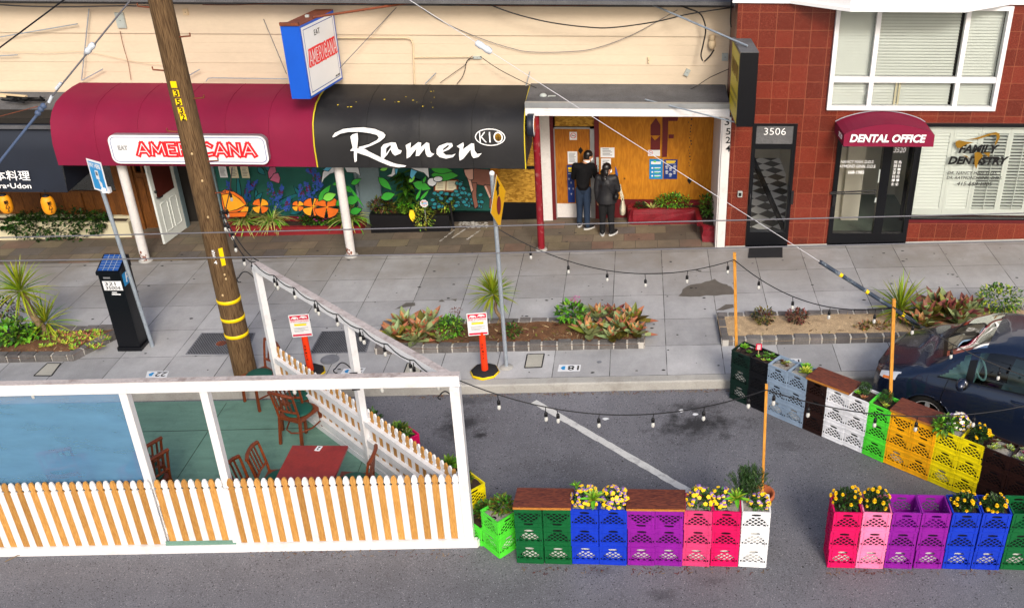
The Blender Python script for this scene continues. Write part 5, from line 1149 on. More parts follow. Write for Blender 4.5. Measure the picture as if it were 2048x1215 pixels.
# ================================================================== PLANTING BEDS
def bed(pts, m, lb, h=.13):
    """stone edged bed: pts are ground corners front-left, front-right, back-right, back-left"""
    c = sum(pts, Vector()) / 4; t = thing('planting_bed', Vector((c.x, c.y, walk(c.x))), lb, 'planting bed', 'stone edged planting beds along the kerb'); e = MB(); mo = MB(); g = random.Random(int(abs(c.x) * 10))
    for i in range(4):
        a, b = pts[i], pts[(i + 1) % 4]; L = (b - a).length; d = (b - a).normalized(); n = Vector((-d.y, d.x, 0)); s = 0
        while s < L - .05:
            k = min(g.uniform(.19, .30), L - s); mid = a + d * (s + k / 2) + n * .065; hz = h * g.uniform(.88, 1.08); z = walk(mid.x)
            e.box((mid.x, mid.y, z + hz / 2), (k - .018, .13 * g.uniform(.9, 1.05), hz), 0, Matrix((d, n, Vector((0, 0, 1)))).transposed() @ Euler((g.uniform(-.03, .03), 0, g.uniform(-.03, .03))).to_matrix(), .93); s += k
        mo.beam(Vector((a.x, a.y, walk(a.x) + h * .42)) + n * .065, Vector((b.x, b.y, walk(b.x) + h * .42)) + n * .065, .10, h * .84, 0)
    e.build('stone_edging', ['edging_stone'], t); mo.build('mortar', ['mortar'], t); s = MB(); N = 24; a, b, c2, d2 = pts; rows = []
    for i in range(N + 1):
        r = []
        for j in range(7):
            u, v = i / N, j / 6; p = (a * (1 - u) + b * u) * (1 - v) + (d2 * (1 - u) + c2 * u) * v; edge = min(v, 1 - v) * 6; r.append((p.x, p.y, walk(p.x) + h * .62 + g.uniform(-.012, .02) + (.02 if edge > .9 else 0)))
        rows.append(r)
    s.grid(rows, 0, True); s.build('soil', [m], t); return t
def gp(*a): return [G(x, y, .155) for x, y in a]
BED1 = bed([Vector((-14, 13.53, 0)), Vector((-9.15, 13.53, 0)), Vector((-8.62, 14.50, 0)), Vector((-14, 14.5, 0))], 'leaf_litter', 'leftmost planting bed with two spiky cordylines by the pay station')
BED2 = bed([Vector((-4.22, 13.53, 0)), Vector((.16, 13.53, 0)), Vector((.19, 14.42, 0)), Vector((-4.28, 14.42, 0))], 'leaf_litter', 'middle planting bed full of aloes behind the orange delineator')
BED3 = bed([Vector((1.40, 13.55, 0)), Vector((8.5, 13.55, 0)), Vector((8.5, 14.45, 0)), Vector((1.38, 14.45, 0))], 'gravel', 'right hand planting bed with tan gravel and bronze aloes')
def mulch():
    m = MB(); g = random.Random(14)
    for x0, x1, n in ((-11.5, -9.0, 250), (-4.1, .05, 900), (1.6, 7.5, 260)):
        for _ in range(n):
            x = g.uniform(x0, x1); m.leaf((x, g.uniform(13.68, 14.28), walk(x) + .085 + g.uniform(0, .025)), (g.gauss(0, 1), g.gauss(0, 1), g.gauss(.15, .25)), g.uniform(.04, .13), g.uniform(.01, .035), .2, g.choice((0, 0, 1, 2, 3)), 2)
    tag(m.build('mulch', ['bark', 'leaf_bronze', 'pale_wood', 'leaf_olive']), kind='stuff')
def bedz(x): return walk(x) + .09
mulch()
def cordyline(p, top, L, n, lb, lean=0, seed=1, r=.05):
    g = random.Random(seed); t = thing('cordyline', p, lb, 'spiky plant', 'spiky cordylines in the beds'); m = MB(); k = 7
    pts = [p + (top - p) * (i / k) + Vector((.03 * math.sin(i * 1.3), .02 * math.sin(i * 2.1), 0)) * (0 if i in (0, k) else 1) for i in range(k + 1)]
    if (top - p).length > .12: m.tube(pts, [r * (1.25 - .35 * i / k) for i in range(k + 1)], 9).build('trunk', ['bark'], t)
    m = MB()
    for i in range(n):
        a = i * 2.39996 + g.uniform(-.2, .2); el = -.55 + 1.95 * (i / n) ** .8 + g.uniform(-.15, .15); d = Vector((math.cos(a) * math.cos(el), math.sin(a) * math.cos(el), math.sin(el)))
        m.leaf(top + d * .03 + Vector((0, 0, .06 * i / n)), d, L * g.uniform(.75, 1.08) * (1 if el > -.2 else .8), .030, .30 + .35 * (1 - i / n), 1 if g.random() < .12 else 0, 4, .22, None, .35)
    m.build('leaves', ['leaf_cord', 'leaf_mid'], t)
p = G(94, 678, .155); cordyline(Vector((p.x, p.y, bedz(p.x))), W(42, 585, p.y - .05), .56, 110, 'tallest cordyline with bare curved trunk in the leftmost bed', seed=1)
p = G(96, 676, .155); cordyline(Vector((p.x + .03, p.y + .05, bedz(p.x))), W(93, 648, p.y + .05), .54, 60, 'shorter cordyline growing right of the tall trunk in the leftmost bed', seed=2, r=.04)
p = G(1003, 655, .155); cordyline(Vector((p.x, p.y, bedz(p.x))), W(986, 592, p.y), .46, 100, 'cordyline behind the warning sign post', seed=3, r=.028)
p = G(1797, 640, .155); cordyline(Vector((p.x, p.y, bedz(p.x))), Vector((p.x, p.y, bedz(p.x) + .08)), .62, 90, 'low trunkless cordyline behind the tall stake and the striped guy guard', seed=4)
def rosette(m, p, n, L, wd, e0=.15, e1=1.35, droop=-.25, ms=(0,), tip=None, g=rnd, fold=.22, jit=.2, seg=4):
    for i in range(n):
        f = i / max(n - 1, 1); a = i * 2.39996 + g.uniform(-jit, jit); el = e0 + (e1 - e0) * f + g.uniform(-.1, .1); d = Vector((math.cos(a) * math.cos(el), math.sin(a) * math.cos(el), math.sin(el)))
        m.leaf(p + Vector((d.x, d.y, 0)) * .01, d, L * (1 - .45 * f) * g.uniform(.85, 1.1), wd * (1 - .4 * f), droop, g.choice(ms), seg, fold, tip if tip is None or g.random() > .25 else None, .3)
def aloe(px, py, L, n, lb, red=False, seed=0, dz=0):
    p = G(px, py, .155); p.z = bedz(p.x) - .02; g = random.Random(seed + int(px)); t = thing('aloe', p, lb, 'aloe', 'broad leaved aloes in the beds'); m = MB()
    rosette(m, p + Vector((0, 0, .05 + dz)), n, L, L * .40, -.05, 1.4, -.35, (0, 0, 1), 2 if not red else 3, g, .25, .2, 6); m.build('leaves', ['aloe_green', 'leaf_olive', 'aloe_orange', 'aloe_red'], t)
for i, (x, y, L, n, lb, red) in enumerate(((792, 690, .36, 18, 'orange tipped aloe at the left end of the middle bed', 0), (812, 664, .34, 18, 'pale aloe behind the leftmost one in the middle bed', 0), (845, 680, .40, 20, 'large upright orange and green aloe left of the leafy weeds in the middle bed', 0), (862, 655, .30, 14, 'small aloe at the back left of the middle bed', 0),
        (1178, 682, .33, 18, 'orange aloe right of the bare mulch in the middle bed', 0), (1206, 672, .27, 14, 'dark small aloe between the orange ones in the middle bed', 1), (1243, 675, .40, 22, 'large aloe with pale green heart at the right of the middle bed', 0), (1195, 648, .32, 16, 'upright aloe at the back of the middle bed', 0), (1225, 645, .30, 16, 'reddish upright aloe at the back of the middle bed', 1), (1265, 655, .36, 18, 'rightmost orange aloe leaning over the end of the middle bed', 0),
        (830, 695, .30, 16, 'low orange aloe hanging over the front edging of the middle bed', 0), (880, 690, .24, 14, 'small reddish aloe left of the leafy weed', 1), (1222, 690, .26, 16, 'low orange aloe at the front edging below the large one', 0), (1270, 682, .30, 16, 'broad orange aloe at the front right corner of the middle bed', 0), (1165, 660, .24, 12, 'green tipped aloe beside the geranium', 0),
        (1852, 652, .46, 20, 'bronze aloe nearest the cordyline in the right hand bed', 1), (1895, 645, .48, 22, 'big red bronze aloe behind the car bonnet', 1), (1930, 640, .42, 20, 'red tipped aloe beside the round green bush', 1), (1872, 628, .4, 18, 'bronze aloe at the back of the right hand bed', 1), (1838, 668, .36, 16, 'green bronze aloe at the front of the right hand bed', 0), (1915, 660, .38, 16, 'bronze aloe hidden partly by the car', 1))):
    aloe(x, y, L * 1.2, n, lb, red, i)
def bush(name, px, py, r, n, size, mats, lb, cat='plant', group=None, lift=.155, base=None, flowers=None, seed=0):
    p = base if base is not None else G(px, py, lift); p = Vector(p)
    if base is None: p.z = bedz(p.x)
    t = thing(name, p, lb, cat, group); m = MB(); m.scatter(p + Vector((0, 0, r[2] * .8)), r, n, size, 0, .3, list(range(len(mats))), seed + 11); m.build('foliage', mats, t); g = random.Random(seed + 5)
    if flowers:
        fm, k, fs = flowers; m = MB()
        for _ in range(k):
            a, e = g.uniform(0, 6.283), g.uniform(.2, 1.5); q = p + Vector((r[0] * math.cos(a) * math.cos(e), r[1] * math.sin(a) * math.cos(e), r[2] * .8 + r[2] * math.sin(e)))
            for j in range(5): b = j * 1.257; m.leaf(q, (math.cos(b), math.sin(b), .35), fs, fs * .8, .1, j % len(fm), 2)
        m.build('flowers', fm, t)
    return t
bush('leafy_weed', 903, 680, (.26, .24, .20), 420, .055, ['leaf_mid', 'leaf_bright', 'leaf_dark'], 'green leafy weed spilling over the middle bed edging', seed=1)
bush('leafy_weed', 1025, 680, (.18, .2, .12), 200, .05, ['leaf_mid', 'leaf_dark', 'leaf_bronze'], 'low green weed right of the warning sign post', seed=2)
bush('geranium', 1143, 655, (.26, .22, .22), 170, .10, ['leaf_mid', 'leaf_bright', 'leaf_dark'], 'green round leaved geranium beside the orange aloes', flowers=(['petal_pink'], 0, .02), seed=3)
def stalk(px, py, tx, ty, m_, lb):
    p = G(px, py, .155); p.z = bedz(p.x); t = thing('flower_stalk', p, lb, 'flower stalk'); m = MB(); g = random.Random(int(px)); e = W(tx, ty, p.y + .05)
    for _ in range(4): q = e + Vector((g.uniform(-.09, .09), g.uniform(-.05, .05), g.uniform(-.15, .02))); m.tube([p, (p + q) / 2 + Vector((.02, 0, 0)), q], .004, 4)
    m.build('stems', ['leaf_bronze'], t); m = MB(); m.scatter(e, (.11, .06, .06), 60, .025, 0, .1); m.build('blossom', [m_], t)
stalk(1150, 650, 1152, 598, 'petal_pink', 'tall pink blossom stalk over the geranium'); stalk(905, 660, 912, 620, 'aloe_red', 'dry reddish flower stalk over the leafy weed')
bush('dry_shrub', 1525, 655, (.2, .16, .16), 260, .05, ['leaf_bronze', 'leaf_black', 'leaf_olive'], 'dark dry shrub left in the gravel bed', seed=6); bush('dry_shrub', 1592, 655, (.2, .16, .15), 280, .05, ['leaf_bronze', 'aloe_red', 'leaf_black'], 'dark reddish shrub in the middle of the gravel bed', seed=7); bush('dry_shrub', 1745, 665, (.35, .12, .05), 130, .06, ['leaf_bronze', 'aloe_orange', 'leaf_olive'], 'withered orange leaves at the edging of the gravel bed', seed=8)
bush('round_bush', 1990, 632, (.42, .3, .28), 620, .06, ['leaf_dark', 'leaf_mid', 'leaf_lime'], 'round green bush at the right photo edge behind the car', seed=9)
bush('leafy_weed', 40, 690, (.42, .28, .20), 300, .11, ['leaf_bright', 'leaf_mid', 'leaf_dark'], 'bright round leaved weed at the left photo edge', seed=10)
bush('dark_shrub', 15, 645, (.35, .2, .25), 300, .06, ['leaf_dark', 'leaf_bronze', 'leaf_black'], 'dark shrub behind the weed at the left photo edge', seed=12)
def cover_plants():
    t = thing('ground_cover', G(150, 690, .155), 'low yellow green succulents filling the leftmost bed by the pay station', 'plants'); m = MB(); g = random.Random(9)
    for _ in range(60):
        p = G(g.uniform(85, 215), g.uniform(672, 712), .155)
        if p.x > -8.95 + (p.y - 13.6) * .5: continue
        p.z = bedz(p.x); rosette(m, p, 8, .11, .045, .2, 1.2, -.1, (0, 0, 1, 2), None, g)
    m.build('leaves', ['leaf_lime', 'leaf_bright', 'aloe_orange'], t); t['kind'] = 'stuff'
cover_plants()

# ================================================================== PLANTERS AGAINST THE SHOPS
def planter(name, x0, x1, y0, y1, h, m, lb, thick=.08):
    zb = walk(x0) - .05; zt = walk((x0 + x1) / 2) + h; t = thing(name, ((x0 + x1) / 2, y0, walk(x0)), lb, 'planter'); b = MB()
    b.span((x0, y0, zb), (x1, y0 + thick, zt), 0); b.span((x0, y1 - thick, zb), (x1, y1, zt), 0); b.span((x0, y0 + thick, zb), (x0 + thick, y1 - thick, zt), 0); b.span((x1 - thick, y0 + thick, zb), (x1, y1 - thick, zt), 0); b.build('wall', [m], t)
    s = MB(); s.span((x0 + thick, y0 + thick, zb), (x1 - thick, y1 - thick, zt - .05), 0); s.build('soil', ['soil'], t); return t, zt
planter('ivy_planter', -15, W(256, 445, 18.45).x, 18.45, 18.86, .40, 'notice_cream', 'low pale brick planter with ivy below the navy awning')
def ivy():
    c0, c1 = W(5, 440, 18.5), W(215, 445, 18.5); t = thing('ivy', (c0 + c1) / 2, 'dark green ivy spilling over the pale brick planter', 'plant'); m = MB(); g = random.Random(4)
    for _ in range(1900):
        u = g.random(); x = c0.x + (c1.x - c0.x) * u; k = math.sin(math.pi * min(1, max(0, (u - .05) / .95))) ** .5; y = 18.40 + g.uniform(-.10, .35); z = walk(x) + .40 + g.uniform(-.36, .22) * k - (.0 if y > 18.45 else .08)
        m.leaf((x, y, z), (g.gauss(0, .6), -.8 + g.gauss(0, .4), g.gauss(.1, .5)), .075, .05, .3, g.choice((0, 0, 1)), 2, .15)
    m.build('foliage', ['leaf_dark', 'leaf_black'], t)
ivy()
planter('brick_planter', W(456, 460, 18.35).x, W(722, 460, 18.35).x, 18.35, 18.84, .18, 'red_band', 'low red planter with striped spider plants below the poppy mural')
def spider(px, py, n, L, lb, seed):
    p = G(px, py, .155); p.z = walk(p.x) + .22; p.y = 18.6; t = thing('spider_plant', p, lb, 'plant', 'striped spider plants in the red planter'); g = random.Random(seed); m = MB()
    for i in range(n):
        a = g.uniform(0, 6.283); el = g.uniform(.25, 1.25); m.leaf(p + Vector((g.uniform(-.08, .08), g.uniform(-.05, .05), 0)), (math.cos(a) * math.cos(el), math.sin(a) * math.cos(el) - .25, math.sin(el)), L * g.uniform(.6, 1.1), .026, 1.15, g.choice((0, 0, 1)), 5, .2)
    m.build('leaves', ['leaf_stripe', 'leaf_bright'], t)
spider(508, 445, 80, .55, 'striped spider plant at the left end of the red planter', 1); spider(560, 445, 80, .55, 'striped spider plant in the left middle of the red planter', 2); spider(712, 440, 90, .6, 'striped spider plant by the drain pipe and white column', 3)
p = W(636, 448, 18.55); bush('flowering_plant', 0, 0, (.42, .16, .13), 420, .06, ['leaf_dark', 'leaf_black', 'leaf_mid'], 'dark leaved plant with magenta flowers in the red planter', base=(p.x, 18.55, walk(p.x) + .15), flowers=(['petal_pink'], 45, .028), seed=21)
planter('black_planter', W(742, 460, 18.35).x, W(900, 460, 18.35).x, 18.35, 18.84, .38, 'black_plastic', 'black box planter with mixed shrubs under the black awning')
def bp(px, py): q = W(px, py, 18.5); return (q.x, 18.55, walk(q.x) + .36)
p = W(812, 375, 18.62); t = thing('broadleaf_plant', (p.x, 18.62, walk(p.x) + .35), 'tall dark strap leaved plant in the black planter', 'plant'); m = MB(); g = random.Random(31)
for i in range(75):
    z = g.uniform(.1, .85); a = g.uniform(0, 6.283); m.leaf((p.x + g.uniform(-.06, .06), 18.6 + g.uniform(-.05, .05), walk(p.x) + .35 + z), (math.cos(a), math.sin(a) * .7 - .3, .5), .32, .085, 1.0, g.choice((0, 0, 1)), 4, .2)
m.build('leaves', ['leaf_dark', 'leaf_mid'], t)
bush('shrub', 0, 0, (.34, .16, .2), 480, .055, ['leaf_olive', 'leaf_bronze', 'leaf_dark'], 'brown green shrub at the left of the black planter', base=bp(765, 430), seed=23); bush('shrub', 0, 0, (.16, .14, .18), 200, .06, ['leaf_bright', 'leaf_mid'], 'small bright green shrub in the middle of the black planter', base=bp(812, 432), seed=24); bush('shrub', 0, 0, (.27, .16, .32), 520, .045, ['leaf_olive', 'leaf_lime', 'leaf_mid'], 'trailing yellow green shrub hanging over the front of the black planter', base=(bp(850, 435)[0], 18.33, walk(-4.2) + .1), seed=25); bush('shrub', 0, 0, (.22, .15, .25), 330, .055, ['leaf_lime', 'leaf_bright', 'leaf_olive'], 'yellow green shrub at the right of the black planter by the menu stand', base=bp(893, 425), seed=26)
t = thing('yellow_leaf', W(823, 435, 18.28), 'single bright yellow dying leaf hanging over the black planter', 'leaf'); m = MB(); m.leaf(W(823, 420, 18.28), (.05, -.2, -1), .24, .12, .2, 0, 5, .1); m.build('blade', ['petal_yellow'], t)
def stone_planter():
    h = .33; x0, x1 = W(1254, 440, 18.44).x, W(1432, 440, 18.44).x; zt = walk(.7) + h; t = thing('stone_planter', ((x0 + x1) / 2, 18.4, walk(.7)), 'dark red painted stone planter around the boarded shopfront corner', 'planter'); g = random.Random(6); m = MB()
    xa = W(1404, 470, 17.7).x; outline = [(x0 + .12, 18.86), (x0, 18.7), (x0 + .02, 18.52), (x0 + .14, 18.44), (xa - .02, 18.42), (xa, 17.55), (xa + .25, 17.50), (x1, 17.55), (x1, 18.86)]
    n = 6; rows = []
    for k, (sc, z) in enumerate(((0, -.02), (0, h * .35), (0, h * .7), (.0, h), (.09, h + .005), (.10, h - .08))):
        r = []
        for i in range(len(outline)):
            a, b = outline[i], outline[(i + 1) % len(outline)]
            for u in range(4):
                x, y = a[0] + (b[0] - a[0]) * u / 4, a[1] + (b[1] - a[1]) * u / 4; cx, cy = (x0 + x1) / 2, 18.66
                if sc: x += (cx - x) / abs(cx - x + 1e-6) * min(abs(cx - x), sc) if x < xa else (xa + .16 - x) * .45; y += (cy - y) * .35 if y > 18.3 else sc * (.8 if y < 17.7 else 0)
                j = .0 if sc else .018; r.append((x + g.uniform(-j, j), y + g.uniform(-j, j), walk(x) + z + g.uniform(-.01, .01)))
        rows.append(r)
    m.grid(rows, 0, False, True); m.build('wall', ['maroon_stone'], t); s = MB(); s.poly([(x, y, walk(x) + h - .07) for x, y in outline], 0); s.build('soil', ['soil'], t)
    b = W(1345, 418, 18.65); bush('groundcover_plant', 0, 0, (.42, .18, .19), 620, .05, ['leaf_mid', 'leaf_dark', 'leaf_bright'], 'bright green bushy plant in the dark red stone planter', base=(b.x, 18.62, walk(b.x) + h - .05), seed=41); b = W(1415, 425, 18.4); bush('groundcover_plant', 0, 0, (.2, .45, .2), 520, .05, ['leaf_dark', 'leaf_mid'], 'darker leafy plant in the corner by the white pier', base=(b.x, 18.25, walk(b.x) + h), seed=42); b = W(1282, 421, 18.65); bush('groundcover_plant', 0, 0, (.14, .14, .09), 120, .05, ['leaf_dark', 'leaf_black'], 'small dark plant at the left end of the stone planter', base=(b.x, 18.62, walk(b.x) + h - .06), seed=43)
    p = W(1305, 415, 18.6); t = thing('variegated_plant', (p.x, 18.6, walk(p.x) + h - .06), 'small cream striped spiky plant in the dark red stone planter', 'plant'); m = MB(); rosette(m, Vector((p.x, 18.6, walk(p.x) + h - .06)), 12, .24, .04, .5, 1.4, .1, (0,), None, g); m.build('leaves', ['leaf_stripe'], t)
stone_planter()
def menu_stand():
    c = W(892, 371, 18.3); t = thing('menu_stand', (c.x, 18.35, walk(c.x) + .3), 'wooden menu stand with two open pages beside the shrubs', 'menu stand'); r3 = Euler((R(-38), 0, R(3))).to_matrix(); rr = Matrix.Rotation(R(52), 3, 'X')
    def q(u, v, e): return c + Vector((u, v * .62, v * .78)) + Vector((0, -.78, .62)) * e
    m = MB(); m.prism([q(-.24, -.13, 0), q(.24, -.13, 0), q(.24, .13, 0), q(-.24, .13, 0)], Vector((0, .78, -.62)) * .04, 0); bd = m.build('board', ['chair_wood'], t); m = MB()
    for s in (-1, 1): m.prism([q(s * .11 - .1, -.1, .003), q(s * .11 + .1, -.1, .003), q(s * .11 + .1, .1, .003), q(s * .11 - .1, .1, .003)], Vector((0, .78, -.62)) * .002, 0)
    for s in (-1, 1):
        for k in range(4): v = .06 - k * .04; m.prism([q(s * .11 - .06, v, .005), q(s * .11 + .05, v, .005), q(s * .11 + .05, v + .01, .005), q(s * .11 - .06, v + .01, .005)], Vector((0, .78, -.62)) * .001, 1)
    m.build('page', ['notice_cream', 'print_grey'], bd); m = MB(); m.tube([c + Vector((0, .05, -.03)), (c.x + .05, 18.45, walk(c.x) + .02)], .025, 8); m.build('post', ['dark_iron'], t)
    p = W(848, 407, 18.3); t = thing('security_sign', (p.x, 18.35, walk(p.x) + .3), 'small white octagonal security sign among the shrubs', 'sign'); m = MB(); m.prism([p + Vector((.085 * math.cos(R(22.5 + 45 * i)), 0, .085 * math.sin(R(22.5 + 45 * i)))) for i in range(8)], (0, .008, 0), 0); m.build('plate', ['notice_white'], t); m = MB()
    for z, mi in ((.045, 0), (.02, 1), (-.005, 1), (-.035, 0)): m.box(p + Vector((0, -.002, z)), (.11, .002, .012), mi)
    m.build('printing', ['sign_red', 'pay_blue'], t); m = MB(); m.tube([p + Vector((0, .012, -.05)), p + Vector((0, .02, -.42))], .008, 5); m.build('stake', ['grey_box'], t)
menu_stand()
# notices pinned to the fronts
def notice(px0, py0, px1, py1, Y, m_, lb, lines=5, ink='print_grey', name='paper_notice', extra=None, group=None):
    a, b = W(px0, py0, Y), W(px1, py1, Y); t = thing(name, ((a.x + b.x) / 2, Y, b.z), lb, 'notice', group); m = MB(); m.span((a.x, Y, b.z), (b.x, Y + .003, a.z), 0); m.build('sheet', [m_], t); m = MB(); w_, h_ = b.x - a.x, a.z - b.z; g = random.Random(int(px0 * 7 + py0))
    for k in range(lines):
        z = a.z - h_ * (.14 + .76 * k / max(lines, 1)); m.span((a.x + w_ * .14, Y - .001, z - h_ * .22 / lines), (a.x + w_ * g.uniform(.6, .88), Y, z + h_ * .1 / lines), 0)
    if lines: m.build('printing', [ink], t)
    if extra: extra(t, a, b, w_, h_)
def nosmoke(cx, cz):
    def f(t, a, b, w_, h_):
        m = MB(); c = Vector((a.x + w_ * cx, a.y - .002, a.z - h_ * cz)); r = min(h_ * .36, w_ * .4); N = 18
        for i in range(N):
            u, v = 6.2832 * i / N, 6.2832 * (i + 1) / N; m.poly([c + Vector((r * k * math.cos(q), 0, r * k * math.sin(q))) for k, q in ((1, u), (1, v), (.8, v), (.8, u))], 0)
        m.beam(c + Vector((-r * .6, -.001, r * .6)), c + Vector((r * .6, -.001, -r * .6)), .002, r * .2, 0, (0, -1, 0)); m.box(c, (r * 1.1, .001, r * .2), 1); m.build('no_smoking_symbol', ['sign_red', 'letter_black'], t)
    return f
def icons(kind):
    def f(t, a, b, w_, h_):
        m = MB(); Y = a.y - .002
        if kind == 'light':
            m.span((a.x + w_ * .12, Y, a.z - h_ * .26), (a.x + w_ * .85, Y + .001, a.z - h_ * .12), 0); m.span((a.x + w_ * .3, Y - .001, a.z - h_ * .16), (a.x + w_ * .5, Y, a.z - h_ * .09), 1)
            for k in range(3):
                z = a.z - h_ * (.45 + .2 * k); m.ell((a.x + w_ * .22, Y, z), (w_ * .08, .002, w_ * .08), 0, 8, 4); m.span((a.x + w_ * .38, Y, z), (a.x + w_ * .85, Y + .001, z + h_ * .04), 0); m.span((a.x + w_ * .38, Y, z - h_ * .06), (a.x + w_ * .75, Y + .001, z - h_ * .03), 1)
        else:
            m.span((a.x + w_ * .14, Y, a.z - h_ * .12), (a.x + w_ * .86, Y + .001, a.z - h_ * .06), 2); m.span((a.x + w_ * .18, Y, a.z - h_ * .18), (a.x + w_ * .8, Y + .001, a.z - h_ * .14), 2); m.span((a.x + w_ * .12, Y, a.z - h_ * .235), (a.x + w_ * .88, Y + .001, a.z - h_ * .22), 0)
            for u, v in ((.22, .36), (.5, .46), (.8, .36), (.22, .62), (.8, .62), (.5, .76)):
                c = Vector((a.x + w_ * u, Y, a.z - h_ * v)); r = w_ * .11
                for i in range(12):
                    p, q = 6.2832 * i / 12, 6.2832 * (i + 1) / 12; m.poly([c + Vector((r * k * math.cos(e), 0, r * k * math.sin(e))) for k, e in ((1, p), (1, q), (.75, q), (.75, p))], 0)
                m.ell(c, (r * .4, .002, r * .45), 0, 6, 4); m.span((c.x - r * .7, Y, c.z - r * 1.6), (c.x + r * .7, Y + .001, c.z - r * 1.3), 0)
        m.build('pictograms', ['notice_white', 'paint_lime', 'warn_yellow'], t)
    return f
Yb = SHOP_Y - .038; Yd = SHOP_Y - .026
notice(1139, 264, 1154, 280, Yd, 'notice_white', 'small white no smoking sign on the boarded door', 0, extra=nosmoke(.5, .45)); notice(1135, 303, 1155, 328, Yd, 'notice_white', 'white printed letter on the boarded door above the navy poster', 8); notice(1134, 330, 1150, 405, Yd, 'poster_navy', 'tall navy poster behind the man on the boarded door', 0, extra=icons('navy')); notice(1201, 295, 1229, 315, Yb, 'notice_white', 'upper white notice left on the plywood', 5); notice(1202, 317, 1222, 342, Yb, 'notice_white', 'lower white notice on the plywood behind the woman', 6); notice(1296, 300, 1320, 312, Yb, 'notice_white', 'white no smoking strip below the painted arrow', 0, extra=nosmoke(.22, .45)); notice(1299, 318, 1325, 358, Yb, 'poster_blue', 'light blue information poster on the plywood', 0, extra=icons('light')); notice(1328, 319, 1354, 358, Yb, 'poster_navy', 'navy icon poster right of the light blue one', 0, extra=icons('navy'))
notice(436, 333, 456, 355, SHOP_Y - .2, 'notice_white', 'leftmost white notice hanging above the poppy mural', 7); notice(458, 333, 478, 356, SHOP_Y - .2, 'notice_cream', 'middle cream menu sheet hanging above the poppy mural', 6); notice(480, 333, 500, 356, SHOP_Y - .2, 'notice_cream', 'right cream menu sheet hanging above the poppy mural', 6)

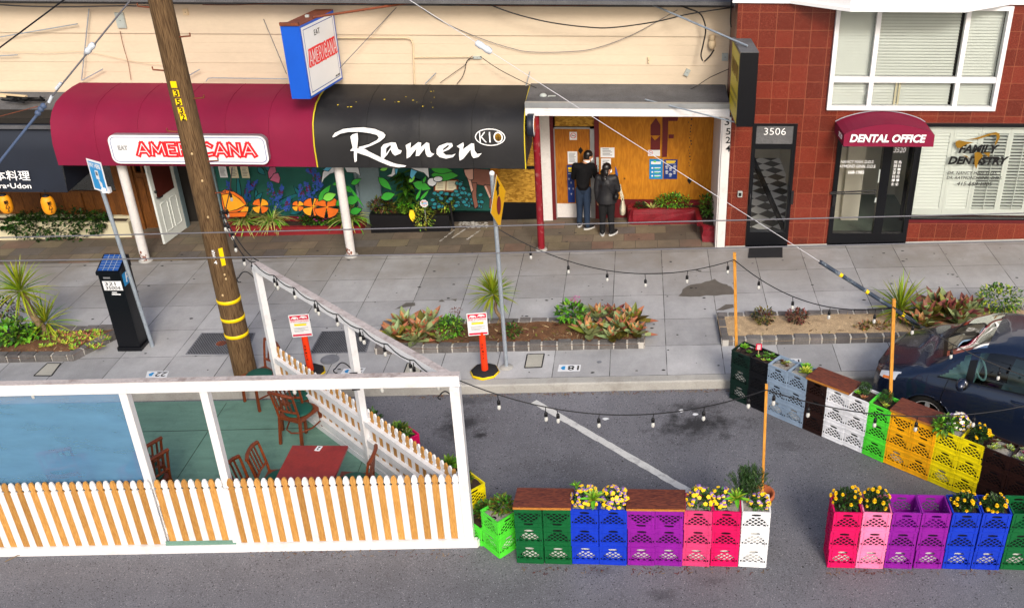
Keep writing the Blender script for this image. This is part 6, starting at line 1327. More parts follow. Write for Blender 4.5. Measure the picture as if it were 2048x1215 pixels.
# ================================================================== PARKLET
def parklet():
    Yf = 9.2; A = G(945, 1092); A = Vector((-2.02, 9.17, 0)); B = Vector((-5.36, 12.36, 0)); x0 = -11.5
    def fl(x): return road(x) + .10
    t = thing('parklet', (-6, Yf, road(-6)), 'white timber parklet with picket fences, open frame and green deck', 'parklet')
    d = MB(); q = [(x0, Yf + .02), (A.x - .05, Yf + .02), (B.x, B.y), (x0, 12.4)]; d.prism([(x, y, fl(x)) for x, y in q], (0, 0, -.09), 0); d.build('deck', ['deck_green'], t); d = MB()
    for xx in (-8.6, -6.2, -3.75): d.beam((xx, Yf + .1, fl(xx) + .001), (xx, 12.3 if xx < -5.3 else 10.8, fl(xx) + .001), .008, .003, 0)
    for yy in (10.4, 11.6): d.beam((x0, yy, fl(x0) + .001), (-3.4 if yy < 11 else -4.7, yy, fl(-3.4 if yy < 11 else -4.7) + .001), .008, .003, 0)
    d.build('deck_joint', ['leaf_black'], t)
    # front fence: base board, panels, posts
    b = MB(); b.add([(x0, Yf - .06, road(x0)), (A.x + .1, Yf - .06, road(A.x)), (A.x + .1, Yf - .06, road(A.x) + .12), (x0, Yf - .06, road(x0) + .12), (x0, Yf, road(x0) + .12), (A.x + .1, Yf, road(A.x) + .12)], [(0, 1, 2, 3), (3, 2, 5, 4)], 0); b.add([(A.x + .1, Yf - .06, road(A.x)), (A.x + .16, Yf + .06, road(A.x)), (A.x + .16, Yf + .06, road(A.x) + .12), (A.x + .1, Yf - .06, road(A.x) + .12)], [(0, 1, 2, 3)], 0); b.build('base_board', ['white_paint'], t)
    def picket(m, p, u, n, h, mi, wd=.079):
        """gothic picket: front outline extruded along -n"""
        o = []
        for s, z in ((-1, 0), (-1, h - .15), (-.62, h - .135), (-.62, h - .12), (-1, h - .10), (-.86, h - .05), (-.45, h - .008), (0, h)): o.append((s * wd / 2, z))
        o = o + [(-a, z) for a, z in reversed(o[:-1])]; P = [p + u * a + Vector((0, 0, z)) for a, z in o]
        m.prism(P, n * -.02, mi)
    g = random.Random(2)
    def run(x0_, x1_, zlo, name, par, first):
        m = MB(); k = 0; x = x1_
        pit = .0815
        while x > x0_:
            z = W(600, 957, Yf).z
            zt = (.985 + GR * (x + 5)) ; zb = road(x) + zlo; picket(m, Vector((x, Yf - .025, zb)), Vector((1, 0, 0)), Vector((0, -1, 0)), zt - zb - .04 + g.uniform(-.004, .004), (k + first) % 2); x -= pit; k += 1
        o = m.build(name, ['white_paint', 'picket_wood'], t); r = MB()
        for zz in (.3, .75): r.beam((x0_, Yf + .03, road(x0_) + zz), (x1_, Yf + .03, road(x1_) + zz), .04, .09, 0)
        r.build('rail', ['white_paint'], o)
    xg0, xg1 = W(310, 1000, Yf).x, W(447, 1000, Yf).x
    run(x0, xg0 - .03, .125, 'picket_panel', t, 0); run(xg0 + .02, xg1, .15, 'gate', t, 0); run(xg1 + .12, A.x - .1, .125, 'picket_panel', t, 0)
    m = MB(); m.add([(xg0, Yf - .048, road(xg0) + .115), (xg1 + .05, Yf - .048, road(xg1) + .115), (xg1 + .05, Yf - .03, road(xg1) + .175), (xg0, Yf - .03, road(xg0) + .175)], [(0, 1, 2, 3)], 0); m.build('sill', ['deck_green'], t)
    zA, zl = W(905, 768, Yf).z, W(0, 787, Yf).z; xl = W(0, 787, Yf).x
    sl = (zA - zl) / (W(905, 768, Yf).x - xl)
    def bz(x): return zA + sl * (x - A.x)
    for px in (252, 413):
        x = W(px, 800, Yf + .05).x; m = MB(); m.span((x - .045, Yf + .02, fl(x)), (x + .045, Yf + .11, bz(x) - .02), 0); m.build('post', ['white_paint'], t)
    for x in (xg1 + .06,): m = MB(); m.span((x - .05, Yf - .04, fl(x)), (x + .05, Yf - .002, road(x) + .95), 0); m.build('gate_post', ['white_paint'], t)
    m = MB(); m.span((A.x - .055, Yf - .045, road(A.x) + .1), (A.x + .055, Yf + .065, bz(A.x) - .02), 0); m.build('post', ['white_paint'], t)
    m = MB(); m.beam((x0, Yf + .02, bz(x0) + .055), (A.x + .06, Yf + .02, bz(A.x + .06) + .055), .09, .14, 0); m.build('front_beam', ['white_paint'], t); m = MB(); m.beam((x0, Yf + .02, bz(x0) + .128), (A.x + .06, Yf + .02, bz(A.x + .06) + .128), .092, .004, 0); m.build('beam_top', ['weathered_top'], t)
    # slanted side fence from the corner back to the kerb
    dv = (B - A); L = dv.length; dv.normalize(); nin = Vector((-dv.y, dv.x, 0));  nin = -nin if nin.x > 0 else nin       # inner side faces the deck
    zB = W(528, 530, B.y).z
    m = MB(); m.beam(Vector((A.x, A.y, bz(A.x) + .055)) + dv * .06, Vector((B.x, B.y, zB - .02)), .09, .12, 0); m.build('side_beam', ['white_paint'], t); m = MB(); m.beam(Vector((A.x, A.y, bz(A.x) + .118)) + dv * .06, Vector((B.x, B.y, zB + .043)), .092, .004, 0); m.build('beam_top', ['weathered_top'], t)
    sm = 2.2
    for s in (sm, L): p = A + dv * s; zt = bz(A.x) + (zB - bz(A.x)) * s / L; m = MB(); m.box((p.x, p.y, (fl(p.x) + zt) / 2 - .03), (.09, .09, zt - fl(p.x)), 0, Euler((0, 0, math.atan2(dv.y, dv.x))).to_matrix()); m.build('post', ['white_paint'], t)
    for s0, s1 in ((.1, sm - .06), (sm + .06, L - .06)):
        m = MB(); s = s0 + .05; k = 0
        while s < s1 - .03:
            p = A + dv * s - nin * .045; picket(m, Vector((p.x, p.y, fl(p.x) + .03)), -dv, -nin, .93, k % 2); s += .0815; k += 1
        o = m.build('picket_panel', ['white_paint', 'picket_wood'], t); r = MB()
        for zz in (.18, .42, .74): a, b = A + dv * s0, A + dv * s1; r.beam((a.x, a.y, fl(a.x) + zz), (b.x, b.y, fl(b.x) + zz), .06, .12 if zz < .5 else .09, 0)
        r.build('rail', ['white_paint'], o)
    a, b = A + dv * .05, A + dv * L; m = MB(); m.beam((a.x, a.y, fl(a.x) + .02), (b.x, b.y, fl(b.x) + .02), .06, .14, 0); m.build('side_base_board', ['white_paint'], t)
    # blue clear vinyl screen in the left bay
    x1 = W(244, 800, Yf + .06).x; m = MB(); rows = []
    for i in range(25):
        x = x0 + (x1 - x0) * i / 24; rows.append([(x, Yf + .06 + .012 * math.sin(i * .9 + j * .4), road(x) + .15 + (bz(x) - .02 - road(x) - .15) * j / 8) for j in range(9)])
    m.grid(rows, 0, True); m.build('vinyl_screen', ['vinyl_film'], t)
    def scroll(p, u, k):
        m = MB(); pts = [p + u * (k * (.02 + .9 * i / 9)) + Vector((0, 0, k * .45 * math.sin(i / 9 * 3.0))) for i in range(10)]; c = pts[-1] + Vector((0, 0, .0)); pts += [c + u * (k * .12 * math.sin(a)) + Vector((0, 0, -k * .14 * (1 - math.cos(a)))) for a in (.7, 1.4, 2.2, 3.0, 3.8)]; m.tube(pts, .008, 6); m.build('plant_hook', ['dark_iron'], t)
    scroll(Vector((B.x - .04, B.y, zB - .22)), Vector((-1, 0, 0)), .26); p = A + dv * sm; scroll(Vector((p.x - .04, p.y, fl(p.x) + 1.55)), Vector((-1, 0, 0)), .24); scroll(Vector((A.x - .05, Yf + .05, bz(A.x) - .2)), Vector((-1, 0, 0)), .16)
    m = MB(); p = A + dv * sm; m.box((p.x - .01, p.y - .075, fl(p.x) + 1.42), (.10, .01, .27), 0, Euler((0, 0, R(10))).to_matrix()); text(m, '1', (p.x - .01, p.y - .083, fl(p.x) + 1.38), .03, .10, 1, (1, .15, 0)); m.build('table_number', ['black_paint', 'letter_white'], t)
    return fl, bz, A, B, zB, dv
FL, BZ, PA, PB, PZB, PDV = parklet()
def chair_proto():
    t = thing('dining_chair', (0, 0, 0), 'x', 'chair', 'brown wooden chairs with green seats in the parklet'); m = MB()       # faces -Y, back at +Y
    m.prism([(-.21, -.21, .46), (.21, -.21, .46), (.18, .2, .46), (-.18, .2, .46)], (0, 0, -.03), 0); q = MB(); q.ell((0, -.01, .46), (.2, .2, .035), 0, 16, 8); m.v += q.v; m.f += [tuple(i + 8 * 2 for i in f) for f in []]; q.build('seat', ['chair_seat'], t, True)
    f = MB(); f.prism([(-.22, -.22, .45), (.22, -.22, .45), (.185, .21, .45), (-.185, .21, .45)], (0, 0, -.05), 0); f.build('seat_frame', ['chair_wood'], t, True)
    for s in (-1, 1):
        l = MB(); l.beam((s * .195, -.195, .41), (s * .205, -.215, 0), .034, .034, 0, (0, 1, 0)); l.build('leg', ['chair_wood'], t, True)
        l = MB(); l.beam((s * .17, .19, .44), (s * .185, .26, 0), .034, .034, 0, (0, 1, 0)); l.build('leg', ['chair_wood'], t, True)
    b = MB()
    for s in (-1, 1): b.tube([(s * .172, .195, .40), (s * .178, .21, .55), (s * .185, .255, .80), (s * .19, .28, .90)], [.019, .018, .017, .015], 8)
    b.tube([(-.19, .28, .885), (-.1, .305, .905), (0, .31, .91), (.1, .305, .905), (.19, .28, .885)], .026, 8); b.tube([(-.178, .215, .58), (0, .235, .58), (.178, .215, .58)], .017, 8)
    for i in range(4): x = -.105 + i * .07; b.beam((x, .232, .58), (x, .30, .89), .024, .012, 0, (0, 1, 0))
    b.build('backrest', ['chair_wood'], t, True)
    r = MB(); pts = [(.2 * math.cos(a), -.01 + .2 * math.sin(a), .22) for a in [math.pi * i / 8 for i in range(-1, 10)]]; r.tube([(-.2, -.2, .2), (-.2, .0, .2), (-.12, .16, .2), (0, .21, .2), (.12, .16, .2), (.2, 0, .2), (.2, -.2, .2)], .012, 6); r.build('stretcher', ['chair_wood'], t, True); return t
CH = chair_proto(); ch_used = [False]
def chair(x, y, rz, lb, dz=0):
    o = CH if not ch_used[0] else copy_tree(CH); ch_used[0] = True; o.location = (x, y, FL(x) + dz); o.rotation_euler = (0, 0, R(rz)); o['label'] = lb
def F(px, py, z=.1):
    p = G(px, py, z); return p.x, p.y
x, y = F(530, 800); chair(x, y, -40, 'wooden chair nearest the utility pole at the back of the parklet')
x, y = F(606, 842); chair(x, y, 170, 'rear one of the two wooden chairs pushed against the slanted picket fence')
x, y = F(606, 872); chair(x, y, 160, 'front one of the two wooden chairs by the slanted picket fence, back to the street')
t0 = [Z(x, y, FL(-4) + .75) for x, y in ((588, 890), (694, 888), (640, 975), (545, 975))]
TX0, TX1 = t0[0].x - .02, t0[1].x + .02; TY1 = t0[0].y; TY0 = TY1 - .86
def table():
    z = FL(-4) + .75; t = thing('dining_table', ((TX0 + TX1) / 2, (TY0 + TY1) / 2, z - .75), 'square reddish wooden table behind the front picket fence', 'table'); m = MB(); m.span((TX0, TY0, z - .035), (TX1, TY1, z), 0); m.build('tabletop', ['table_red'], t)
    cx, cy = (TX0 + TX1) / 2, (TY0 + TY1) / 2; m = MB(); m.tube([(cx, cy, z - .035), (cx, cy, z - .70)], .04, 10); m.build('pedestal', ['dark_iron'], t); m = MB(); m.box((cx, cy, z - .72), (.6, .07, .04), 0); m.box((cx, cy, z - .721), (.07, .6, .04), 0); m.build('foot', ['dark_iron'], t)
    c = Z(637, 896, z + .004); t = thing('table_number', c, 'small white table number 2 card on the reddish table', 'number card'); m = MB(); m.box(c, (.07, .10, .004), 0, Euler((0, 0, R(-10))).to_matrix()); m.build('card', ['notice_white'], t); m = MB(); text(m, '2', c + Vector((0, 0, .003)), .035, .07, 0, (-1, .17, 0), (-.17, -1, 0), .0006, .02); m.build('digit', ['letter_black'], t)
table()
chair(TX0 - .12, TY1 - .28, 90, 'wooden chair at the left side of the reddish table, farther one')
chair(TX0 - .30, TY1 - .62, 78, 'wooden chair at the left side of the reddish table, nearer one')
chair(TX1 + .14, TY1 - .38, -90, 'wooden chair at the right side of the reddish table')
x, y = F(300, 985); chair(x, y, 60 + 180, 'wooden chair just right of the blue vinyl screen, farther one'); x, y = F(312, 1010); chair(x, y, 60 + 180, 'wooden chair just right of the blue vinyl screen, nearer one')
x, y = F(150, 985); chair(x, y, 200, 'wooden chair seen dimly through the blue vinyl screen')

# ================================================================== MILK CRATES
CW, CHH = .322, .278
CMS = {}
def crate_mesh(dark_core=0):
    """one 33 cm milk crate with latticed, hand-holed sides; open on top"""
    mb = MB(); w_ = CW; h = CHH; th = .012
    def side(tr):
        m = MB()
        def P(u, z, d=0.0): return tr(u, z, d)
        def slab(poly, holes=None): pass
        def ring(out, inn):      # bridge two closed loops of equal length
            n = len(out)
            for i in range(n):
                j = (i + 1) % n; a, b, c, d = out[i], out[j], inn[j], inn[i]
                m.add([P(*a), P(*b), P(*c), P(*d)], [(0, 1, 2, 3)]); m.add([P(*a, th), P(*b, th), P(*c, th), P(*d, th)], [(3, 2, 1, 0)]); m.add([P(*c), P(*d), P(*d, th), P(*c, th)], [(3, 2, 1, 0)])
        hw = w_ / 2
        def loop(pts, x0, x1, z0, z1):       # project an inner loop outward on a rectangle
            cx = sum(p[0] for p in pts) / len(pts); cz = sum(p[1] for p in pts) / len(pts); o = []
            for x, z in pts:
                dx, dz = x - cx, z - cz; s = min((((x1 if dx > 0 else x0) - cx) / dx) if abs(dx) > 1e-9 else 1e9, (((z1 if dz > 0 else z0) - cz) / dz) if abs(dz) > 1e-9 else 1e9); o.append((cx + dx * s, cz + dz * s))
            return o
        def withcorners(fn, x0, x1, z0, z1, cx, cz, n):
            an = sorted(set([2 * math.pi * i / n for i in range(n)] + [math.atan2(z - cz, x - cx) % (2 * math.pi) for x in (x0, x1) for z in (z0, z1)])); return [fn(a) for a in an], an
        def ray_box(a, x0, x1, z0, z1, cx, cz):
            dx, dz = math.cos(a), math.sin(a); s = min(((x1 if dx > 0 else x0) - cx) / dx if abs(dx) > 1e-9 else 1e9, ((z1 if dz > 0 else z0) - cz) / dz if abs(dz) > 1e-9 else 1e9); return (cx + dx * s, cz + dz * s)
        zs = .203
        # upper band with hand hole
        cx, cz = 0, .228; an = sorted(set([2 * math.pi * i / 16 for i in range(16)] + [math.atan2(z - cz, x) % (2 * math.pi) for x in (-hw, hw) for z in (zs, h)]))
        inn = [(max(-.056, min(.056, .07 * math.cos(a))), cz + .019 * math.sin(a)) for a in an]; ring([ray_box(a, -hw, hw, zs, h, cx, cz) for a in an], inn)
        # lower field with the dome of lattice
        cz = .125; D = [(-.124, .066), (.124, .066), (.124, .105), (.104, .155), (.066, .197), (-.066, .197), (-.104, .155), (-.124, .105)]
        def ray_poly(a):
            dx, dz = math.cos(a), math.sin(a); best = None
            for i in range(len(D)):
                (x1_, z1_), (x2_, z2_) = D[i], D[(i + 1) % len(D)]; ex, ez = x2_ - x1_, z2_ - z1_; den = dx * ez - dz * ex
                if abs(den) < 1e-9: continue
                s = (x1_ * ez - (z1_ - cz) * ex) / den; u = (x1_ * dz - (z1_ - cz) * dx) / den
                if s > 0 and -1e-6 <= u <= 1 + 1e-6: best = s if best is None else min(best, s)
            return (dx * best, cz + dz * best)
        an = sorted(set([math.atan2(z - cz, x) % (2 * math.pi) for x, z in D] + [math.atan2(z - cz, x) % (2 * math.pi) for x in (-hw, hw) for z in (0, zs)])); ring([ray_box(a, -hw, hw, 0, zs, 0, cz) for a in an], [ray_poly(a) for a in an])
        # lattice bars clipped to the dome
        def clip(px, pz, dx, dz):
            lo, hi = -9, 9
            for i in range(len(D)):
                (x1_, z1_), (x2_, z2_) = D[i], D[(i + 1) % len(D)]; nx, nz = -(z2_ - z1_), (x2_ - x1_); den = nx * dx + nz * dz; num = nx * (px - x1_) + nz * (pz - z1_)
                if abs(den) < 1e-9:
                    if num < 0: return None
                    continue
                s = -num / den
                if den > 0: lo = max(lo, s)
                else: hi = min(hi, s)
            return (lo, hi) if hi - lo > .008 else None
        for sg in (-1, 1):
            dx, dz = .80, sg * .60
            for k in range(-7, 8):
                px, pz = k * .068, .13; c = clip(px, pz, dx, dz)
                if not c: continue
                a, b = (px + dx * c[0], pz + dz * c[0]), (px + dx * c[1], pz + dz * c[1]); nx, nz = -dz * .0044, dx * .0044; o = .002 if sg > 0 else .0035
                q = [(a[0] - nx, a[1] - nz), (b[0] - nx, b[1] - nz), (b[0] + nx, b[1] + nz), (a[0] + nx, a[1] + nz)]; m.add([P(*v, o) for v in q], [(0, 1, 2, 3)]); m.add([P(*v, th - .002) for v in q], [(3, 2, 1, 0)]); m.add([P(*q[0], o), P(*q[1], o), P(*q[1], th - .002), P(*q[0], th - .002)], [(3, 2, 1, 0)]); m.add([P(*q[2], o), P(*q[3], o), P(*q[3], th - .002), P(*q[2], th - .002)], [(3, 2, 1, 0)])
        # ribs, rim and dark quads painted in place of the shaded corner holes
        for z0, z1 in ((h - .012, h), (.0, .01), (.0565, .0605), (.205, .2085)): m.add([P(-hw, z0, -.006), P(hw, z0, -.006), P(hw, z1, -.006), P(-hw, z1, -.006), P(-hw, z0, 0), P(hw, z0, 0), P(hw, z1, 0), P(-hw, z1, 0)], [(0, 1, 2, 3), (3, 2, 6, 7), (0, 4, 5, 1)])
        for u in (-.127, .124): m.add([P(u, .012, -.007), P(u + .004, .012, -.007), P(u + .004, h - .014, -.007), P(u, h - .014, -.007)], [(0, 1, 2, 3)]); m.add([P(u, .012, 0), P(u, .012, -.007), P(u, h - .014, -.007), P(u, h - .014, 0)], [(0, 1, 2, 3)])
        for u in (-.148, .132): m.add([P(u, .075, -.0012), P(u + .016, .075, -.0012), P(u + .016, .10, -.0012), P(u, .10, -.0012)], [(0, 1, 2, 3)], 1)
        m.add([P(-hw, h), P(hw, h), P(hw, h, th), P(-hw, h, th)], [(0, 1, 2, 3)])
        return m
    hw = w_ / 2
    for tr in (lambda u, z, d: (u, -hw + d, z), lambda u, z, d: (-u, hw - d, z), lambda u, z, d: (hw - d, u, z), lambda u, z, d: (-hw + d, -u, z)):
        s = side(tr); b = len(mb.v); mb.v += [tuple(v) for v in s.v]; mb.f += [tuple(i + b for i in f) for f in s.f]; mb.m += s.m; mb.s += s.s
    mb.box((0, 0, .006), (w_ - .02, w_ - .02, .010), 0)
    if dark_core: mb.box((0, 0, .138), (w_ - .034, w_ - .034, .25), 1)      # black block added inside so the lattice holes look dark
    return mb
CRM = {}
for k in [(c_, l_) for c_ in CRATE for l_ in (0, 1)]:
    _cm = crate_mesh(k[1]) if k[0] == 'dark green' else CMS[k[1]]; CMS[k[1]] = _cm
    me = bpy.data.meshes.new('milk_crate'); me.from_pydata(_cm.v, [], _cm.f); me.materials.append(MATS['crate ' + k[0]]); me.materials.append(MATS['black_plastic']); me.polygons.foreach_set('material_index', _cm.m); me.update(); CRM[k] = me
def crate(p, rz, colr, lb, grp, flip=False, dark_core=0):
    o = bpy.data.objects.new('milk_crate', CRM[(colr, dark_core)]); COL.objects.link(o); o.location = p; o.rotation_euler = (0, 0, R(rz))
    if flip: o.rotation_euler = (R(180), 0, R(rz)); o.location = (p[0], p[1], p[2] + CHH)
    tag(o, lb, 'milk crate', grp)
LEV3 = ('bottom', 'middle', 'top')
def sandbag(p, rz, lb, grp):
    m = MB(); rows = []; g = random.Random(int(abs(p[0] * 1000)))
    for i in range(9):
        t = math.pi * i / 8; row = []
        for j in range(16):
            a = 6.2832 * j / 16; k = 1 + g.uniform(-.06, .06); cx = abs(math.cos(a)) ** .6 * (1 if math.cos(a) > 0 else -1); cy = abs(math.sin(a)) ** .6 * (1 if math.sin(a) > 0 else -1); s = math.sin(t) ** .5; row.append((.135 * cx * s * k, .13 * cy * s * k, .1 + .092 * math.cos(t)))
        rows.append(row)
    m.grid(rows, 0, True, True); o = m.build('sandbag', ['sandbag']); o.location = (p[0], p[1], p[2] + .014); o.rotation_euler = (0, 0, R(rz)); tag(o, lb, 'sandbag', grp)
def stack(p, rz, colr, where, grp, n=3, flip_top=False, bag=(0,)):
    z = road(p[0]) + .004
    for k in range(n):
        nm = LEV3[k] if n == 3 else (('bottom', 'top')[k] if n == 2 else 'single'); crate((p[0] + rnd.uniform(-.006, .006), p[1] + rnd.uniform(-.004, .004), z + k * (CHH + .001)), rz + rnd.uniform(-1.1, 1.1), colr, '%s %s milk crate, %s' % (nm, colr, where), grp, flip_top and k == n - 1, int(k not in bag and not (k == n - 1 and not flip_top)))
        if k in bag: sandbag((p[0], p[1], z + k * (CHH + .001)), rz, 'white sandbag in the %s %s crate, %s' % (nm, colr, where.replace('diagonal row', 'diagonal').replace('the ', '').replace('next to green ones', 'by green')), 'white sandbags weighing down the milk crates')
    return Vector((p[0], p[1], z + n * (CHH + .001)))
# front row, left: nine stacks
gA = 'milk crates stacked in the front row by the picket fence'
a, b = G(1035, 1125), G(1532, 1133); d = (b - a); L = d.length; d.normalize(); n_ = Vector((-d.y, d.x, 0)); angA = math.degrees(math.atan2(d.y, d.x)); step = L / 9; ROWA = []
for i, (c, wh, fl_, bg) in enumerate((('dark green', 'leftmost stack under the first wooden lid', True, (0, 1)), ('dark green', 'second stack from the left under the first wooden lid', True, (0,)), ('blue', 'stack with the pale agave and pansies next to the green ones', False, (0,)), ('blue', 'stack with pansies left of the purple ones', False, (0,)), ('purple', 'left stack under the second wooden lid', True, (0,)), ('purple', 'right stack under the second wooden lid', True, (0,)), ('rose', 'scuffed stack right of the second wooden lid', False, (0,)), ('hot pink', 'stack beside the white one in the row by the fence', False, (0,)), ('white', 'end stack with rosemary in the row by the fence', False, (0, 1, 2)))):
    q = a + d * (step * (i + .5)) + n_ * (CW / 2); ROWA.append(stack((q.x, q.y), angA, c, wh, gA, 3, fl_, bg))
# front row, right
gB = 'milk crates stacked in the right hand front row'
a2, b2 = G(1652, 1134), G(1998, 1138); d2 = (b2 - a2); L2 = d2.length; d2.normalize(); n2 = Vector((-d2.y, d2.x, 0)); angB = math.degrees(math.atan2(d2.y, d2.x)); st2 = L2 / 6; ROWB = []
for i, (c, wh, fl_) in enumerate((('hot pink', 'first stack of the right hand row, with marigolds', False), ('light pink', 'second stack of the right hand row, with marigolds', False), ('purple', 'empty stack beside the light pink one', False), ('purple', 'empty stack beside the blue marigold crates', False), ('blue', 'stack with marigolds beside the empty purple ones', False), ('blue', 'stack with marigolds beside the green end', False), ('dark green', 'empty stack at the right photo edge', False), ('dark green', 'last stack cut off by the right photo edge', False))):
    q = a2 + d2 * (st2 * (i + .5)) + n2 * (CW / 2); ROWB.append(stack((q.x, q.y), angB, c, wh, gB, 3, fl_, (0,)))
# diagonal row in front of the car
gC = 'milk crates stacked in the diagonal row along the car'
a3, b3 = G(1458, 795), G(1948, 1000); d3 = (b3 - a3); L3 = d3.length; d3.normalize(); n3 = Vector((-d3.y, d3.x, 0)); angC = math.degrees(math.atan2(d3.y, d3.x)); st3 = L3 / 12; ROWC = []
for i, (c, wh, bg) in enumerate((('black green', 'kerb end of the diagonal row', (0, 1)), ('black', 'second from the kerb in the diagonal row', ()), ('grey blue', 'left one of the two grey blue stacks', (0,)), ('grey blue', 'right one of the two grey blue stacks', (0,)), ('brown', 'stack under the lid beside the white ones', ()), ('white', 'left white stack of the diagonal row under the lid', ()), ('white', 'right white stack of the diagonal row with succulents', ()), ('lime green', 'stack between white and orange in the diagonal row', ()), ('orange', 'left orange stack under the wooden lid', (0,)), ('orange', 'right orange stack under the wooden lid', ()), ('yellow', 'left yellow stack with white pansies', (0,)), ('yellow', 'right yellow stack with marigolds', ()), ('brown', 'brown stack right of the yellow ones', ()), ('brown', 'brown stack cut by the right photo edge', ()), ('brown', 'farthest right brown stack of the diagonal row', ()))):
    q = a3 + d3 * (st3 * (i + .5)) + n3 * (CW / 2); ROWC.append(stack((q.x, q.y), angC, c, wh, gC, 3, c == 'orange', bg))
# along the slanted fence
gD = 'milk crates standing along the slanted picket fence'
f0 = G(1000, 1117); u_ = Vector((-.72, .695, 0)); v_ = Vector((.695, .72, 0)); angD = math.degrees(math.atan2(-u_.y, -u_.x)); LC = f0 + Vector((0, .235, 0)); ROWD = []
lime = stack((LC.x, LC.y), angD, 'lime green', 'corner stack beside the white fence foot', gD, 2, False, (0,)); lime2 = stack((LC.x + u_.x * .34 - v_.x * .02, LC.y + u_.y * .34 - v_.y * .02), angD, 'lime green', 'low crate tucked behind the corner stack', gD, 1, False, ())
yl1 = stack((LC.x + u_.x * .72 + v_.x * .05, LC.y + u_.y * .72 + v_.y * .05), angD, 'yellow', 'yellow stack peeking out beside the fence post', gD, 2, False, ()); yl2 = stack((LC.x + u_.x * 1.08 + v_.x * .03, LC.y + u_.y * 1.08 + v_.y * .03), angD, 'yellow', 'farther yellow stack mostly hidden by the fence post', gD, 2, False, ())
q = Z(803, 862, .5); pk1 = stack((q.x, q.y), angD, 'hot pink', 'lone pink crate behind the slanted fence', gD, 2, False, ())
q = Z(736, 842, .3); pk2 = stack((q.x, q.y), angD, 'rose', 'hidden crate nearest the kerb behind the slanted fence', gD, 1, False, ())
# wooden lids
def lid(p, q, ang, lb, th=.035, ov=.015):
    c = (p + q) / 2; L = (q - p).length + CW + ov * 2; t = thing('wooden_board', (c.x, c.y, c.z + .002), lb, 'board', 'stained wooden lids on the crates'); t.rotation_euler = (0, math.atan2(-(q.z - p.z), (q - p).length), R(ang)); m = MB(); m.box((0, 0, th / 2), (L, CW + .03, th), 0); m.build('plank', ['redwood'], t, True); m = MB(); m.box((0, -(CW + .03) / 2 - .001, th / 2 - .001), (L - .004, .003, th - .004), 0); m.build('cut_edge', ['redwood_edge'], t, True)
lid(ROWA[0], ROWA[1], angA, 'stained lid on the dark green crates of the front row'); lid(ROWA[4], ROWA[5], angA, 'stained lid on the purple crates of the front row'); lid(ROWC[4], ROWC[5], angC, 'stained lid on the brown and white crates of the diagonal row'); lid(ROWC[8], ROWC[9], angC, 'stained lid on the orange crates before the car wheel')

# ------------------------------------------------------------------ what grows in the crates
def soil(t, p, ang, m_='soil', dz=-.05):
    m = MB(); r = Euler((0, 0, R(ang))).to_matrix(); k = CW / 2 - .016; rows = []; g = random.Random(int(abs(p.x) * 99))
    for i in range(7): rows.append([p + r @ Vector((-k + 2 * k * i / 6, -k + 2 * k * j / 6, dz + g.uniform(-.008, .012))) for j in range(7)])
    m.grid(rows, 0, True); lo = [p + r @ Vector((a * k, b * k, dz - .004)) for a, b in ((-1, -1), (1, -1), (1, 1), (-1, 1))]; m.prism(lo[::-1], (0, 0, -.215), 1); m.build('soil', [m_, 'black_plastic'], t)
def pansies(p, ang, lb, n=70, white=False, seed=0, off=(0, 0), r=(.16, .15, .15)):
    t = thing('pansies', p, lb, 'flowers', 'pansies in the milk crates'); soil(t, p, ang, 'white_gravel', -.035); g = random.Random(seed); c = p + Vector((off[0], off[1], .03)); m = MB(); m.scatter(c, r, 330, .035, 0, .3, [0, 1], seed + 3); m.build('foliage', ['leaf_mid', 'leaf_dark'], t); m = MB()
    for i in range(int(n * .75)):
        a = g.uniform(0, 6.283); e = math.asin(g.uniform(-.1, 1)); d = Vector((math.cos(a) * math.cos(e), math.sin(a) * math.cos(e), math.sin(e))); q = c + Vector((d.x * r[0], d.y * r[1], d.z * r[2])) * g.uniform(.95, 1.12); f = (d + Vector((0, -.6, .3))).normalized(); x = f.cross(Vector((0, 0, 1))).normalized(); y = x.cross(f); s = g.uniform(.013, .018); up = g.choice((1, 1, 2) if white else (1, 1, 0))
        for k in range(5):
            b = 1.571 + (k - 2) * 1.257; ce = q + (x * math.cos(b) + y * math.sin(b)) * s * .8; mi = up if k in (1, 2, 3) else 0
            if white and g.random() < .4: mi = 2
            m.poly([ce + (x * math.cos(v) + y * math.sin(v)) * s * .75 + f * (.002 * k) for v in [6.283 * w_ / 6 for w_ in range(6)]], mi)
    m.build('flowers', ['petal_yellow', 'petal_purple', 'petal_white'], t)
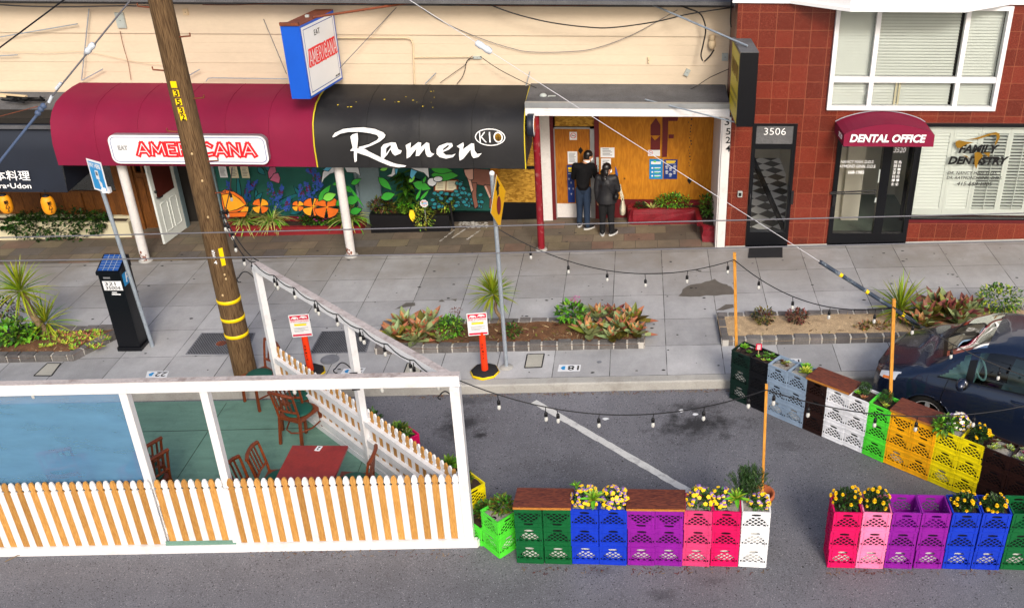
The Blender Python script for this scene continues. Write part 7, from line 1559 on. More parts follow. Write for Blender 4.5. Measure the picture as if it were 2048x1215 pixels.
def marigold(p, ang, lb, n=16, seed=0, r=(.15, .14, .14), small=False, h=.05):
    t = thing('marigolds', p, lb, 'flowers', 'yellow marigolds in the milk crates'); soil(t, p, ang); g = random.Random(seed); c = p + Vector((0, .0, h)); m = MB(); m.scatter(c, r, 480, .04, 0, .2, [0, 1, 2], seed + 8); m.build('foliage', ['leaf_black', 'leaf_dark', 'leaf_dark'], t)
    k = 0
    while k < n:
        a = g.uniform(0, 6.283); e = math.asin(g.uniform(-.15, 1)); d = Vector((math.cos(a) * math.cos(e), math.sin(a) * math.cos(e), math.sin(e)))
        if d.y > .6: continue
        q = c + Vector((d.x * r[0], d.y * r[1], d.z * r[2])) * g.uniform(1.02, 1.22); s = g.uniform(.020, .030) * (.8 if small else 1); ax = (d + Vector((0, -.5, .4))).normalized(); ro = ax.to_track_quat('Z', 'Y').to_matrix(); m = MB()
        for rr, z, nn in ((1.0, 0, 9), (.72, .006, 8), (.42, .011, 6)):
            for j in range(nn): b = 6.283 * j / nn + rr * 2; m.leaf(q + ro @ Vector((0, 0, z)), ro @ Vector((math.cos(b), math.sin(b), .25 + (1 - rr))), s * rr, s * rr * .95, .1, 0, 2, .1)
        m.tube([q, c + (q - c) * .5], .0025, 4, 1, False); m.build('flower', ['petal_yellow', 'leaf_mid'], t); k += 1
def succ(p, ang, lb, items, seed=0, m_='white_gravel'):
    t = thing('succulents', p, lb, 'succulents', 'succulents in the milk crates'); soil(t, p, ang, m_); g = random.Random(seed); r3 = Euler((0, 0, R(ang))).to_matrix()
    for (u, v, n, L, ms) in items:
        m = MB(); rosette(m, p + r3 @ Vector((u, v, -.035 + L * .25)), n, L, L * .42, .1, 1.4, -.5, (0,), None, g, .3); m.build('rosette', [ms], t)
def agave(p, off, lb, L=.16, n=26, seed=0, ms=('leaf_bright', 'leaf_lime')):
    t = thing('aeonium', p + Vector(off), lb, 'succulent'); m = MB(); g = random.Random(seed); q = p + Vector(off); rosette(m, q + Vector((0, 0, .04)), n, L, L * .33, -.15, 1.4, -.1, (0, 0, 1), None, g, .2); m.build('leaves', list(ms), t); m = MB(); m.tube([q + Vector((0, 0, .04)), q + Vector((0, .06, -.08))], .012, 6); m.build('stem', ['bark'], t)
pansies(ROWA[2], angA, 'yellow and purple pansies in the blue crate behind the pale agave', 75, seed=1); pansies(ROWA[3], angA, 'yellow and purple pansies filling the right blue crate of the front row', 90, seed=2); agave(ROWA[2], (.10, -.13, .09), 'bright green rosette leaning over the front of the blue crates', .17, 26, 3); agave(ROWA[2], (-.12, .13, .07), 'small grey green rosette at the back of the left blue crate', .09, 14, 4, ('leaf_mid', 'leaf_bright'))
pansies(ROWA[6], angA, 'yellow and purple pansies in the scuffed rose crate', 70, seed=5, off=(.02, .02)); pansies(ROWA[7], angA, 'yellow pansies in the hot pink crate beside the rosette', 55, seed=6, off=(-.08, .02), r=(.12, .14, .14)); agave(ROWA[7], (.10, -.06, .07), 'bright green rosette in the hot pink crate of the front row', .18, 24, 7); pansies(ROWA[8], angA, 'pansies in the white end crate', 42, seed=8, off=(.03, -.02), r=(.12, .11, .10))
def rosemary():
    p = ROWA[8] + Vector((-.10, .10, 0)); t = thing('rosemary', p, 'tall dark green rosemary bush behind the white end crate', 'herb'); g = random.Random(3); m = MB()
    for i in range(150):
        a = g.uniform(0, 6.283); k = g.uniform(.02, .30); h = g.uniform(.30, .5) * (1 - .45 * (k / .30) ** 2); b = p + Vector((.08 * math.cos(a), .05 * math.sin(a), -.03)); e = p + Vector((k * math.cos(a), k * .55 * math.sin(a), h))
        for j in range(24):
            f = .18 + .82 * j / 24; q = b + (e - b) * f + Vector((0, 0, .05 * math.sin(f * 3))); th = g.uniform(0, 6.283); m.leaf(q, (math.cos(th) * .6, math.sin(th) * .6, .8), .038, .009, 0, 0, 2)
    m.build('needles', ['rosemary'], t)
    q = ROWA[8] + Vector((.09, .24, -.35)); t = thing('clay_pot', q, 'terracotta pot edge behind the white end crate', 'pot'); m = MB(); m.lathe([(.10, 0), (.15, .26), (.165, .26), (.165, .31), (.14, .31), (.13, .2)], q, 18); m.build('body', ['clay'], t)
rosemary()
marigold(ROWB[0], angB, 'yellow marigolds in the hot pink crate at the left of the right hand row', 17, 11, (.15, .14, .17)); marigold(ROWB[1], angB, 'yellow marigolds in the light pink crate', 19, 12); marigold(ROWB[4], angB, 'yellow marigolds in the blue crate beside the empty purple crates', 12, 13, (.14, .13, .10), h=.03); marigold(ROWB[5], angB, 'yellow marigolds in the blue crate beside the green crates', 12, 14, (.13, .13, .09), h=.02)
RC = ROWC
succ(RC[0], angC, 'pale green succulents in the black green crate at the kerb', ((-.06, .02, 26, .09, 'leaf_bright'), (.06, -.04, 16, .06, 'leaf_mid'), (.08, .08, 12, .05, 'leaf_bronze')), 1, 'soil'); succ(RC[1], angC, 'green rosette succulents in the black crate', ((-.08, -.06, 12, .05, 'leaf_bright'), (0, 0, 16, .06, 'leaf_mid'), (.07, .06, 20, .08, 'leaf_mid'), (.09, -.05, 12, .05, 'leaf_bright'), (.02, -.09, 10, .045, 'leaf_lime'), (-.05, .09, 12, .05, 'leaf_mid')), 2, 'soil'); succ(RC[2], angC, 'small brownish succulents in pebbles in the left grey blue crate', ((0, 0, 18, .06, 'leaf_olive'), (-.06, .05, 14, .05, 'leaf_bronze'), (.06, -.02, 14, .05, 'leaf_bronze'), (.02, .08, 12, .045, 'leaf_lime')), 3); succ(RC[3], angC, 'large yellow green rosettes in the right grey blue crate', ((.05, -.03, 44, .12, 'leaf_lime'), (-.0, .09, 26, .11, 'leaf_bright'), (.06, .05, 10, .05, 'aloe_orange')), 4)
succ(RC[6], angC, 'small succulents in the right white crate of the diagonal row', ((-.08, -.03, 18, .07, 'leaf_bright'), (.03, -.08, 18, .06, 'aloe_orange')), 5, 'soil'); succ(RC[7], angC, 'low succulents in the lime green crate of the diagonal row', ((.04, -.08, 16, .06, 'leaf_lime'), (-.08, 0, 14, .06, 'leaf_mid'), (-.02, -.04, 12, .05, 'leaf_olive')), 6, 'soil')
for i, lb in ((6, 'clipped dark green ball shrub in the right white crate'), (7, 'clipped dark green ball shrub in the lime green crate')): bush('ball_shrub', 0, 0, (.095, .095, .085), 520, .022, ['leaf_dark', 'rosemary'], lb, base=RC[i] + Vector((.02, .07, -.02)), seed=50 + i)
pansies(RC[10], angC, 'white and purple pansies in the left yellow crate', 90, True, 21, (.06, .06), (.14, .12, .12)); bush('leafy_herb', 0, 0, (.15, .12, .12), 190, .07, ['leaf_mid', 'leaf_bright', 'leaf_dark'], 'feathery green herb beside the white pansies', base=RC[10] + Vector((-.13, -.02, -.04)), seed=60); marigold(RC[11], angC, 'yellow orange marigolds in the right yellow crate', 12, 22, (.12, .12, .12), True); succ(RC[12], angC, 'grey green succulents in the brown crate beside the yellow ones', tuple((rnd.uniform(-.13, .13), rnd.uniform(-.13, .13), 14, rnd.uniform(.04, .065), rnd.choice(('aloe_green', 'aloe_green', 'leaf_lime', 'leaf_bronze'))) for _ in range(16)), 7); succ(RC[13], angC, 'pale succulents in the brown crate at the right photo edge', tuple((rnd.uniform(-.13, .13), rnd.uniform(-.13, .13), 14, rnd.uniform(.04, .065), rnd.choice(('aloe_green', 'petal_pink', 'leaf_lime', 'aloe_red'))) for _ in range(15)), 8)
def jade(p, ang, lb, seed, r=(.17, .15, .10), m_='white_gravel', off=(.03, .05)):
    t = thing('jade_plant', p, lb, 'plant', 'jade plants in the crates by the slanted fence'); soil(t, p, ang, m_, -.04); m = MB(); m.scatter(p + Vector((off[0], off[1], .05)), r, 330, .05, 0, .1, [0, 1, 2], seed); m.build('foliage', ['leaf_mid', 'leaf_olive', 'leaf_dark'], t)
jade(lime, angD, 'leafy jade plant over white gravel in the lime corner crate', 71); jade(lime2, angD, 'dark jade plant in the low lime crate behind the corner', 72, (.14, .12, .13), 'soil'); jade(yl1, angD, 'dark jade plant in the yellow crate beside the fence post', 73, (.13, .12, .08), 'soil', (-.06, .04))
agave(yl2, (.02, .0, .06), 'green rosette plant above the farther yellow crate', .2, 30, 5, ('leaf_mid', 'leaf_bright')); soil(thing('planting_soil', yl2, 'dark soil in the farther yellow crate', 'soil'), yl2, angD); jade(pk1, angD, 'dark leafy plant in the lone pink crate behind the fence', 75, (.15, .13, .08), 'soil', (-.03, .02)); jade(pk2, angD, 'leafy plant over the hidden crate nearest the kerb', 76, (.19, .15, .26), 'soil')
agave(pk1, (.08, -.04, .0), 'grey spiky rosette in the lone pink crate', .12, 16, 9, ('aloe_green', 'leaf_mid'))
def tag_marker():
    p = RC[1] + Vector((-.10, .05, .0)); t = thing('plant_label', p, 'small red and white plant label stuck in the black crate', 'label'); m = MB(); m.tube([p + Vector((0, 0, -.06)), p + Vector((0, 0, .1))], .006, 5); m.build('stick', ['pale_wood'], t); m = MB(); m.box(p + Vector((0, -.008, .13)), (.085, .008, .10), 0); m.build('card', ['sign_red'], t); m = MB()
    for z in (.155, .125, .10): m.box(p + Vector((0, -.014, z)), (.05, .002, .016), 0)
    m.build('printing', ['notice_white'], t)
tag_marker()
# stakes for the lights
def stake(top, bot, lb, wd=.042, m_='stake_wood'):
    t = thing('wooden_stake', bot, lb, 'stake', 'wooden stakes that carry the string lights'); m = MB(); m.beam(bot, top, wd, wd, 0, (0, 1, 0)); m.build('shaft', [m_], t); return top
b = RC[0] - n3 * -.16 + Vector((-.10, .10, -.85)); b = Vector((RC[0].x - .08, RC[0].y + .24, road(RC[0].x))); S1 = stake(W(1469, 505, b.y), b, 'orange wooden stake behind the crates at the kerb'); b = RC[7] + n3 * .2 + d3 * .05; b.z = road(b.x); S2 = stake(W(1788, 598, b.y), b, 'tall pale stake in front of the parked car'); b = ROWA[8] + Vector((.13, .205, 0)); b.z = road(b.x); S3 = stake(W(1533, 768, b.y), b, 'thin orange stake at the white end crate', .03)
b = ROWA[2] + Vector((.14, .19, 0)); b.z = road(b.x); stake(W(1184, 976, b.y), b, 'short pale stake end behind the pansies of the blue crates', .055, 'pale_wood'); b = ROWB[1] + Vector((.14, .19, 0)); b.z = road(b.x); stake(W(1765, 992, b.y), b, 'short pale stake end behind the light pink crate', .055, 'pale_wood')

# ================================================================== PARKED CAR
def car():
    O = Vector((3.76, 12.40, 0)); db = Vector((.854, -.52, 0)).normalized(); lf = Vector((-db.y * -1, 0, 0)); lf = Vector((db.y, -db.x, 0))
    if lf.y > 0: lf = -lf
    ST = [(0.0, [(.46, .26), (.56, .40), (.58, .54), (.54, .64), (.44, .68), (.3, .70), (.15, .712), (0, .715)]), (.12, [(.66, .22), (.72, .38), (.74, .55), (.70, .67), (.56, .735), (.38, .765), (.2, .785), (0, .79)]), (.35, [(.74, .20), (.80, .38), (.82, .58), (.80, .73), (.67, .80), (.45, .845), (.22, .87), (0, .875)]), (.8, [(.78, .2), (.855, .38), (.875, .6), (.85, .82), (.72, .90), (.5, .945), (.25, .975), (0, .98)]), (1.2, [(.79, .2), (.86, .38), (.89, .70), (.83, .90), (.77, .96), (.56, 1.01), (.28, 1.04), (0, 1.05)]), (1.6, [(.79, .2), (.86, .38), (.895, .73), (.83, .93), (.78, 1.05), (.66, 1.19), (.33, 1.235), (0, 1.245)]), (2.1, [(.79, .2), (.86, .38), (.895, .75), (.83, .95), (.76, 1.18), (.61, 1.385), (.31, 1.435), (0, 1.445)]), (2.6, [(.79, .2), (.86, .38), (.895, .76), (.83, .965), (.75, 1.22), (.60, 1.44), (.3, 1.495), (0, 1.505)]), (3.2, [(.79, .2), (.86, .38), (.895, .77), (.83, .985), (.74, 1.22), (.58, 1.42), (.3, 1.48), (0, 1.49)]), (3.9, [(.78, .22), (.84, .4), (.87, .7), (.84, .99), (.70, 1.18), (.54, 1.32), (.28, 1.37), (0, 1.38)]), (4.35, [(.66, .3), (.74, .45), (.78, .7), (.74, .95), (.6, 1.02), (.44, 1.06), (.22, 1.08), (0, 1.085)]), (4.45, [(.5, .4), (.6, .5), (.64, .7), (.6, .88), (.46, .94), (.34, .96), (.17, .97), (0, .975)])]
    def cr(a, b, c, d, t): return .5 * ((2 * b) + (-a + c) * t + (2 * a - 5 * b + 4 * c - d) * t * t + (-a + 3 * b - 3 * c + d) * t ** 3)
    def prof(s):
        i = max(0, min(len(ST) - 2, max(j for j in range(len(ST)) if ST[j][0] <= s + 1e-9))) if s < ST[-1][0] else len(ST) - 2
        t = (s - ST[i][0]) / (ST[i + 1][0] - ST[i][0]); P = [ST[max(0, min(len(ST) - 1, i + k))][1] for k in (-1, 0, 1, 2)]
        return [tuple(cr(P[0][k][q], P[1][k][q], P[2][k][q], P[3][k][q], t) for q in (0, 1)) for k in range(8)]
    def S(s, k, sd=1, off=0.0):
        p = prof(s); i = min(6, int(k)); t = k - i; P = [p[max(0, min(7, i + j))] for j in (-1, 0, 1, 2)]; y, z = [cr(P[0][q], P[1][q], P[2][q], P[3][q], t) for q in (0, 1)]
        return Wd(s, y * sd + off * sd, z)
    MPT = [(-.1, -.1), (0, 0), (.35, .3), (.8, .55), (1.25, .82), (1.6, 1.08), (1.92, 1.34), (2.6, 2.1), (2.83, 2.3), (4.45, 3.9), (5, 4.4)]
    def mp(s):
        for (a, b), (c, d) in zip(MPT, MPT[1:]):
            if s <= c: return b + (d - b) * (s - a) / (c - a)
    def Wd(s, y, z): return Wr(mp(s), y, z)
    def Wr(s, y, z):
        p = O + (db * s + lf * y) * .95; return Vector((p.x, p.y, road(p.x) + z * 1.05))
    t = thing('parked_car', Wd(2.2, 0, 0), 'dark blue grey car parked nose to the kerb behind the diagonal crates', 'car'); N = 90; K = 42
    ss = [4.45 * i / N for i in range(N + 1)]; ks = [7 * j / K for j in range(K + 1)]; body = MB(); wsc = MB(); wins = {}; WC = ((.89, .32), (3.3, .32))
    for sd in (1, -1):
        V = [[S(s, k, sd) for k in ks] for s in ss]
        for i in range(N):
            for j in range(K):
                s = (ss[i] + ss[i + 1]) / 2; k = (ks[j] + ks[j + 1]) / 2; pr_ = prof(s); z = [pr_[min(6, int(k))][1], pr_[min(7, int(k) + 1)][1]]; z = z[0] + (z[1] - z[0]) * (k - int(k))
                if k < 3.2 and any((mp(s) - a) ** 2 + ((z - b) * 1.105) ** 2 < .365 ** 2 for a, b in WC): continue
                q = [V[i][j], V[i + 1][j], V[i + 1][j + 1], V[i][j + 1]]; q = q if sd < 0 else q[::-1]
                dst = body
                base = 1.30 + .20 * (7 - k) / 2
                if k > 5.12 and base < s < 2.06: dst = wsc
                elif k > 5.3 and 3.45 < s < 4.2: dst = wins.setdefault(('rear_window', 0), MB())
                elif 3.22 < k < 4.86 and 1.5 < s < 1.93 and k < 3.3 + (s - 1.5) * 4.2: dst = wins.setdefault(('quarter_window', sd), MB())
                elif 3.22 < k < 4.86 and 2.02 < s < 2.78: dst = wins.setdefault(('door_window', sd), MB())
                elif 3.22 < k < 4.80 and 2.88 < s < 3.6: dst = wins.setdefault(('rear_door_window', sd), MB())
                dst.add(q, [(0, 1, 2, 3)], 0, True)
    def weld(mb):
        d = {}; nv = []; mp = []
        for v in mb.v:
            key = (round(v[0], 4), round(v[1], 4), round(v[2], 4))
            if key not in d: d[key] = len(nv); nv.append(v)
            mp.append(d[key])
        mb.v = nv; mb.f = [tuple(mp[i] for i in f) for f in mb.f]; ok = [len(set(f)) == len(f) for f in mb.f]; mb.m = [m for m, o in zip(mb.m, ok) if o]; mb.s = [m for m, o in zip(mb.s, ok) if o]; mb.f = [f for f, o in zip(mb.f, ok) if o]; return mb
    body = weld(body).build('body', ['car_paint'], t); weld(wsc).build('windscreen', ['car_glass'], t)
    for (nm, sd), mb in wins.items(): weld(mb).build(nm, ['car_glass'], t)
    u = MB(); u.prism([Wd(s, y, .2) for s, y in ((.1, .6), (.1, -.6), (4.3, -.7), (4.3, .7))][::-1], (0, 0, .05), 0); u.prism([Wd(s, y, .55) for s, y in ((.3, .6), (.3, -.6), (1.5, -.7), (1.5, .7))][::-1], (0, 0, .05), 0); u.build('underbody', ['car_trim'], t)
    for sd in (1, -1):
        for n_, (a, b) in enumerate(WC):
            m = MB(); m.tube([Wr(a + .365 * math.cos(x), sd * (.872 if n_ == 0 else .878), b + .33 * math.sin(x)) for x in [math.pi * (i - 1) / 14 for i in range(17)]], .016, 6); m.build('wheel_arch', ['car_paint'], t)
            m = MB(); rows = [[Wr(a + .39 * math.cos(x), sd * y, b + .353 * math.sin(x)) for x in [math.pi * (i - 1) / 12 for i in range(15)]] for y in (.86, .45)]; m.grid(rows, 0, True); m.build('arch_liner', ['car_trim'], t)
            def ring(m, r, y, n=28): return [Wr(a + r * math.cos(x), sd * y, b + r * .905 * math.sin(x)) for x in [6.2832 * i / n for i in range(n)]]
            m = MB(); m.grid([ring(m, r, y) for r, y in ((.215, .60), (.30, .61), (.318, .65), (.318, .79), (.30, .835), (.235, .84), (.215, .82))], 0, True, True); wh = m.build('wheel', ['tyre'], t)
            m = MB(); m.grid([ring(m, r, y) for r, y in ((.232, .836), (.222, .842), (.21, .82), (.20, .70))], 0, True, True)
            for q in range(5):
                x = 6.2832 * q / 5 + .3
                def pp(r, e, y): return Wr(a + r * math.cos(x) - e * math.sin(x), sd * y, b + (r * math.sin(x) + e * math.cos(x)) * .905)
                m.prism([pp(.03, -.035, .815), pp(.215, -.030, .828), pp(.215, .030, .828), pp(.03, .035, .815)] if sd < 0 else [pp(.03, .035, .815), pp(.215, .030, .828), pp(.215, -.030, .828), pp(.03, -.035, .815)], lf * (-sd * .03), 0)
            m.poly(ring(m, .05, .825, 12) if sd < 0 else ring(m, .05, .825, 12)[::-1], 0); m.build('rim', ['alloy'], wh); m = MB(); m.poly(ring(m, .2, .715), 0); m.build('brake_disc', ['car_trim'], wh)
        m = MB(); rows = [[S(s, k, sd, .004) + Vector((0, 0, .003)) for k in (2.75, 3.0, 3.3, 3.65)] for s in (.16, .25, .36, .48, .58)]; rows[0] = [S(.13, 2.9 + .2 * i, sd, .004) for i in range(4)]; rows[-1] = [S(.60, 3.42 + .06 * i, sd, .004) for i in range(4)]; m.grid(rows, 0, True); hl = m.build('headlight', ['headlamp'], t)
        m = MB(); m.grid([[S(s, k, sd, .008) + Vector((0, 0, .004)) for k in (2.8, 2.95, 3.1)] for s in (.20, .30, .38)], 0, True); m.build('turn_signal', ['amber_lens'], hl)
        m = MB(); c = Wd(1.92, sd * .98, 1.0); m.ell(c, (.075, .13, .085), 0, 12, 8, Matrix((db, lf, Vector((0, 0, 1)))).transposed()); m.beam(c - lf * sd * .03 - Vector((0, 0, .03)), Wd(1.88, sd * .83, .95), .06, .04, 0); mi = m.build('wing_mirror', ['car_paint'], t); m = MB(); m.ell(c + db * .035, (.05, .105, .065), 0, 10, 6, Matrix((db, lf, Vector((0, 0, 1)))).transposed()); m.build('mirror_glass', ['car_trim'], mi)
        m = MB(); a = [S(2.55 + .03 * i, 2.62, sd, .03) for i in range(7)]; m.tube([S(2.52, 2.62, sd, .0)] + a + [S(2.76, 2.62, sd, .0)], .014, 6); m.build('door_handle', ['car_paint'], t)
        m = MB(); m.tube([S(s, 3.14, sd, .006) for s in [1.45 + .1 * i for i in range(23)]], .009, 6); m.build('window_trim', ['car_trim'], t)
        for s_, k0, k1 in ((1.52, .3, 3.0), (2.84, .3, 3.1)): m = MB(); m.tube([S(s_ + (.05 * (k - k0)), k, sd, .0005) for k in [k0 + (k1 - k0) * i / 14 for i in range(15)]], .004, 5); m.build('door_gap', ['car_trim'], t)
        m = MB(); m.grid([[S(s, k, sd, .003) for k in (3.2, 3.6, 4.0, 4.4, 4.9)] for s in (1.93, 1.98, 2.02)], 0, True); m.build('pillar', ['car_trim'], t)
        m = MB(); m.grid([[S(s, k, sd, .003) for k in (3.2, 3.6, 4.0, 4.4, 4.85)] for s in (2.78, 2.83, 2.88)], 0, True); m.build('pillar', ['car_trim'], t)
    m = MB(); m.grid([[S(1.30 + .2 * (7 - k) / 2 - .07 * i, k, sd, 0) + Vector((0, 0, .004)) for sd, k in [(1, 5.2), (1, 5.6), (1, 6), (1, 6.5), (1, 7), (-1, 6.5), (-1, 6), (-1, 5.6), (-1, 5.2)]] for i in (0, 1)], 0, True); m.build('cowl', ['car_trim'], t)
    m = MB(); m.tube([S(.06 * math.cos(a_) ** 2 + .0, 5.5, 1 if a_ > 0 else -1) + Vector((0, 0, .0)) for a_ in (1.2, .6)], .004, 5); m.box(Wd(.0, 0, .60), (.08, .6, .10), 0, Matrix((db, lf, Vector((0, 0, 1)))).transposed()); m.build('grille', ['car_trim'], t)
    m = MB(); m.tube([S(1.0 + .0, k, sd, 0) + Vector((0, 0, .002)) for sd, k in [(1, 4.3), (1, 5), (1, 6), (1, 7), (-1, 6), (-1, 5), (-1, 4.3)]][:0] or [S(.14 + .9 * i / 8, 4.45, 1, .001) for i in range(9)], .004, 5); m.build('bonnet_gap', ['car_trim'], t)
    for sd in (.38, -.38):
        m = MB(); R3 = Matrix((db, lf, Vector((0, 0, 1)))).transposed(); m.box(Wd(2.55, sd, .62), (.5, .46, .2), 0, R3); m.box(Wd(2.78, sd, .95), (.16, .44, .6), 0, R3, .85); m.box(Wd(2.84, sd, 1.30), (.1, .24, .17), 0, R3); m.build('seat', ['seat_fabric'], t)
    m = MB(); R3 = Matrix((db, lf, Vector((0, 0, 1)))).transposed(); m.box(Wd(1.72, 0, .88), (.45, 1.4, .2), 0, R3); c = Wd(2.02, .38, .98); nr = (db * .85 + Vector((0, 0, .5))).normalized(); xx = lf; yy = nr.cross(xx); m.tube([c + (xx * math.cos(a_) + yy * math.sin(a_)) * .17 for a_ in [6.2832 * i / 18 for i in range(19)]], .016, 6); m.build('dashboard', ['seat_fabric'], t)
car()

# ================================================================== PEOPLE
def fuse(mb, voxel, smooth=3, it=1):
    """melt the collected shapes into one continuous surface"""
    me = bpy.data.meshes.new('figure'); me.from_pydata(mb.v, [], mb.f); o = bpy.data.objects.new('figure', me); COL.objects.link(o)
    r = o.modifiers.new('r', 'REMESH'); r.mode = 'VOXEL'; r.voxel_size = voxel; s = o.modifiers.new('s', 'SMOOTH'); s.iterations = smooth; s.factor = .5
    dg = bpy.context.evaluated_depsgraph_get(); m2 = bpy.data.meshes.new_from_object(o.evaluated_get(dg)); bpy.data.objects.remove(o); out = MB(); out.add([v.co.copy() for v in m2.vertices], [tuple(p.vertices) for p in m2.polygons], 0, True); bpy.data.meshes.remove(m2); return out
def limb(m, pts, rs): 
    m.tube(pts, rs, 12)
    for p, r in zip(pts, rs): m.ell(p, (r, r, r), 0, 10, 7)
def hand(m, w_, d, side, k=1.0):
    """palm, four unequal bent fingers and a thumb leaving the side of the palm; d points to the fingertips, side to the thumb"""
    d = Vector(d).normalized(); sd = Vector(side); sd = (sd - d * sd.dot(d)).normalized(); n = d.cross(sd); R3 = Matrix((sd, n, d)).transposed(); m.ell(w_ + d * .045 * k, (.041 * k, .017 * k, .052 * k), 0, 12, 8, R3)
    for i, L in enumerate((.068, .078, .072, .056)):
        b = w_ + d * .085 * k + sd * (.028 - .0185 * i) * k; j1 = b + (d * .8 + n * .35) * L * .5 * k; j2 = j1 + (d * .5 + n * .7) * L * .5 * k; m.tube([b - d * .02, b, j1, j2], [.0095 * k, .0095 * k, .0088 * k, .0075 * k], 8); m.ell(j2, (.0075 * k,) * 3, 0, 8, 5)
    b = w_ + d * .028 * k + sd * .034 * k; j1 = b + (sd * .7 + d * .7) * .034 * k; j2 = j1 + (d * .85 + n * .4) * .03 * k; m.tube([b - sd * .01, b, j1, j2], [.012 * k, .0115 * k, .0105 * k, .008 * k], 8); m.ell(j2, (.008 * k,) * 3, 0, 8, 5)
def person(base, J, h, lb, jk, tr, hair_fn, extras, puff=False, K=1.0):
    J = {k: (v if k[:3] in ('toe', 'thu') else tuple(K * q for q in v)) for k, v in J.items()}
    t = thing('person', base, lb, 'person'); B = Vector(base); P = {k: B + Vector(v) for k, v in J.items()}; m = MB()
    for s in 'LR': limb(m, [P['hip' + s], P['knee' + s], P['ank' + s]], [.075, .055, .038]); limb(m, [P['sh' + s], P['el' + s], P['wr' + s]], [.045, .037, .026]); d = (P['wr' + s] - P['el' + s]).normalized(); hand(m, P['wr' + s], d, P['thumb' + s] - B, .95)
    limb(m, [P['pel'], P['waist'], P['chest'], P['neck']], [.10, .10, .13, .055]); limb(m, [P['shL'], P['shR']], [.055, .055]); limb(m, [P['neck'], P['head']], [.055, .05])
    f = (P['look'] - P['head']).normalized(); sx = f.cross(Vector((0, 0, 1))).normalized(); up = sx.cross(f); R3 = Matrix((sx, f, up)).transposed(); hd = P['head']; m.ell(hd + up * .02, (.076, .095, .112), 0, 16, 12, R3); m.ell(hd + f * .03 - up * .05, (.058, .065, .07), 0, 12, 9, R3); m.ell(hd + f * .10 - up * .005, (.013, .02, .022), 0, 8, 6, R3)
    for sg in (-1, 1): m.ell(hd + sx * sg * .078 - f * .005, (.010, .018, .030), 0, 8, 6, R3)
    fuse(m, .0065, 2).build('body', ['skin'], t)
    e = MB()
    for sg in (-1, 1): e.ell(hd + sx * sg * .031 + f * .088 + up * .022, (.012, .008, .006), 0, 8, 5, R3)
    e.build('eyes', ['hair'], t); e = MB(); e.ell(hd + f * .055 - up * .045, (.062, .062, .050), 0, 12, 8, R3); e.build('face_mask', ['white_plain'], t)
    m = MB(); limb(m, [P['pel'] + Vector((0, 0, .04)), P['waist'], P['chest'], P['neck'] - Vector((0, 0, .04))], [.13, .14, .16, .07]); limb(m, [P['shL'], P['chest'] + Vector((0, 0, .05)), P['shR']], [.075, .12, .075])
    for s in 'LR': limb(m, [P['sh' + s], P['el' + s], P['wr' + s] + (P['el' + s] - P['wr' + s]).normalized() * .03], [.075, .060, .046])
    hem = P['pel'] - Vector((0, 0, .10 if puff else .16)); rr_ = []
    for c, rx_, ry_ in ((hem, .02, .02), (hem, .205, .17), (P['pel'], .185, .16), (P['waist'], .17, .13), (P['chest'], .19, .135), (P['chest'] + Vector((0, 0, .1)), .15, .10), (P['chest'] + Vector((0, 0, .1)), .02, .02)): rr_.append([c + Vector((rx_ * math.cos(q), ry_ * math.sin(q), 0)) for q in [6.2832 * i / 20 for i in range(20)]])
    m.grid(rr_, 0, True, True)
    if puff:
        for i in range(9): u = i / 8; c = P['pel'] * (1 - u) + P['chest'] * u; m.ell(c, (.178 - .01 * abs(u - .5), .15, .036), 0, 20, 8)
        for s in 'LR':
            for i in range(6): u = .1 + .8 * i / 5; c = P['sh' + s] * (1 - u) + P['el' + s] * u; m.ell(c, (.076 - .012 * u, .076 - .012 * u, .033), 0, 14, 8, (P['el' + s] - P['sh' + s]).to_track_quat('Z', 'Y').to_matrix())
    fuse(m, .011, 2 if puff else 4).build('jacket', [jk], t)
    m = MB(); limb(m, [P['pel'], P['pel'] + Vector((0, 0, .06))], [.115, .115])
    for s in 'LR': limb(m, [P['hip' + s], P['knee' + s] * .5 + P['hip' + s] * .5, P['knee' + s], P['ank' + s] * .8 + P['knee' + s] * .2, P['ank' + s] + Vector((0, 0, .0))], [.088, .088, .072, .060, .060])
    fuse(m, .011, 3).build('trousers', [tr], t)
    for s in 'LR':
        a = P['ank' + s]; d = (P['toe' + s] - B); d.z = 0; d.normalize(); x = d.cross(Vector((0, 0, 1))); R4 = Matrix((x, d, Vector((0, 0, 1)))).transposed(); m = MB(); m.ell(Vector((a.x, a.y, B.z + .06)) + d * .05, (.046, .128, .045), 0, 14, 8, R4); m.ell(Vector((a.x, a.y, B.z + .09)) - d * .01, (.045, .06, .05), 0, 12, 8, R4); sh = fuse(m, .009, 2).build('shoe', ['shoe_black'], t); m = MB(); m.prism([Vector((a.x, a.y, B.z + .004)) + d * (.05 + .135 * math.cos(q)) + x * (.052 * math.sin(q)) for q in [6.2832 * i / 18 for i in range(18)]][::-1] if False else [Vector((a.x, a.y, B.z + .004)) + d * (.05 + .135 * math.cos(q)) - x * (.052 * math.sin(q)) for q in [6.2832 * i / 18 for i in range(18)]], (0, 0, .022), 0); m.build('sole', ['sole'], sh)
    hair_fn(t, hd, sx, f, up, R3); extras(t, P); return t
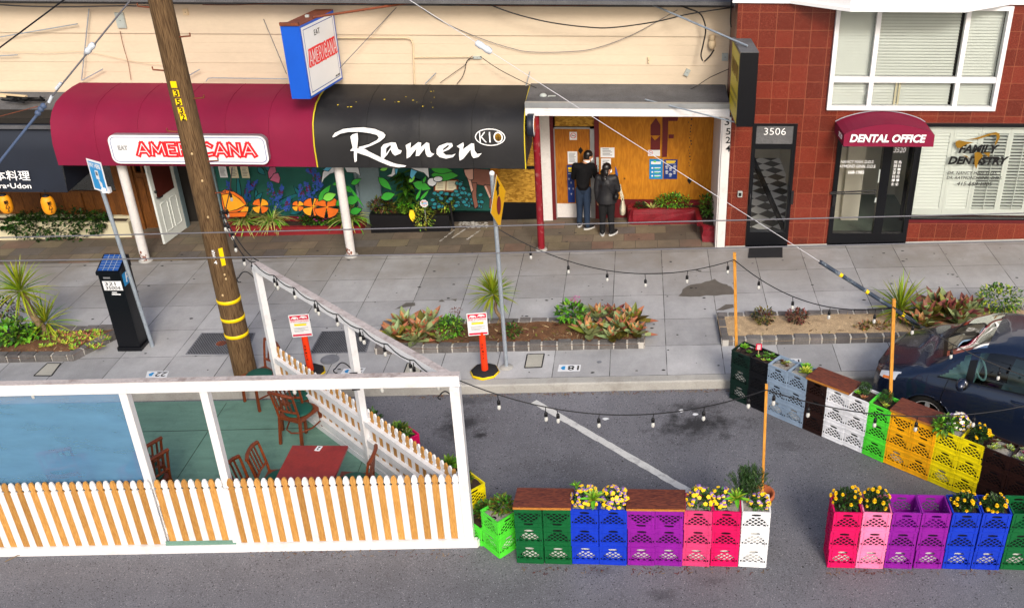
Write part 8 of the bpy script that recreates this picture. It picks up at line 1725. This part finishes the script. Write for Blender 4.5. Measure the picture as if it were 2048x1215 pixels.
def man():
    p = G(1170, 460, .155); b = Vector((p.x, p.y + .1, walk(p.x)))
    J = dict(ankL=(-.13, .10, .09), ankR=(.05, -.05, .09), toeL=(.15, 1, 0), toeR=(.9, .55, 0), kneeL=(-.115, .10, .50), kneeR=(.045, .00, .50), hipL=(-.11, .04, .90), hipR=(.06, .03, .90), pel=(-.03, .03, .94), waist=(-.03, .05, 1.10), chest=(-.01, .11, 1.30), neck=(.04, .18, 1.50), head=(.085, .23, 1.585), look=(.9, .8, 1.35), shL=(-.19, .08, 1.42), shR=(.17, .14, 1.40), elL=(-.24, .17, 1.13), elR=(.245, .24, 1.13), wrL=(-.10, .36, 1.15), wrR=(.17, .44, 1.20), thumbL=(0, 0, 1), thumbR=(0, 0, 1))
    def hair(t, hd, sx, f, up, R3):
        m = MB(); m.ell(hd + up * .045 - f * .012, (.084, .098, .092), 0, 16, 12, R3); m.ell(hd - f * .035 - up * .0, (.078, .068, .085), 0, 14, 10, R3); fuse(m, .008, 2).build('hair', ['hair'], t)
    def ex(t, P):
        m = MB(); m.lathe([(.062, -.025), (.068, .02), (.060, .028)], P['neck'] + Vector((.01, .0, .0)), 14); m.build('shirt_collar', ['white_plain'], t)
    person(b, J, 1.72, 'person in black jacket and blue jeans leaning to look at the boarded door', 'jacket_black', 'denim', hair, ex, False, .925)
def woman():
    p = G(1214, 472, .155); b = Vector((p.x, p.y + .04, walk(p.x)))
    J = dict(ankL=(-.10, .02, .09), ankR=(.10, .02, .09), toeL=(-.1, 1, 0), toeR=(.6, .75, 0), kneeL=(-.09, .03, .46), kneeR=(.085, .03, .46), hipL=(-.085, .02, .84), hipR=(.08, .02, .84), pel=(0, .02, .86), waist=(0, .02, 1.0), chest=(0, .03, 1.18), neck=(.0, .05, 1.37), head=(.01, .07, 1.465), look=(.9, .9, 1.40), shL=(-.165, .03, 1.29), shR=(.165, .03, 1.29), elL=(-.21, .01, 1.02), elR=(.235, .05, 1.03), wrL=(-.20, .04, .79), wrR=(.22, .28, 1.02), thumbL=(0, 1, 0), thumbR=(0, 0, 1))
    def hair(t, hd, sx, f, up, R3):
        m = MB(); m.ell(hd + up * .045 - f * .012, (.088, .10, .092), 0, 16, 12, R3); pts = [hd - f * .03 + up * .03, hd - f * .065 - up * .06, hd - f * .10 - up * .18, hd - f * .125 - up * .30, hd - f * .13 - up * .38]; 
        for q, r in zip(pts, (.09, .105, .11, .10, .07)): m.ell(q, (r, r * .55, .085), 0, 14, 9, R3)
        fuse(m, .009, 3).build('hair', ['hair'], t)
    def ex(t, P):
        pass
    person(b, J, 1.60, 'person with long black hair in black puffer jacket carrying a cream tote bag', 'puffer', 'trousers', hair, ex, True, .945)
    w_ = b + Vector((.262, .10, 1.0)); t = thing('tote_bag', w_ - Vector((0, 0, .5)), 'cream tote bag hanging from the arm of the person in the puffer jacket', 'bag'); m = MB(); c = w_ + Vector((.05, .0, -.38)); rows = []
    for z, k in ((-.17, .8), (-.165, 1.0), (-.05, 1.05), (.08, 1.0), (.15, .95)): rows.append([c + Vector((.045 * k * math.cos(a) * (1.3 if z < 0 else .7), .15 * k * math.sin(a), z)) for a in [6.2832 * i / 20 for i in range(20)]])
    m.grid(rows, 0, True, True); m.poly(rows[0], 0); m.build('bag_body', ['tote'], t); m = MB()
    for s in (-.02, .02): m.tube([c + Vector((s, -.08, .14)), w_ + Vector((s * .5 + .01, -.035, -.06)), w_ + Vector((s * .5, 0, .055)), w_ + Vector((s * .5 + .01, .035, -.06)), c + Vector((s, .08, .14))], .009, 6)
    m.build('handle', ['tote'], t); a = b + Vector((.20, .30, 1.0)); t = thing('folded_umbrella', a, 'blue folded umbrella held upright by the person in the puffer jacket', 'umbrella'); m = MB(); m.tube([a + Vector((.0, .0, -.10)), a + Vector((.01, .0, .0)), a + Vector((-.01, .01, .20)), a + Vector((-.03, .02, .34))], [.012, .022, .026, .006], 8); m.build('canopy', ['letter_blue'], t)
    c = b + Vector((.185, -.06, .88)); t = thing('shoulder_bag', c, 'small black shoulder bag at the hip of the person in the puffer jacket', 'bag'); m = MB(); m.ell(c, (.06, .12, .085), 0, 14, 10); m.build('bag_body', ['black_plastic'], t); m = MB(); m.tube([c + Vector((0, -.09, .05)), b + Vector((.05, -.19, 1.12)), b + Vector((-.10, -.12, 1.32)), b + Vector((-.12, .02, 1.36))], .008, 6); m.build('strap', ['black_plastic'], t)
man(); woman()

# ================================================================== STRING LIGHTS AND WIRES
def sag(a, b, s, n=24): return [a + (b - a) * (i / n) + Vector((0, 0, -4 * s * (i / n) * (1 - i / n))) for i in range(n + 1)]
def along(pts, t): k = t * (len(pts) - 1); i = min(int(k), len(pts) - 2); return pts[i] + (pts[i + 1] - pts[i]) * (k - i)
def bulb(t, p, drop, tilt=(0, 0)):
    m = MB(); q = p + Vector((tilt[0], tilt[1], -drop)); m.tube([p, q], .005, 5); m.lathe([(.0, .004), (.014, .0), (.020, -.012), (.021, -.055), (.015, -.06), (0, -.06)], q, 10); s = m.build('bulb_socket', ['cable_black'], t); m = MB(); m.lathe([(.013, -.06), (.020, -.080), (.023, -.097), (.019, -.117), (.009, -.128), (0, -.13)], q, 10); m.build('bulb', ['bulb_glass'], s)
def lights(runs, lb, drop=.07):
    t = thing('string_lights', runs[0][0][0], lb, 'string lights', 'strings of outdoor bulbs between the stakes'); m = MB()
    for pts, ts in runs: m.tube(pts, .0068, 6)
    m.build('cable', ['cable_black'], t); g = random.Random(int(runs[0][0][0].x * 10))
    for pts, ts in runs:
        for u in ts: bulb(t, along(pts, u), drop * g.uniform(.6, 1.4), (g.uniform(-.01, .01), 0))
p0 = W(997, 458, 13.05); s1 = S1 + Vector((0, -.03, -.10)); s2 = S2 + Vector((0, -.03, -.10)); s3 = S3 + Vector((0, -.02, -.06)); fx = lambda x0, x1, *xs: [(x - x0) / (x1 - x0) for x in xs]
lights([(sag(p0, s1, .44), fx(997, 1468, 1060, 1136, 1216, 1293, 1378, 1455))], 'string of bulbs from the warning sign post to the stake at the kerb')
lights([(sag(s1, s2, .30), fx(1468, 1788, 1524, 1597, 1673, 1757))], 'string of bulbs between the kerb stake and the tall pale stake')
lights([(sag(s2, W(2110, 770, 10.4), .12), fx(1788, 2110, 1830, 1911, 2004, 2080))], 'string of bulbs from the tall pale stake across the car to the right')
cc = Vector((PA.x + .06, 9.2, BZ(PA.x) + .05)); lights([(sag(cc, s3, .40), fx(915, 1533, 990, 1087, 1110, 1197, 1308, 1411, 1500))], 'string of bulbs from the parklet corner to the thin orange stake')
lights([(sag(s3, W(2200, 770, 9.6), .40), fx(1533, 2200, 1548, 1616, 1753, 1836, 1953, 2060))], 'string of bulbs from the thin orange stake in front of the car')
def beam_lights():
    B = Vector((PB.x, PB.y, PZB)); A = Vector((PA.x, PA.y, BZ(PA.x))); n = Vector((-.696, -.72, 0)); pts = []
    for i in range(33):
        u = i / 32; w_ = (u * 8) % 1; pts.append(B + (A - B) * (.02 + .95 * u) + n * .05 + Vector((0, 0, .07 - .11 * 4 * w_ * (1 - w_) * .5)))
    t = thing('string_lights', B, 'string of bulbs looped along the slanted parklet beam', 'string lights', 'strings of outdoor bulbs between the stakes'); m = MB(); m.tube(pts, .0068, 6); m.build('cable', ['cable_black'], t)
    for k in range(1, 9):
        p = along(pts, k / 8.2); bulb(t, p, .05, (.0, 0))
        if k % 2: bulb(t, p + Vector((.05, -.05, -.01)), .06)
    t = thing('string_lights', A + Vector((-3, 0, 0)), 'string of bulbs tucked under the front parklet beam', 'string lights', 'strings of outdoor bulbs between the stakes'); m = MB(); pts = [Vector((x, 9.28, BZ(x) + .01 - .02 * math.sin(x * 6) ** 2)) for x in [PA.x - .1 - .25 * i for i in range(37)]]; m.tube(pts, .007, 5); m.build('cable', ['cable_black'], t)
    for i in range(3, 36, 4): bulb(t, pts[i], .005)
    pp = W(443, 430, 12.85); t = thing('string_lights', pp, 'tangled string of bulbs from the wooden pole to the far parklet post', 'string lights', 'strings of outdoor bulbs between the stakes'); m = MB(); a = sag(pp, B + Vector((0, 0, .05)), .22); b = sag(pp + Vector((.02, 0, .03)), B + Vector((.05, 0, .07)), .15); c = [W(464, 335, 15.5), W(460, 380, 14.5), W(452, 415, 13.5), pp]
    for q in (a, b, c): m.tube(q, .008, 6)
    g = random.Random(3); m.tube([pp + Vector((g.uniform(-.05, .12), g.uniform(-.05, .05), g.uniform(-.08, .08))) for _ in range(12)], .008, 5); m.build('cable', ['cable_black'], t)
    for q, us in ((a, (.05, .3, .55, .85)), (b, (.1, .2)), (c, (.35, .65, .85))):
        for u in us: bulb(t, along(q, u), .05)
beam_lights()
def wire(pts, r, m, lb, name='overhead_wire', cat='wire', group='wires across the street scene', extra=None):
    t = thing(name, pts[0], lb, cat, group); mb = MB(); mb.tube(pts, r, 6); mb.build('cable', [m], t)
    if extra: extra(t)
    return t
def ins(p, d, L=.13, r=.05):
    def f(t):
        m = MB(); q = Vector(d).to_track_quat('Z', 'Y').to_matrix(); vs = MB(); vs.lathe([(0, -L), (r * .8, -L * .9), (r, -L * .4), (r * .8, 0), (r, L * .4), (r * .8, L * .9), (0, L)], (0, 0, 0), 10); m.add([q @ Vector(v) + p for v in vs.v], vs.f, 0, True); m.build('insulator', ['porcelain'], t)
    return f
wire([W(-300, 482, 11), W(900, 454, 11), W(2400, 418, 11)], .008, 'wire_grey', 'upper straight grey wire across the whole photo'); wire([W(-300, 526, 10.5), W(900, 508, 10.5), W(2400, 474, 10.5)], .008, 'wire_grey', 'lower straight grey wire across the whole photo')
def guy():
    A = G(1852, 670, .155); A.z = walk(A.x) + .1; best = None
    for i in range(400):
        zz = 4 + .05 * i; B = Vector((-6.2, 13.05, zz)); d = B - A; q = A + d * .2; pr_ = proj(q); e = abs((pr_.x - 1640) / (1852 - 1640) - (pr_.y - 525) / (670 - 525)); 
        if best is None or e < best[0]: best = (e, B)
    B = best[1]; d = (B - A).normalized(); k = min(range(1, 400), key=lambda i: abs(proj(A + d * (i * .02)).x - 1640)) * .02; t = thing('guy_wire', A, 'white slanted guy wire with a dark yellow banded guard anchored in the gravel bed', 'wire'); m = MB(); m.tube([A, B], .0045, 6); m.build('cable', ['wire_white'], t); m = MB(); m.tube([A + d * .02, A + d * k], .032, 10); g = m.build('guard', ['guard_paint'], t)
    for u in (.22, .56, .80): m = MB(); m.tube([A + d * (k * u), A + d * (k * u + .055)], .0335, 10); m.build('yellow_band', ['warn_yellow'], g)
    j = min(range(1, 900), key=lambda i: abs(proj(A + d * (i * .02)).x - 968)) * .02; ins(A + d * j, d)(t)
mat('guard_paint', srgb('2c3848'), .55, .3, 9, .2, 50, dirt=srgb('a8b4be'), dirt_amt=.7, dirt_s=7)
guy()
def leftguy():
    Y = 13.6; a, b, c = W(-60, 398, Y), W(82, 220, Y), W(264, -3, Y); t = thing('guy_wire', b, 'grey slanted guy wire with white insulator at the left photo edge', 'wire'); m = MB(); m.tube([b, c + (c - b)], .012, 6); m.build('cable', ['wire_grey'], t); m = MB(); m.tube([a, b], .020, 8); m.build('thick_cable', ['sleeve_blue'], t); ins(W(180, 97, Y), c - b, .10, .045)(t); m = MB()
    for i, (x, y) in enumerate(((76, 226), (82, 218), (87, 212))): m.ell(W(x, y, Y), (.045, .045, .045), 0, 8, 6)
    m.build('knot', ['sleeve_blue'], t); m = MB(); m.tube([W(98, 205, Y), W(104, 192, Y)], .022, 8); m.tube([W(112, 178, Y), W(122, 166, Y)], .022, 8); m.build('clamp', ['porcelain'], t)
mat('sleeve_blue', srgb('4a5a78'), .6, .1)
leftguy()
wire([W(-40, 125, 12), W(128, 0, 12), W(200, -55, 12)], .010, 'cable_black', 'black cable crossing the top left corner'); wire([W(-20, 238, 14), W(75, 213, 13.7)], .006, 'rust', 'thin reddish wire tied to the left guy wire')
mat('conduit_cream', srgb('e2cba6', .86), .6, .05)
wy = WALL_Y - .06
def wallcable(px, r, m, lb, Y=wy): return wire([W(x, y, Y) for x, y in px], r, m, lb, 'wall_cable', 'cable', 'cables along the cream wall')
def smooth(px, n=5):
    o = []
    for i in range(len(px) - 1):
        P = [px[max(0, min(len(px) - 1, i + k))] for k in (-1, 0, 1, 2)]
        for j in range(n): t = j / n; o.append(tuple(.5 * (2 * P[1][q] + (-P[0][q] + P[2][q]) * t + (2 * P[0][q] - 5 * P[1][q] + 4 * P[2][q] - P[3][q]) * t * t + (-P[0][q] + 3 * P[1][q] - 3 * P[2][q] + P[3][q]) * t ** 3) for q in (0, 1)))
    return o + [px[-1]]
wallcable(smooth([(950, -2), (1024, 26), (1100, 45), (1180, 55), (1230, 55), (1310, 44), (1380, 28), (1466, 15)]), .012, 'cable_black', 'thick black cable drooping across the cream wall', WALL_Y - .4)
wallcable(smooth([(1335, -2), (1370, 15), (1398, 26), (1409, 45), (1411, 65), (1406, 90), (1402, 110), (1405, 122)]), .015, 'cable_black', 'black service cable looping down beside the wall lamp', WALL_Y - .3); wallcable(smooth([(1409, 123), (1420, 112), (1428, 100)]), .014, 'cable_black', 'short black cable end below the wall lamp')
wallcable(smooth([(832, 8), (870, 35), (920, 60), (975, 82), (1024, 97), (1060, 104), (1130, 104), (1190, 97), (1260, 72), (1320, 40), (1355, 20)]), .006, 'wire_grey', 'thin grey wire sagging across the cream wall'); wallcable(smooth([(960, 113), (1000, 140), (1060, 170), (1100, 185), (1160, 187), (1230, 188), (1310, 182), (1375, 180), (1420, 155), (1458, 138)]), .007, 'cable_black', 'wire running over the canopy roof to the yellow sign', WALL_Y - .25)
wallcable(smooth([(0, 10), (60, 13), (150, 14), (250, 12), (330, 14)]), .012, 'wire_grey', 'old rope like cable along the frieze at top left'); wallcable(smooth([(405, 10), (480, 10), (560, 6), (700, 8), (830, 4), (1000, 12), (1150, 11), (1290, 8), (1400, 5)]), .006, 'rust', 'thin brown wire along the frieze board'); wallcable(smooth([(0, 103), (90, 106), (170, 104), (250, 120), (300, 128), (360, 132)]), .004, 'conduit_cream', 'faint cream wire on the cream wall at left'); wallcable(smooth([(240, 62), (246, 90), (256, 125), (262, 160)]), .005, 'rust', 'thin brown wire hanging under the grey meter box')
wallcable([(672, 76), (812, 76), (822, 79), (826, 88), (829, 168)], .014, 'conduit_cream', 'cream painted conduit bending down to the black awning'); wallcable([(829, 115), (940, 114)], .010, 'conduit_cream', 'cream painted branch conduit right of the bend'); wallcable(smooth([(945, 112), (936, 120), (930, 130), (905, 148), (880, 166)]), .005, 'cable_black', 'black wire running down from the cable tangle, left one'); wallcable(smooth([(948, 116), (934, 122), (930, 140), (924, 155), (914, 168)]), .007, 'cable_black', 'black wire running down from the cable tangle, right one'); wallcable(smooth([(1463, 0), (1462, 18), (1461, 40), (1462, 55)]), .012, 'cable_black', 'bundle of black cables down the corner to the yellow sign', WALL_Y - .5); wallcable([(1472, 0), (1472, 54)], .03, 'flashing', 'white downpipe at the corner above the yellow sign', WALL_Y - .6)
def gadget(px, py, d, m, lb, name='junction_box', rot=0.0, cat='box', Y=WALL_Y - .02):
    c = W(px, py, Y); t = thing(name, c, lb, cat); r3 = Euler((0, R(rot), 0)).to_matrix(); mb = MB(); mb.box(c, d, 0, r3); mb.build('housing', [m], t); mb = MB(); mb.box(c + Vector((0, -d[1] / 2 - .004, 0)), (d[0] * .86, .008, d[2] * .86), 0, r3); mb.ell(c + Vector((0, -d[1] / 2 - .008, 0)), (.008, .004, .008), 1); mb.build('cover', [m, 'dark_iron'], t)
gadget(243, 40, (.16, .10, .28), 'grey_box', 'pale grey meter box on the cream wall left of the pole'); gadget(1450, 114, (.115, .04, .14), 'grey_box', 'square grey cover plate by the yellow sign'); gadget(1374, 145, (.085, .06, .13), 'grey_box', 'small tilted grey box above the canopy roof', rot=25); gadget(372, 24, (.10, .06, .12), 'conduit_cream', 'small cream bracket box on the wall right of the pole', 'wall_bracket', cat='bracket'); gadget(1297, 120, (.03, .05, .11), 'conduit_cream', 'small cream bracket on the wall above the canopy', 'wall_bracket', cat='bracket'); gadget(955, 115, (.16, .06, .05), 'grey_box', 'small box in the black cable tangle on the wall')
c = W(1424, 88, WALL_Y - .08); t = thing('wall_lamp', c, 'cream bulbous wall lamp beside the black cable loop', 'lamp'); m = MB(); m.ell(c, (.07, .07, .11), 0, 14, 10); m.lathe([(.03, .0), (.06, .02), (.05, .12)], c + Vector((0, 0, .05)), 12); m.build('housing', ['conduit_cream'], t)
for pts, lb in ((([(178, 18), (163, 161)]), 'long grey awning stay left of the pole'), ([(164, 161), (206, 138)], 'short grey awning stay left of the pole'), ([(-10, 76), (155, 48)], 'grey stay rod at the left photo edge'), ([(375, 153), (399, 139)], 'short grey awning stay right of the pole'), ([(412, 163), (416, 157), (425, 156), (575, 158)], 'grey pipe along the top of the maroon awning'), ([(850, 168), (872, 146)], 'short grey strap on the black awning top'), ([(1052, 172), (1060, 143)], 'short grey strap at the right end of the black awning'), ([(-5, 112), (35, 110)], 'stub of grey rod at the left photo edge')):
    wire([W(x, y, WALL_Y - .12) for x, y in pts], .010, 'galvanised', lb, 'stay_rod', 'rod', 'rods and stays on the cream wall')
def roof_bits():
    c = W(1093, 194, 17.7); t = thing('floodlight', c, 'small grey twin floodlight on the canopy roof', 'lamp'); m = MB(); m.ell(c + Vector((-.06, 0, .02)), (.07, .06, .05), 0, 10, 7); m.ell(c + Vector((.04, -.03, -.02)), (.05, .05, .04), 0, 10, 7); m.box(c + Vector((.10, 0, 0)), (.14, .05, .05), 0); m.build('housing', ['grey_box'], t)
    wire([W(1105, 196, 17.7), W(1265, 197, 17.65), W(1455, 200, 17.6)], .016, 'galvanised', 'grey conduit lying on the canopy roof', 'roof_conduit', 'conduit'); c = W(35, 203, 17.9); t = thing('roof_clutter', c, 'black cable clutter on the roof at the far left', 'cable'); m = MB(); g = random.Random(2)
    m.tube([c + Vector((g.uniform(-.3, .5), g.uniform(-.1, .1), g.uniform(0, .1))) for _ in range(14)], .02, 5); m.build('cable', ['cable_black'], t); c = W(25, 192, 18.1); m = MB(); m.box(c, (.5, .1, .04), 0, Euler((0, R(4), 0)).to_matrix()); m.build('board', ['conduit_cream'], t)
roof_bits()
def litter():
    g = random.Random(12)
    t = thing('twig', G(50, 1108), 'thin brown twig on the road in front of the picket fence', 'twig'); m = MB(); m.tube([G(10, 1122, .01), G(35, 1110, .02), G(60, 1106, .01), G(80, 1105, .01)], .006, 5); m.build('stick', ['bark'], t)
    for x, y, lb in ((1391, 828, 'white paper scrap on the oil stain, larger one'), (1363, 821, 'white paper scrap on the oil stain, smaller one'), (1211, 837, 'pale scrap on the road under the string lights')):
        p = G(x, y, .004); m = MB(); m.poly([p + Vector((g.uniform(.03, .06) * math.cos(a), g.uniform(.02, .05) * math.sin(a), .004)) for a in [6.283 * i / 7 for i in range(7)]], 0); o = m.build('paper_scrap', ['notice_white']); tag(o, lb, 'litter', 'bits of litter on the road')
    m = MB()
    for _ in range(420):
        k = g.random()
        if k < .2: p = G(1035 + 500 * g.random(), 1134 + g.random() * 12, .004)
        elif k < .35: p = G(1650 + 350 * g.random(), 1140 + g.random() * 8, .004)
        elif k < .5: p = G(500 + 440 * g.random(), 1098 + g.random() * 14, .004)
        else: x = g.uniform(-3.5, 1.6); p = Vector((x, 12.52 - abs(g.gauss(0, .035)), road(x) + .004))
        m.leaf(p + Vector((0, 0, .004)), (g.gauss(0, 1), g.gauss(0, 1), .05), g.uniform(.02, .07), .012, .1, g.choice((0, 0, 1)), 2)
    tag(m.build('fallen_leaves', ['leaf_bronze', 'bark']), kind='stuff')
litter()
